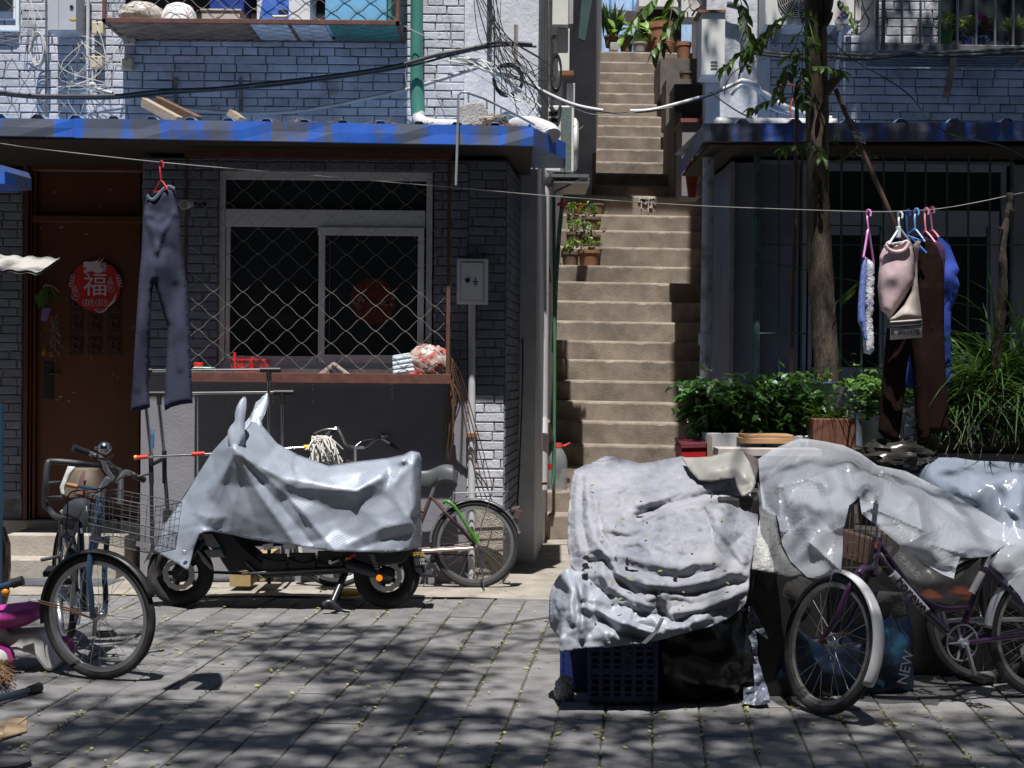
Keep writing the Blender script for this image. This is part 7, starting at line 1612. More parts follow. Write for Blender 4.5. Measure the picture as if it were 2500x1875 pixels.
tubes(sc,'swingarm',mat('swingarm_paint',(.025,.032,.045),rough=.35),[(spline([P(848,1375,YS-.12),P(900,1392,YS-.12),P(958,1408,YS-.11)],4),[.045,.045,.044,.043,.042,.04,.037,.034,.03])])
mb = MB(); mb.tube([P(926,1411,YS-.17),P(926,1411,YS-.155)],.022,18); mb.build('orange_reflector', mat('amber',(.75,.23,.01),rough=.25), sc)
tubes(sc,'kickstand',M_bike,[([P(842,1400,YS-.1),P(812,1470,YS-.24)],.024),([P(842,1400,YS+.1),P(822,1462,YS+.2)],.02),(spline([P(790,1478,YS-.28),P(805,1470,YS-.27),P(830,1488,YS-.27),P(854,1493,YS-.27)],4),[.022]*8+[.012]*5)])
tubes(sc,'footpeg',M_alu,[([P(806,1373,YS-.2),P(828,1366,YS-.14)],.016)]); mb = MB(); mb.pbox(843,1360,856,1368,YS-.15,YS-.13); mb.build('orange_lamp', mat('amber',(.75,.23,.01)), sc, bevel=.004)
mb = MB(); mb.prism(PS(((850,1358),(868,1350),(870,1356),(855,1366)),YS-.14),(0,.02,0)); mb.build('red_trim', M_redpl, sc)
tubes(sc,'handlebar',M_bike,[([P(572,1085,9.68),P(590,1075,10.0),P(610,1070,10.3)],.014),([P(590,1075,10.0),P(520,1310,10.0)],.03)])
tubes(sc,'fork',M_bike,[([P(500,1320,YS-.08),fw_+Vector((0,-.08,0))],.018),([P(500,1320,YS+.08),fw_+Vector((0,.08,0))],.018)])
for a in ((640,1352,700,1398),(705,1350,770,1402),(775,1346,838,1385)): MB().pbox(*a,YS-.145,YS-.12).build('battery_box', mat('battery_grey',(.035,.037,.042),rough=.5,var=.3), sc, bevel=.006)
tubes(sc,'frame_rail',mat('rail_steel',(.10,.10,.105),rough=.4,metal=.5),[([P(590,1400,YS-.15),P(845,1388,YS-.15)],.012),([P(600,1372,YS-.15),P(640,1412,YS-.15)],.010)])
mb = MB(); a, b = P(905,1350,YS-.13), P(925,1400,YS-.13); mb.tube([a.lerp(b,k/60)+Vector((.02*math.cos(k*1.1),.02*math.sin(k*1.1),0)) for k in range(61)],.004,5); mb.build('shock_spring', M_steel, sc)
mb = MB(); mb.prism(PS(((640,1330),(666,1326),(668,1340),(644,1344)),YS-.15),(0,.01,0)); mb.prism(PS(((690,1330),(720,1328),(722,1338),(694,1342)),YS-.15),(0,.01,0)); mb.build('pale_trim', M_whiteplastic, sc)
for k in range(3): MB().tube(spline([P(640+k*60,1360,YS-.15),P(680+k*60,1372+k*4,YS-.165),P(720+k*60,1362,YS-.15)],4),.006,5).build('cable', M_black, sc)
mb = MB(); mb.prism(PS(((690,1200),(980,1140),(1000,1330),(700,1330)),YS-.1),(0,.2,0)); mb.build('seat', M_bike, sc, bevel=.03)
# yellow boxes and a toy behind the scooter
mb = MB(); mb.pbox(560,1385,612,1432,10.62,10.9); tag(mb.build('cardboard_box', mat('tan_card',(.36,.26,.12),rough=.85),bevel=.004),'tan cardboard box on the ground behind the scooter','box')
mb = MB(); mb.pbox(625,1352,668,1420,10.6,10.9); tag(mb.build('cardboard_box', mat('tan_card',(.36,.26,.12)),bevel=.004),'taller tan cardboard box behind the middle of the scooter','box')
mb = MB(); mb.lathe([(.09,0),(.10,.02),(.08,.035),(.05,.03)],P(850,1452,10.35),n=20); tag(mb.build('yellow_dish', mat('toy_yellow',(.6,.42,.03),rough=.4),smooth=True),'yellow plastic dish on the ground behind the scooter stand','dish')
# ---------------------------------------------------------------- the silver cover
o = 10.0
T = [(375,1345,.12),(402,1283,.08),(451,1211,.07),(517,1105,.10),(556,1062,.2),(577,1058,.2),(598,1050,.16),(612,1030,.06),(640,1039,0),(677,1083,0),(726,1112,0),(802,1139,0),(872,1129,0),(948,1120,0),(986,1112,.02),(1005,1103,.03),(1024,1106,0)]
Bt = [(1029,1121,-.05),(1027,1248,-.1),(1027,1338,-.1),(1000,1343,.17),(950,1349,.22),(900,1348,.24),(818,1347,.26),(726,1333,.26),(663,1324,.25),(600,1314,.26),(571,1306,.27),(520,1298,.27),(497,1299,.27),(486,1305,.26),(473,1340,.24),(464,1377,.24),(458,1393,.25),(440,1381,.23),(420,1369,.2)]
inn = [(571,1090,.36),(585,1112,.35),(560,1130,.34),(600,1118,.34),(640,1138,.30),(690,1165,.265),(730,1174,.25),(770,1180,.24),(820,1190,.24),(870,1199,.245),(900,1180,.225),(930,1160,.20),(985,1120,.13),
       (660,1110,.17),(720,1138,.14),(800,1158,.14),(880,1150,.13),(950,1138,.10),(700,1215,.225),(760,1222,.205),(800,1240,.205),(870,1235,.205),(940,1200,.195),(1010,1130,.12),(1013,1240,.165),(1012,1300,.17),
       (620,1190,.315),(660,1235,.30),(700,1285,.275),(645,1170,.275),(690,1222,.245),(740,1268,.225),(790,1318,.225),(680,1190,.265),(750,1255,.24),(800,1325,.245),(500,1200,.23),(450,1285,.19),(480,1270,.23),(540,1250,.285),(530,1180,.28),
       (930,1285,.225),(870,1275,.205),(1000,1265,.19),(880,1320,.215),(960,1312,.205),(820,1290,.21),(600,1260,.295),(560,1290,.275),(440,1340,.2)]
M_silver = mat('silver_film', (.29,.325,.39), rough=.5, metal=.25, var=.12, scale=5)
def dimples(m, sc_=330., st=.18):
    N = m.node_tree.nodes; L = m.node_tree.links; b = N['Principled BSDF']; tc = N.new('ShaderNodeTexCoord'); mp = N.new('ShaderNodeMapping'); mp.inputs['Rotation'].default_value = (0,R(28),0); L.new(tc.outputs['Object'], mp.inputs[0])
    ws_ = []
    for d in ('X','Z'):
        wv = N.new('ShaderNodeTexWave'); wv.bands_direction = d; wv.inputs['Scale'].default_value = 19.6; wv.inputs['Distortion'].default_value = .25; L.new(mp.outputs[0], wv.inputs[0]); ws_.append(wv)
    mu = N.new('ShaderNodeMath'); mu.operation = 'MULTIPLY'; L.new(ws_[0].outputs['Fac'], mu.inputs[0]); L.new(ws_[1].outputs['Fac'], mu.inputs[1])
    bp = N.new('ShaderNodeBump'); bp.inputs['Strength'].default_value = st; bp.inputs['Distance'].default_value = .003; L.new(mu.outputs[0], bp.inputs['Height']); L.new(bp.outputs[0], b.inputs['Normal'])
dimples(M_silver)
cv = thing('scooter_cover','crinkled silver film cover draped over the electric scooter','cover',P(690,1300,9.75))
m_ = sheet([(a,b,o-c) for a,b,c in T+Bt],[(a,b,o-c) for a,b,c in inn],res=5.5,smooth=1,seed=2,noise=.002,nscale=9,facets=(110,.0055),post=0,folds=[([(572,1098),(640,1215),(722,1330)],0.0275,16.0,1),([(578,1100),(668,1215),(770,1338)],-0.0250,16.0,1),([(585,1106),(705,1215),(818,1345)],0.0300,16.0,1),([(590,1112),(720,1190),(868,1200)],0.0175,12.0,1),([(570,1098),(600,1200),(640,1318)],-0.0150,16.0,1),([(566,1098),(548,1150),(520,1210)],0.0125,10.0,1),([(562,1100),(530,1150),(500,1180)],-0.0100,10.0,1),([(1000,1112),(940,1165),(872,1199)],0.0175,12.0,1),([(1010,1275),(930,1290),(850,1330)],0.0225,14.0,1),([(1005,1300),(930,1320),(870,1342)],-0.0175,12.0,1),([(470,1250),(510,1265),(550,1262)],0.0100,10.0,1),([(440,1290),(480,1285),(540,1290)],-0.0100,10.0,1),([(566,1095),(540,1200),(480,1330)],0.0150,16.0,1),([(575,1100),(575,1200),(560,1295)],0.0175,16.0,1),([(1012,1110),(1000,1200),(1010,1260)],0.0250,14.0,1),([(985,1118),(960,1200),(990,1260)],0.0150,18.0,1)])
cf = m_.build('front', M_silver, cv, smooth=True, solid=.0025)
g = []; topx = [(a,b,c) for a,b,c in T]
for t in [k/10 for k in range(11)]:
    row = []
    for a,b,c in topx:
        p0 = P(a,b,o-c); hem = P(a,1345,o); row.append(Vector((p0.x+.01*math.sin(t*9+a), p0.y+.012+(.22+c*.9)*min(1,t*2.2)+.02*math.sin(a*.07+t*4), p0.z+(hem.z-p0.z)*t**1.3+.004)))
    g.append(row)
MB().grid(g).build('back', M_silver, cv, smooth=True, solid=.0025)
def ear(name, cl, dy):
    g = []
    for (x,y,w_,Y) in cl:
        c = P(x,y,Y); ww = w_/F*Y; g.append([c+Vector((ww*math.cos(q),dy*math.sin(q)*(ww/.05)**.5,.35*ww*math.sin(q*3+x*.3)+.006*math.sin(q*5+y))) for q in [k*math.pi/10 for k in range(20)]])
    mb = MB().grid(g, closed=True); return mb.build(name, M_silver, cv, smooth=True)
ear('ear', [(572,1096,8,9.66),(576,1078,20,9.68),(578,1060,22,9.69),(580,1045,17,9.70),(586,1025,12,9.71),(587,1008,14,9.72),(590,992,13,9.73),(594,978,8,9.74),(597,970,2,9.74)], .03)
ear('ear', [(612,1062,22,9.95),(618,1042,24,10.0),(624,1024,15,10.05),(632,1006,18,10.1),(640,990,16,10.12),(647,974,9,10.14),(653,960,1,10.15)], .03)
mb = MB(); mb.tube([P(450,1349,9.74)+Vector((.012*math.cos(q),0,.012*math.sin(q))) for q in [k*.628 for k in range(10)]],.004,5,closed=True); mb.build('eyelet', M_alu, cv)
# ================================================================== the covered heap in front of the stairs
M_felt = mat('felted_tarp', (.27,.273,.308), rough=.95, var=.14, scale=7, bump=.3, bscale=150, dirt=(.11,.118,.155), dscale=2.6, dlim=(.44,.72), bdetail=8)
M_woven = mat('woven_sheet', (.26,.28,.325), rough=.42, var=.14, scale=6, bump=.25, bscale=120)
M_navyp = mat('navy_crate_plastic', (.012,.02,.10), rough=.4, var=.15)
def yb(y): return pinterp([(1060,8.1),(1120,7.95),(1200,7.66),(1300,7.32),(1400,7.06),(1500,6.93),(1580,6.87),(1650,6.86)], y)
def yo(pts, d=0., edge=0.): return [(p[0],p[1],yb(p[1])+d+(p[2] if len(p) > 2 else 0)) for p in pts]
hp = thing('covered_heap','waist high heap draped in a crumpled grey felt tarp over a silver sheet','heap',(.9,7.4,0))
olA = [(1402,1150),(1425,1138),(1456,1126),(1478,1114),(1500,1116),(1530,1124),(1562,1132),(1600,1128),(1635,1122),(1662,1116),(1700,1125),(1760,1150),(1815,1185),(1845,1215),(1856,1250),(1850,1300),(1838,1350),(1830,1392),(1828,1430),(1819,1476),(1790,1498),(1768,1505),(1720,1500),(1690,1512),(1660,1524),(1635,1520),(1607,1515),(1575,1508),(1540,1490),(1490,1458),(1450,1432),(1420,1408),(1395,1385),(1386,1330),(1388,1250),(1394,1190)]
inA = [(1430,1200),(1500,1200),(1560,1200),(1620,1180),(1700,1180),(1430,1300),(1500,1290,-.03),(1560,1310),(1640,1310,-.10),(1720,1320,-.06),(1800,1300,-.02),(1560,1400,-.03),(1650,1390,-.05),(1740,1400,-.04),(1480,1400),(1600,1460,-.05),(1700,1460,-.03),(1780,1440,-.02),(1580,1250,.10),(1560,1275,.09),(1640,1225,.05),(1610,1130,.05)]
edgeA = [(p[0],p[1],.16 if p[0] < 1404 else (.12 if p[1] < 1140 else .05)) for p in olA]
fA = [([(1412,1160),(1405,1230),(1408,1300),(1418,1350)],.05,9),([(1432,1170),(1440,1260),(1452,1320),(1480,1350),(1500,1352)],.05,10),([(1424,1170),(1422,1260),(1436,1340)],-.05,7),([(1448,1200),(1470,1300),(1490,1335)],-.035,8),
      ([(1560,1232),(1600,1222),(1660,1205),(1720,1185),(1785,1170)],.07,11),([(1555,1262),(1590,1245),(1660,1228),(1740,1205),(1810,1190)],-.06,10),([(1600,1262),(1660,1245),(1740,1235),(1810,1232)],.05,10),
      ([(1492,1290),(1530,1298),(1560,1290),(1600,1265),(1640,1252)],.06,10),([(1500,1312),(1550,1318),(1590,1300)],-.05,8),([(1520,1330),(1560,1322),(1600,1290),(1660,1262)],.05,9),
      ([(1430,1345),(1470,1340),(1490,1362),(1510,1400),(1560,1425),(1600,1430)],.07,10),([(1440,1372),(1475,1368),(1500,1410),(1550,1450)],-.05,8),([(1430,1392),(1465,1395),(1490,1435),(1540,1465),(1580,1480)],.06,9),
      ([(1520,1355),(1580,1372),(1640,1385),(1700,1372),(1760,1375),(1800,1395)],.06,11),([(1540,1385),(1600,1408),(1680,1408),(1740,1392)],-.05,9),([(1560,1410),(1640,1432),(1710,1420),(1780,1400),(1815,1400)],.06,10),
      ([(1610,1440),(1680,1452),(1740,1440),(1810,1420)],-.05,9),([(1618,1430),(1622,1470),(1640,1512)],.05,8),([(1600,1440),(1604,1480),(1615,1510)],-.045,7),([(1650,1495),(1710,1488),(1760,1468),(1818,1440)],.06,9),
      ([(1720,1245),(1735,1290),(1742,1330),(1770,1370)],-.06,9),([(1745,1260),(1770,1310),(1800,1350),(1815,1370)],.06,10),([(1770,1240),(1800,1290),(1840,1330)],.05,9),([(1785,1262),(1825,1310)],-.04,7),([(1620,1290),(1680,1275),(1720,1290)],.03,12),([(1660,1280),(1690,1310),(1710,1300)],-.025,5),
      ([(1470,1130),(1500,1160),(1560,1180)],-.02,12),([(1455,1125),(1452,1200)],.02,8),([(1700,1190),(1640,1215)],-.03,6)]
rw_ = random.Random(61); fA = [(c,h*.8,w_*1.5,1) if k % 2 == 0 else (c,h*.72,w_*1.1) for k,(c,h,w_) in enumerate(fA)]
for k in range(95):
    x, y = rw_.uniform(1400,1845), rw_.uniform(1130,1500); q = math.atan2(y-1250,x-1560)+1.57+rw_.gauss(0,.5); L_ = rw_.uniform(14,52); cu_ = rw_.gauss(0,.5)
    fA.append(([(x+L_*t*math.cos(q+cu_*t),y+L_*t*math.sin(q+cu_*t)) for t in (-1,-.5,0,.5,1)],rw_.choice((1,1,-1))*rw_.uniform(.006,.02),rw_.uniform(5,10),1))
sheet(yo(edgeA),yo(inA),res=4.0,smooth=3,post=1,facets=(120,.009),seed=11,folds=fA,noise=.012,nscale=6,excess=.04,it=120,maxd=.022,bend=.3).build('felt_tarp', M_felt, hp, smooth=True, solid=.006)
olB = [(1405,1395),(1385,1388),(1368,1400),(1352,1425),(1343,1455),(1341,1500),(1345,1530),(1356,1546),(1367,1554),(1366,1592),(1385,1590),(1423,1582),(1480,1580),(1563,1571),(1620,1559),(1680,1543),(1730,1530),(1775,1512),(1815,1480),(1760,1470),(1650,1490),(1540,1450),(1450,1400)]
inB = [(1400,1450,-.06),(1380,1480,-.04),(1420,1520,-.05),(1450,1470,-.03),(1430,1560,.0),(1500,1540,-.06),(1540,1510,-.03),(1600,1540,-.06),(1650,1530,-.03),(1700,1520,-.05),(1367,1553,.02),(1480,1500,.01)]
fB = [([(1410,1420),(1430,1480),(1520,1520),(1600,1545),(1680,1535)],.05,9),([(1430,1470),(1510,1545),(1590,1560)],-.04,8),([(1420,1430),(1422,1560)],.03,7),([(1385,1395),(1395,1450),(1400,1520)],.03,9),([(1560,1525),(1640,1545),(1740,1520)],-.03,6)]
sheet([(a,b,yb(b)+.03+(.22 if a < 1358 else 0)) for a,b in olB],yo(inB,.03),res=4.8,smooth=2,post=1,facets=(110,.012),seed=12,folds=fB,noise=.012,nscale=9,excess=.03,it=110,maxd=.022).build('silver_sheet', M_woven, hp, smooth=True, solid=.003)
mb = MB()
for x,y,a_,b_ in ((1432,1362,9,5),(1430,1382,8,7),(1532,1372,4,11),(1548,1376,10,4),(1650,1412,5,4),(1486,1350,6,3)):
    mb.prism([P(x+a_*math.cos(j*.7)*(1+.3*math.sin(j*2.3+x)),y+b_*math.sin(j*.7),yb(y)-.075) for j in range(9)],(0,.03,0))
mb.build('tear', mat('tear_dark',(.02,.02,.025),rough=.95), hp)
# tape on the hem, rag scraps, and what shows through the hole
mb = MB(); mb.prism([P(1613,1508,6.82),P(1598,1540,6.80),P(1566,1570,6.80),P(1576,1572,6.80),P(1606,1544,6.79),P(1622,1510,6.81)],(0,.004,0)); mb.build('tape', mat('grey_tape',(.2,.2,.21),rough=.5), hp)
mb = MB(); rr = random.Random(8)
for k in range(34):
    x, y = rr.uniform(1420,1800), rr.uniform(1150,1480); p = P(x,y,yb(y)-.10); d = Vector((rr.gauss(0,1),rr.gauss(0,.3),rr.gauss(0,.5))).normalized(); leaflet(mb,p+Vector((0,.03,0)),d,Vector((0,-1,1)),rr.uniform(.012,.035),.01)
mb.build('fallen_leaves', mat('litter_leaf',(.16,.19,.04),rough=.8,island=.4), hp)
# hidden core that carries the cloth
mb = MB()
for a in (((.42,7.42,0),(1.02,8.15,.62)),((1.03,7.36,0),(1.62,8.2,.78)),((.5,7.55,.62),(1.02,8.15,.88)),((1.06,7.5,.78),(1.75,8.2,.98))): mb.box(*a)
tag(mb.build('stored_boxes', mat('dark_carton',(.03,.028,.027),var=.3),bevel=.01),'dark stacked boxes under the grey felt tarp','boxes')
# crates
def crate(x0,x1,y0,y1,Y,d,lab):
    t = thing('plastic_crate',lab,'crate',P((x0+x1)/2,y1,Y),'blue plastic crates under the heap'); a,b = P(x0,y1,Y),P(x1,y0,Y); a.z = max(a.z,.004); mb = MB(); W_ = b.x-a.x; H_ = b.z-a.z
    for k in range(7): x = a.x+W_*k/6; mb.box((x-.011,Y,a.z),(x+.011,Y+.012,b.z))
    for k in range(9): z = a.z+.02+(H_-.04)*k/8; mb.box((a.x,Y+.002,z-(.016 if k in (0,4,8) else .007)),(b.x,Y+.010,z+(.016 if k in (0,4,8) else .007)))
    for x in (a.x,b.x-.012):
        for k in range(5): yy = Y+.012+(d-.02)*k/4; mb.box((x,yy-.01,a.z),(x+.012,yy+.012,b.z))
        for k in range(6): z = a.z+.02+(H_-.04)*k/5; mb.box((x+.002,Y,z-.012),(x+.010,Y+d,z+.012))
    mb.box((a.x,Y,a.z),(b.x,Y+d,a.z+.01)); mb.box((a.x+.01,Y+d-.012,a.z),(b.x-.01,Y+d,b.z)); mb.build('lattice', M_navyp, t, bevel=.002)
crate(1440,1602,1562,1717,7.13,.38,'blue lattice plastic crate at the front foot of the heap')
crate(1372,1436,1575,1682,7.42,.34,'second blue plastic crate set back at the left foot of the heap')
o = crumple((P(1690,1630,7.3).x,7.36,.25),(.30,.2,.27),9,.16,freq=2.2,nu=56,nv=34).build('black_bag', mat('black_bin_film',(.008,.008,.009),rough=.28,var=.3), smooth=True); tag(o,'big black plastic bag beside the blue crate under the heap','bag')
ol = [(1835,1440),(1900,1420),(2000,1430),(2120,1440),(2215,1460),(2232,1560),(2228,1690),(2150,1722),(2040,1735),(1930,1730),(1850,1715),(1828,1600)]
bw = thing('woven_bag','dark blue woven sack with pale lettering behind the purple bicycle wheel','sack',P(2030,1730,7.5))
sheet([(a,b,7.58) for a,b in ol],[(1950,1560,7.42),(2100,1580,7.42),(2030,1650,7.4),(1900,1650,7.44),(2180,1600,7.46)],res=9,smooth=2,back=.09,seed=14,noise=.03,nscale=5,excess=.04,it=90,maxd=.03).build('sack', mat('navy_woven',(.012,.03,.075),rough=.5,var=.4,scale=6,dirt=(.02,.09,.16),dscale=2.6,dlim=(.53,.57)), bw, smooth=True)
mb = text_mb('NEW', .075, facing(P(2212,1630,7.40), Vector((.2,0,1)), Vector((-1,0,.2)))); mb.build('lettering', mat('dim_print',(.16,.17,.2)), bw)
mb = MB(); mb.prism([P(x,y,7.36) for x,y in ((1944,1660),(1966,1640),(1976,1650),(1970,1675),(1950,1690),(1945,1685))],(0,.004,0)); mb.prism([P(x,y,7.36) for x,y in ((2110,1627),(2120,1628),(2135,1650),(2160,1665),(2158,1680),(2130,1660))],(0,.004,0)); mb.build('blue_patch', mat('bleached_blue',(.08,.17,.3),rough=.6), bw)
sheet([(1828,1482,7.3),(1836,1480,7.28),(1870,1545,7.24),(1876,1562,7.24),(1846,1538,7.22),(1850,1600,7.22),(1862,1655,7.2),(1872,1676,7.18),(1880,1715,7.1),(1850,1722,7.1),(1818,1716,7.1),(1815,1680,7.15),(1842,1678,7.2),(1838,1600,7.25),(1826,1545,7.28)],res=6,noise=.03,nscale=12,seed=15,excess=.05,it=60).build('x', M_woven) 
o = bpy.context.scene.objects['x']; o.name = 'torn_sheet'; tag(o,'torn strip of grey blue sheet hanging to the ground beside the black bag','torn sheet'); o.data.materials[0] = mat('torn_blue_film',(.10,.11,.15),rough=.45,var=.4,scale=8); m2 = o.modifiers.new('solid','SOLIDIFY'); m2.thickness = .003
o = crumple(P(1378,1640,7.25),(.035,.03,.05),5,.4,freq=5).build('rag', mat('pale_rag',(.4,.4,.4),rough=.9), smooth=True); o.data.transform(Matrix.Translation((0,0,-P(1378,1640,7.25).z+.05))); tag(o,'pale rag on the paving at the left foot of the heap','rag')
# dark felt skirt hanging below on the right, bubble wrap, leather roll
sheet([(1815,1290,7.5),(1870,1360,7.42),(1900,1385,7.4),(1990,1425,7.35),(2060,1440,7.35),(2200,1450,7.4),(2215,1500,7.42),(2120,1535,7.42),(2000,1530,7.4),(1900,1470,7.38),(1850,1420,7.36),(1825,1380,7.4)],[(1950,1470,7.32),(2080,1490,7.34)],res=8,noise=.04,seed=16,excess=.05,it=80).build('dark_felt', mat('dark_felt',(.07,.068,.066),rough=.95,var=.3,bump=.6,bscale=60), hp, smooth=True, solid=.006)
bwp = sheet([(1850,1180,7.62),(1880,1230,7.5),(1893,1262,7.42),(1902,1330,7.3),(1930,1380,7.2),(1960,1405,7.18),(1925,1410,7.15),(1880,1398,7.12),(1835,1390,7.12),(1843,1330,7.2),(1856,1262,7.35)],[(1880,1330,7.2)],res=6,noise=.02,seed=17,excess=.04,it=60).build('bubble_wrap', mat('bubble_wrap',(.30,.30,.30),rough=.3,var=.2,scale=30,bump=1.,bscale=75), None, smooth=True, solid=.006); tag(bwp,'grey bubble wrap sheet between the felt tarp and the clear plastic','bubble wrap')
lr = thing('leather_roll','curled sheet of cream artificial leather lying on top of the heap','sheet',P(1750,1150,7.7))
sheet([(1664,1118,7.95),(1700,1118,7.92),(1735,1116,7.9),(1770,1106,7.9),(1805,1100,7.88),(1815,1104,7.8),(1830,1130,7.66),(1842,1165,7.55),(1845,1180,7.5),(1838,1200,7.46),(1822,1210,7.45),(1811,1212,7.46),(1800,1190,7.52),(1795,1168,7.58),(1760,1172,7.6),(1735,1176,7.62),(1705,1172,7.66),(1685,1150,7.75)],[(1740,1145,7.62),(1790,1135,7.6),(1815,1160,7.5),(1725,1130,7.72)],res=5,smooth=5,seed=18).build('leather', mat('cream_leather',(.26,.25,.235),rough=.45,var=.1,scale=3,dirt=(.17,.15,.13),dscale=4,dlim=(.6,.7)), lr, smooth=True, solid=.008)
sheet([(1805,1100,7.9),(1825,1108,7.86),(1850,1120,7.84),(1853,1126,7.84),(1848,1160,7.6),(1843,1178,7.52),(1832,1135,7.68),(1818,1108,7.82)],res=5,seed=19).build('leather_back', mat('leather_back',(.06,.05,.045),rough=.8), lr, smooth=True, solid=.005)

# ================================================================== clear plastic over the bicycles
M_film = film('milky_film',(.50,.53,.59),.30,.19)
pl = thing('plastic_sheet','milky plastic sheet thrown over the purple bicycle and the end of the heap','plastic sheet',P(2150,1250,7.1))
ol = [(1933,1077,8.0),(1955,1070,8.0),(1977,1072,8.0),(2015,1078,7.98),(2059,1087,7.95),(2100,1106,7.9),(2142,1136,7.85),(2211,1150,7.8),(2275,1182,7.72),(2313,1200,7.66),(2385,1242,7.5),(2440,1275,7.4),(2478,1297,7.3),(2460,1325,7.2),(2433,1345,7.12),(2415,1358,7.1),(2395,1360,7.08),(2370,1362,7.05),(2344,1360,7.02),(2335,1385,6.96),(2328,1413,6.9),(2300,1402,6.92),(2253,1375,6.9),(2196,1330,6.86),(2148,1290,6.88),(2104,1254,6.95),(2100,1230,7.0),(2097,1212,7.05),(2085,1225,7.0),(2073,1234,6.95),(2066,1265,6.9),(2059,1295,6.86),(2057,1350,6.82),(2053,1395,6.8),(2034,1400,6.82),(2000,1413,6.81),(1971,1409,6.83),(1930,1370,6.87),(1910,1330,6.95),(1902,1280,7.0),(1896,1258,7.06),(1875,1252,7.18),(1862,1240,7.25),(1856,1190,7.4),(1851,1121,7.7),(1880,1100,7.85),(1915,1085,7.95)]
inn = [(1895,1185,7.2),(1920,1120,7.66),(1872,1170,7.40),(1880,1215,7.17),(1942,1092,7.84),(1960,1110,7.6),(1900,1183,7.18),(1985,1160,7.25),(2000,1100,7.75),(2017,1145,7.4),(2040,1110,7.7),(2072,1133,7.28),(2118,1182,7.0),(2080,1190,7.05),(2060,1105,7.78),(2110,1130,7.6),(2010,1175,7.12),(1930,1230,7.08),(1962,1250,6.93),(2010,1230,7.02),(2040,1270,6.88),(1940,1310,6.98),(1980,1330,6.86),(2020,1350,6.85),(1960,1380,6.84),(1925,1270,7.04),(2060,1200,7.12),(2130,1155,7.55),(2160,1170,7.3),(2180,1200,7.12),(2150,1230,6.98),(2115,1235,6.98),(2200,1250,6.95),(2165,1255,7.0),(2230,1215,7.1),(2252,1225,7.2),(2255,1280,6.98),(2220,1290,6.92),(2275,1280,7.1),(2300,1240,7.3),(2330,1270,7.2),(2290,1320,6.98),(2350,1300,7.14),(2340,1330,7.0),(2400,1300,7.24),(2390,1330,7.08),(2430,1310,7.22),(2270,1345,6.9),(2310,1375,6.9)]
fP = [(c,h*1.3,w_*2.6,1) for c,h,w_ in (([(2072,1133),(1985,1165),(1900,1183)],.035,6),([(2072,1133),(2118,1182),(2097,1212)],.03,5),([(1955,1105),(1905,1178)],.025,5),([(1942,1092),(1870,1160)],.03,7),([(1912,1190),(1923,1232),(1952,1207)],.02,4),([(2060,1105),(2115,1135),(2122,1152)],.02,5),
    ([(2072,1133),(2165,1172),(2240,1222),(2252,1292)],.03,6),([(2104,1254),(2125,1240),(2182,1262),(2246,1290)],.025,5),([(2478,1297),(2380,1290),(2290,1268)],.02,6),([(1979,1327),(2053,1392)],.025,5),([(2275,1330),(2350,1352)],.02,5),([(2020,1180),(2040,1290),(2030,1390)],.02,8),([(1900,1190),(1908,1300)],.025,6),([(2000,1100),(1975,1150)],.02,5),([(2150,1200),(2130,1245)],.02,5),([(2300,1225),(2420,1300)],.025,7))]
rj = random.Random(33); inn = [(a,b,c+rj.gauss(0,.012)) for a,b,c in inn]
mF = sheet(ol,inn,res=4.6,smooth=12,post=0,facets=(70,.024),seed=20,folds=fP); mF.soft = 9; mF.build('film', M_film, pl, smooth=True)
M_film2 = film('blue_grey_film',(.38,.44,.55),.2,.16)
p2 = thing('plastic_sheet','bluish clear plastic bundle over the far bicycle at the right edge','plastic sheet',P(2400,1200,7.9))
ol = [(2205,1160,8.15),(2227,1148,8.15),(2250,1128,8.12),(2271,1118,8.12),(2300,1117,8.12),(2332,1117,8.1),(2385,1125,8.1),(2450,1127,8.1),(2540,1135,8.08),(2540,1300,7.5),(2500,1330,7.4),(2450,1330,7.4),(2380,1290,7.55),(2300,1240,7.75),(2240,1190,7.95)]
inn = [(2262,1160,7.9),(2310,1150,7.86),(2340,1185,7.7),(2370,1160,7.72),(2300,1190,7.78),(2372,1215,7.6),(2420,1180,7.62),(2400,1240,7.62),(2440,1230,7.55),(2470,1150,7.75),(2490,1200,7.6),(2330,1215,7.76),(2360,1235,7.72),(2480,1260,7.5),(2520,1170,7.7),(2290,1135,8.0),(2430,1150,7.85)]
sheet(ol,[(a,b,c+rj.gauss(0,.02)) for a,b,c in inn],res=6,smooth=4,post=0,facets=(45,.018),seed=21,folds=[(c,h,w_*2.6,1) for c,h,w_ in [([(2227,1150),(2271,1130),(2290,1119)],.02,5),([(2270,1140),(2310,1130),(2340,1118)],.025,5),([(2262,1160),(2300,1150),(2380,1175)],-.03,10),([(2372,1140),(2365,1200),(2375,1240)],.03,7),([(2300,1170),(2340,1190),(2360,1235)],.025,6),([(2475,1130),(2490,1180),(2495,1230)],.03,6),([(2420,1150),(2460,1200),(2440,1270)],-.03,10),([(2400,1180),(2480,1165)],.025,7)]]).build('film', M_film2, p2, smooth=True)
ol = [(2471,1285,7.3),(2488,1290,7.28),(2540,1300,7.28),(2540,1560,7.05),(2515,1500,7.06),(2490,1455,7.08),(2460,1420,7.1),(2440,1395,7.1),(2410,1375,7.12),(2440,1345,7.15)]
sheet(ol,[(2490,1340,7.12),(2510,1400,7.1),(2460,1370,7.1),(2520,1320,7.16)],res=7,smooth=2,post=0,seed=22,facets=(30,.018)).build('film_flap', M_film, p2, smooth=True)
ol = [(2200,1330,7.45),(2260,1380,7.42),(2330,1420,7.4),(2395,1362,7.42),(2380,1440,7.45),(2330,1475,7.45),(2250,1470,7.45),(2170,1440,7.45),(2110,1400,7.45),(2130,1340,7.48)]
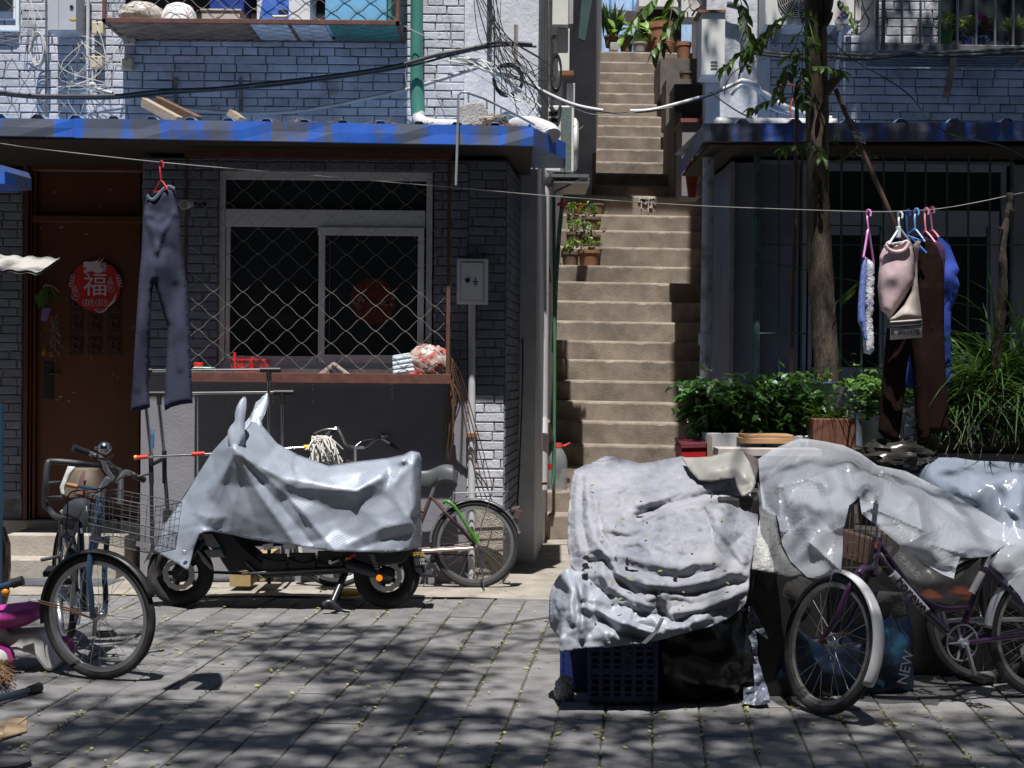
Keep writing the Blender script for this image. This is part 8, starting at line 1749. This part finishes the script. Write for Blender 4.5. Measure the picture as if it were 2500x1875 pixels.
sheet(ol,[(2250,1420,7.36),(2180,1390,7.38)],res=9,smooth=2,seed=23,noise=.03,excess=.03,it=50).build('film_under', film('dusky_film',(.2,.2,.2),.2,.3), p2, smooth=True)
mb = MB(); mb.obox(P(2085,1335,7.3),(.22,.2,.14),Matrix.Rotation(.3,3,'Y')); tag(mb.build('pinkish_box', mat('dusty_pink_card',(.16,.10,.085),var=.25),bevel=.01),'dusty pink box in the basket of the purple bicycle','box')
mb = MB(); mb.box((1.75,7.9,0),(3.4,8.3,.78)); tag(mb.build('stored_crates', MATS['dark_carton'],bevel=.02),'dark boxes stacked behind the bicycles','boxes')
mb = MB()
for a in ((2270,1470,7.65),(2345,1460,7.65)): c = P(*a); mb.lathe([(.06,0),(.07,.03),(.03,.06),(.001,.07)],c,n=12)
tag(mb.build('orange_tubs', mat('orange_plastic',(.6,.13,.03),rough=.4),smooth=True),'two orange plastic lids glimpsed behind the purple frame','lids')
# ================================================================== left edge of the picture
M_mag = mat('magenta_plastic',(.38,.045,.25),rough=.35,var=.08); M_toyw = mat('toy_white',(.5,.5,.5),rough=.4,var=.1,dirt=(.3,.27,.24),dscale=6,dlim=(.55,.7))
ky = thing('ride_on_toy','pink and white ride on toy cut by the left edge','ride-on toy',G(60,1640)); Yk = 7.85
c = P(20,1497,Yk); M = Matrix.Rotation(-.12,3,'Y'); g = []
for i in range(11):
    t = i/10; r = .155*math.sin(math.pi*min(1,t*.5+.0001)) if t < 1 else .155
    g.append(None)
mb = MB(); mb.lathe([(.001,-.075),(.08,-.07),(.14,-.045),(.162,-.01),(.158,.02),(.135,.034),(.09,.018),(.05,.008),(.001,.004)],c,M@Matrix.Diagonal((1.2,.9,1.05)),n=32,cap=False); mb.build('seat', M_mag, ky, smooth=True)
mb = MB(); mb.lathe([(.001,.014),(.05,.016),(.058,.024),(.06,.016)],c+Vector((.0,-.05,.0)),M@Matrix.Diagonal((1.25,.45,1)),n=24,cap=False); mb.build('seat_emblem', M_toyw, ky, smooth=True)
mb = MB(); mb.prism(PS(((-60,1530),(0,1522),(20,1548),(60,1545),(95,1545),(118,1580),(132,1625),(128,1640),(110,1640),(95,1620),(80,1600),(40,1588),(-60,1590)),Yk-.08),(0,.2,0)); mb.build('body', M_toyw, ky, bevel=.02)
for (x,y,Y,r,lab) in ((-6,1610,7.72,.088,0),(150,1598,8.05,.075,1)):
    c = P(x,y,Y); c.z = r; n = Vector((.25,-1,0)); a,b,n = axes(n); mb = MB(); mb.tube([c+(a*math.cos(q)+b*math.sin(q))*(r-.018) for q in [k*math.pi/16 for k in range(32)]],[.018]*32,10,closed=True); mb.tube([c-n*.022,c+n*.022],[r-.02,r-.02],24); w_ = mb.build('wheel', M_mag, ky, smooth=True)
    mb = MB(); mb.tube([c+n*.023,c+n*.03],[r*.6,r*.5],20); mb.build('hub_cap', mat('white_vinyl',(.6,.6,.58)), w_, smooth=True)
tubes(ky,'handlebar',M_navy,[([P(-50,1448,7.6),P(34,1424,7.6)],.018)]); tubes(ky,'grip',M_black,[([P(30,1425,7.6),P(56,1417,7.6)],.025)])
tubes(ky,'column',M_toyw,[([P(-45,1446,7.6),P(-50,1560,7.7)],.03)])
mb = MB(); mb.ball(P(14,1445,7.6),(.022,.022,.022),12,8); mb.build('orange_knob', mat('amber',(.75,.23,.01)), ky, smooth=True)
wk = thing('walking_stick','blue grey metal walking stick with black rubber tip lying at the left edge','walking stick',G(60,1712))
a,b = G(-90,1745),G(96,1693); a.z = b.z = .03; d = (b-a).normalized()
tubes(wk,'shaft',mat('blue_grey_tube',(.12,.16,.2),rough=.35,metal=.6),[([a,b-d*.07],.0165)]); MB().tube([b-d*.075,b-d*.02,b],[.021,.024,.027],14).build('rubber_tip', M_black, wk, smooth=True)
mb = MB(); rr = random.Random(6); c = G(-20,1672)
for k in range(120):
    e = G(rr.uniform(-10,42),rr.uniform(1640,1698)); e.z = rr.uniform(.01,.09); mb.tube(spline([c+Vector((-.25,rr.gauss(0,.03),.10+rr.gauss(0,.02))),c+Vector((0,rr.gauss(0,.05),.1)),e],3),.0022,4)
tag(mb.build('broom', mat('broom_straw',(.14,.075,.04),rough=.9,island=.4)),'brown straw broom head poking in from the left edge','broom')
cbL = thing('cardboard_carton','open cardboard carton with a flap sticking out at the left edge','carton',G(-60,1880)); M_card = mat('kraft_card',(.27,.19,.12),rough=.85,var=.08)
a = P(-130,1805,6.35); b_ = P(2,1805,6.35)
MB().box((a.x,6.35,0),(b_.x,6.7,a.z)).build('box', M_card, cbL, bevel=.004)
mb = MB(); mb.prism([Vector((b_.x,6.36,a.z)),Vector((b_.x,6.69,a.z+.01)),P(20,1758,6.62),P(66,1787,6.5)],(0,0,.006)); mb.build('flap', M_card, cbL)
mb = MB(); c = P(14,1862,5.95); mb.lathe([(.09,-.4),(.10,0),(.105,.01),(.09,.014),(.001,.02)],c,n=8,cap=False); o = mb.build('grey_tub', mat('grey_tub',(.07,.07,.075),rough=.5)); o.data.transform(Matrix.Translation((0,0,.0))); tag(o,'grey tub with faceted sides at the bottom left corner','tub')
mb = MB(); mb.tube([(P(2,1000,9.6).x,9.6,0),(P(2,1000,9.6).x,9.6,P(2,985,9.6).z)],.018,8); tag(mb.build('dark_pole', M_navy),'dark upright pole at the left edge before the shop wall','pole')
jr = MB(); c = P(-8,1500,9.7); jr.lathe([(.05,0),(.075,.1),(.09,.3),(.085,.45),(.05,.56),(.001,.57)],(c.x,9.7,0),n=24); tag(jr.build('glazed_jar', mat('brown_glaze',(.05,.025,.015),rough=.15,var=.3),smooth=True),'tall glossy dark brown jar standing at the left edge','jar')
g = [[],[],[],[]]
for k in range(23):
    t = k/22; x = -160+260*t; yy = 661+12*t; p = P(x,yy,7.0); z = .012*abs(math.sin(k*.9)); g[0].append(p+Vector((0,0,z+.012))); g[1].append(p+Vector((0,.30,z+.10))); g[2].append(p+Vector((0,.30,z+.085))); g[3].append(p+Vector((0,0,z)))
mb = MB().grid(g); tag(mb.build('sheet_awning', mat('dusty_white_sheet',(.42,.4,.37),rough=.6,var=.12)),'small dusty white ribbed awning at the left edge','awning')
mb = MB(); mb.prism(PS(((-60,405),(4,403),(11,418),(12,448),(-60,452)),9.0),(0,.5,.02)); tag(mb.build('awning_corner', M_blue),'corner of another blue metal awning at the left edge','awning')
# ================================================================== litter on the paving
mb = MB(); rr = random.Random(41); ang = math.atan(335/3600.); ux_, uy_ = Vector((math.cos(ang),-math.sin(ang),0)), Vector((math.sin(ang),math.cos(ang),0))
for k in range(4600):
    i = rr.randint(-16,17); along_ = rr.uniform(0,5.3)
    if rr.random() < .62: c = Vector((0,10.43,0))+ux_*((i+.5)*.221+rr.gauss(0,.012))-uy_*along_
    else: c = Vector((rr.uniform(-3.4,3.4),rr.uniform(5.2,10.9),0))
    if abs(c.x) > 4 or c.y > 10.43 and rr.random() < .6: continue
    if math.sin(c.x*3.1+1)*math.sin(c.y*2.3)+rr.gauss(0,.5) < -.25: continue
    c.z = (.016 if c.y > 10.43 else .008)+rr.random()*.004; q = rr.uniform(0,6.28); L = rr.uniform(.011,.032)*(1.5 if rr.random() < .12 else 1); d = Vector((math.cos(q),math.sin(q),rr.uniform(-.05,.2))); s = Vector((-d.y,d.x,rr.uniform(-.3,.3)))*L*.28
    mb.add([c,c+d*L*.5+s,c+d*L,c+d*L*.5-s],[(0,1,2,3)])
tag(mb.build('leaf_litter', mat('yellow_litter',(.30,.29,.085),rough=.8,island=.55,var=.3)),'tiny yellow green fallen leaves scattered over the paving','leaf litter',kind='stuff')
mb = MB()
for k in range(420):
    i = rr.randint(-15,16); c = Vector((0,10.43,0))+ux_*((i+.5)*.221+rr.gauss(0,.006))-uy_*rr.uniform(0,5)
    if math.sin(c.x*2.2)*math.sin(c.y*1.7+2) < .05: continue
    for j in range(5): d = Vector((rr.gauss(0,.6),rr.gauss(0,.6),1)).normalized(); leaflet(mb,c+Vector((rr.gauss(0,.01),rr.gauss(0,.02),-.004)),d,Vector((0,1,.2)),rr.uniform(.008,.02),.006)
tag(mb.build('joint_weeds', mat('moss_green',(.08,.10,.025),rough=.9,island=.4)),'small weeds and moss growing in the paving joints','weeds',kind='stuff')
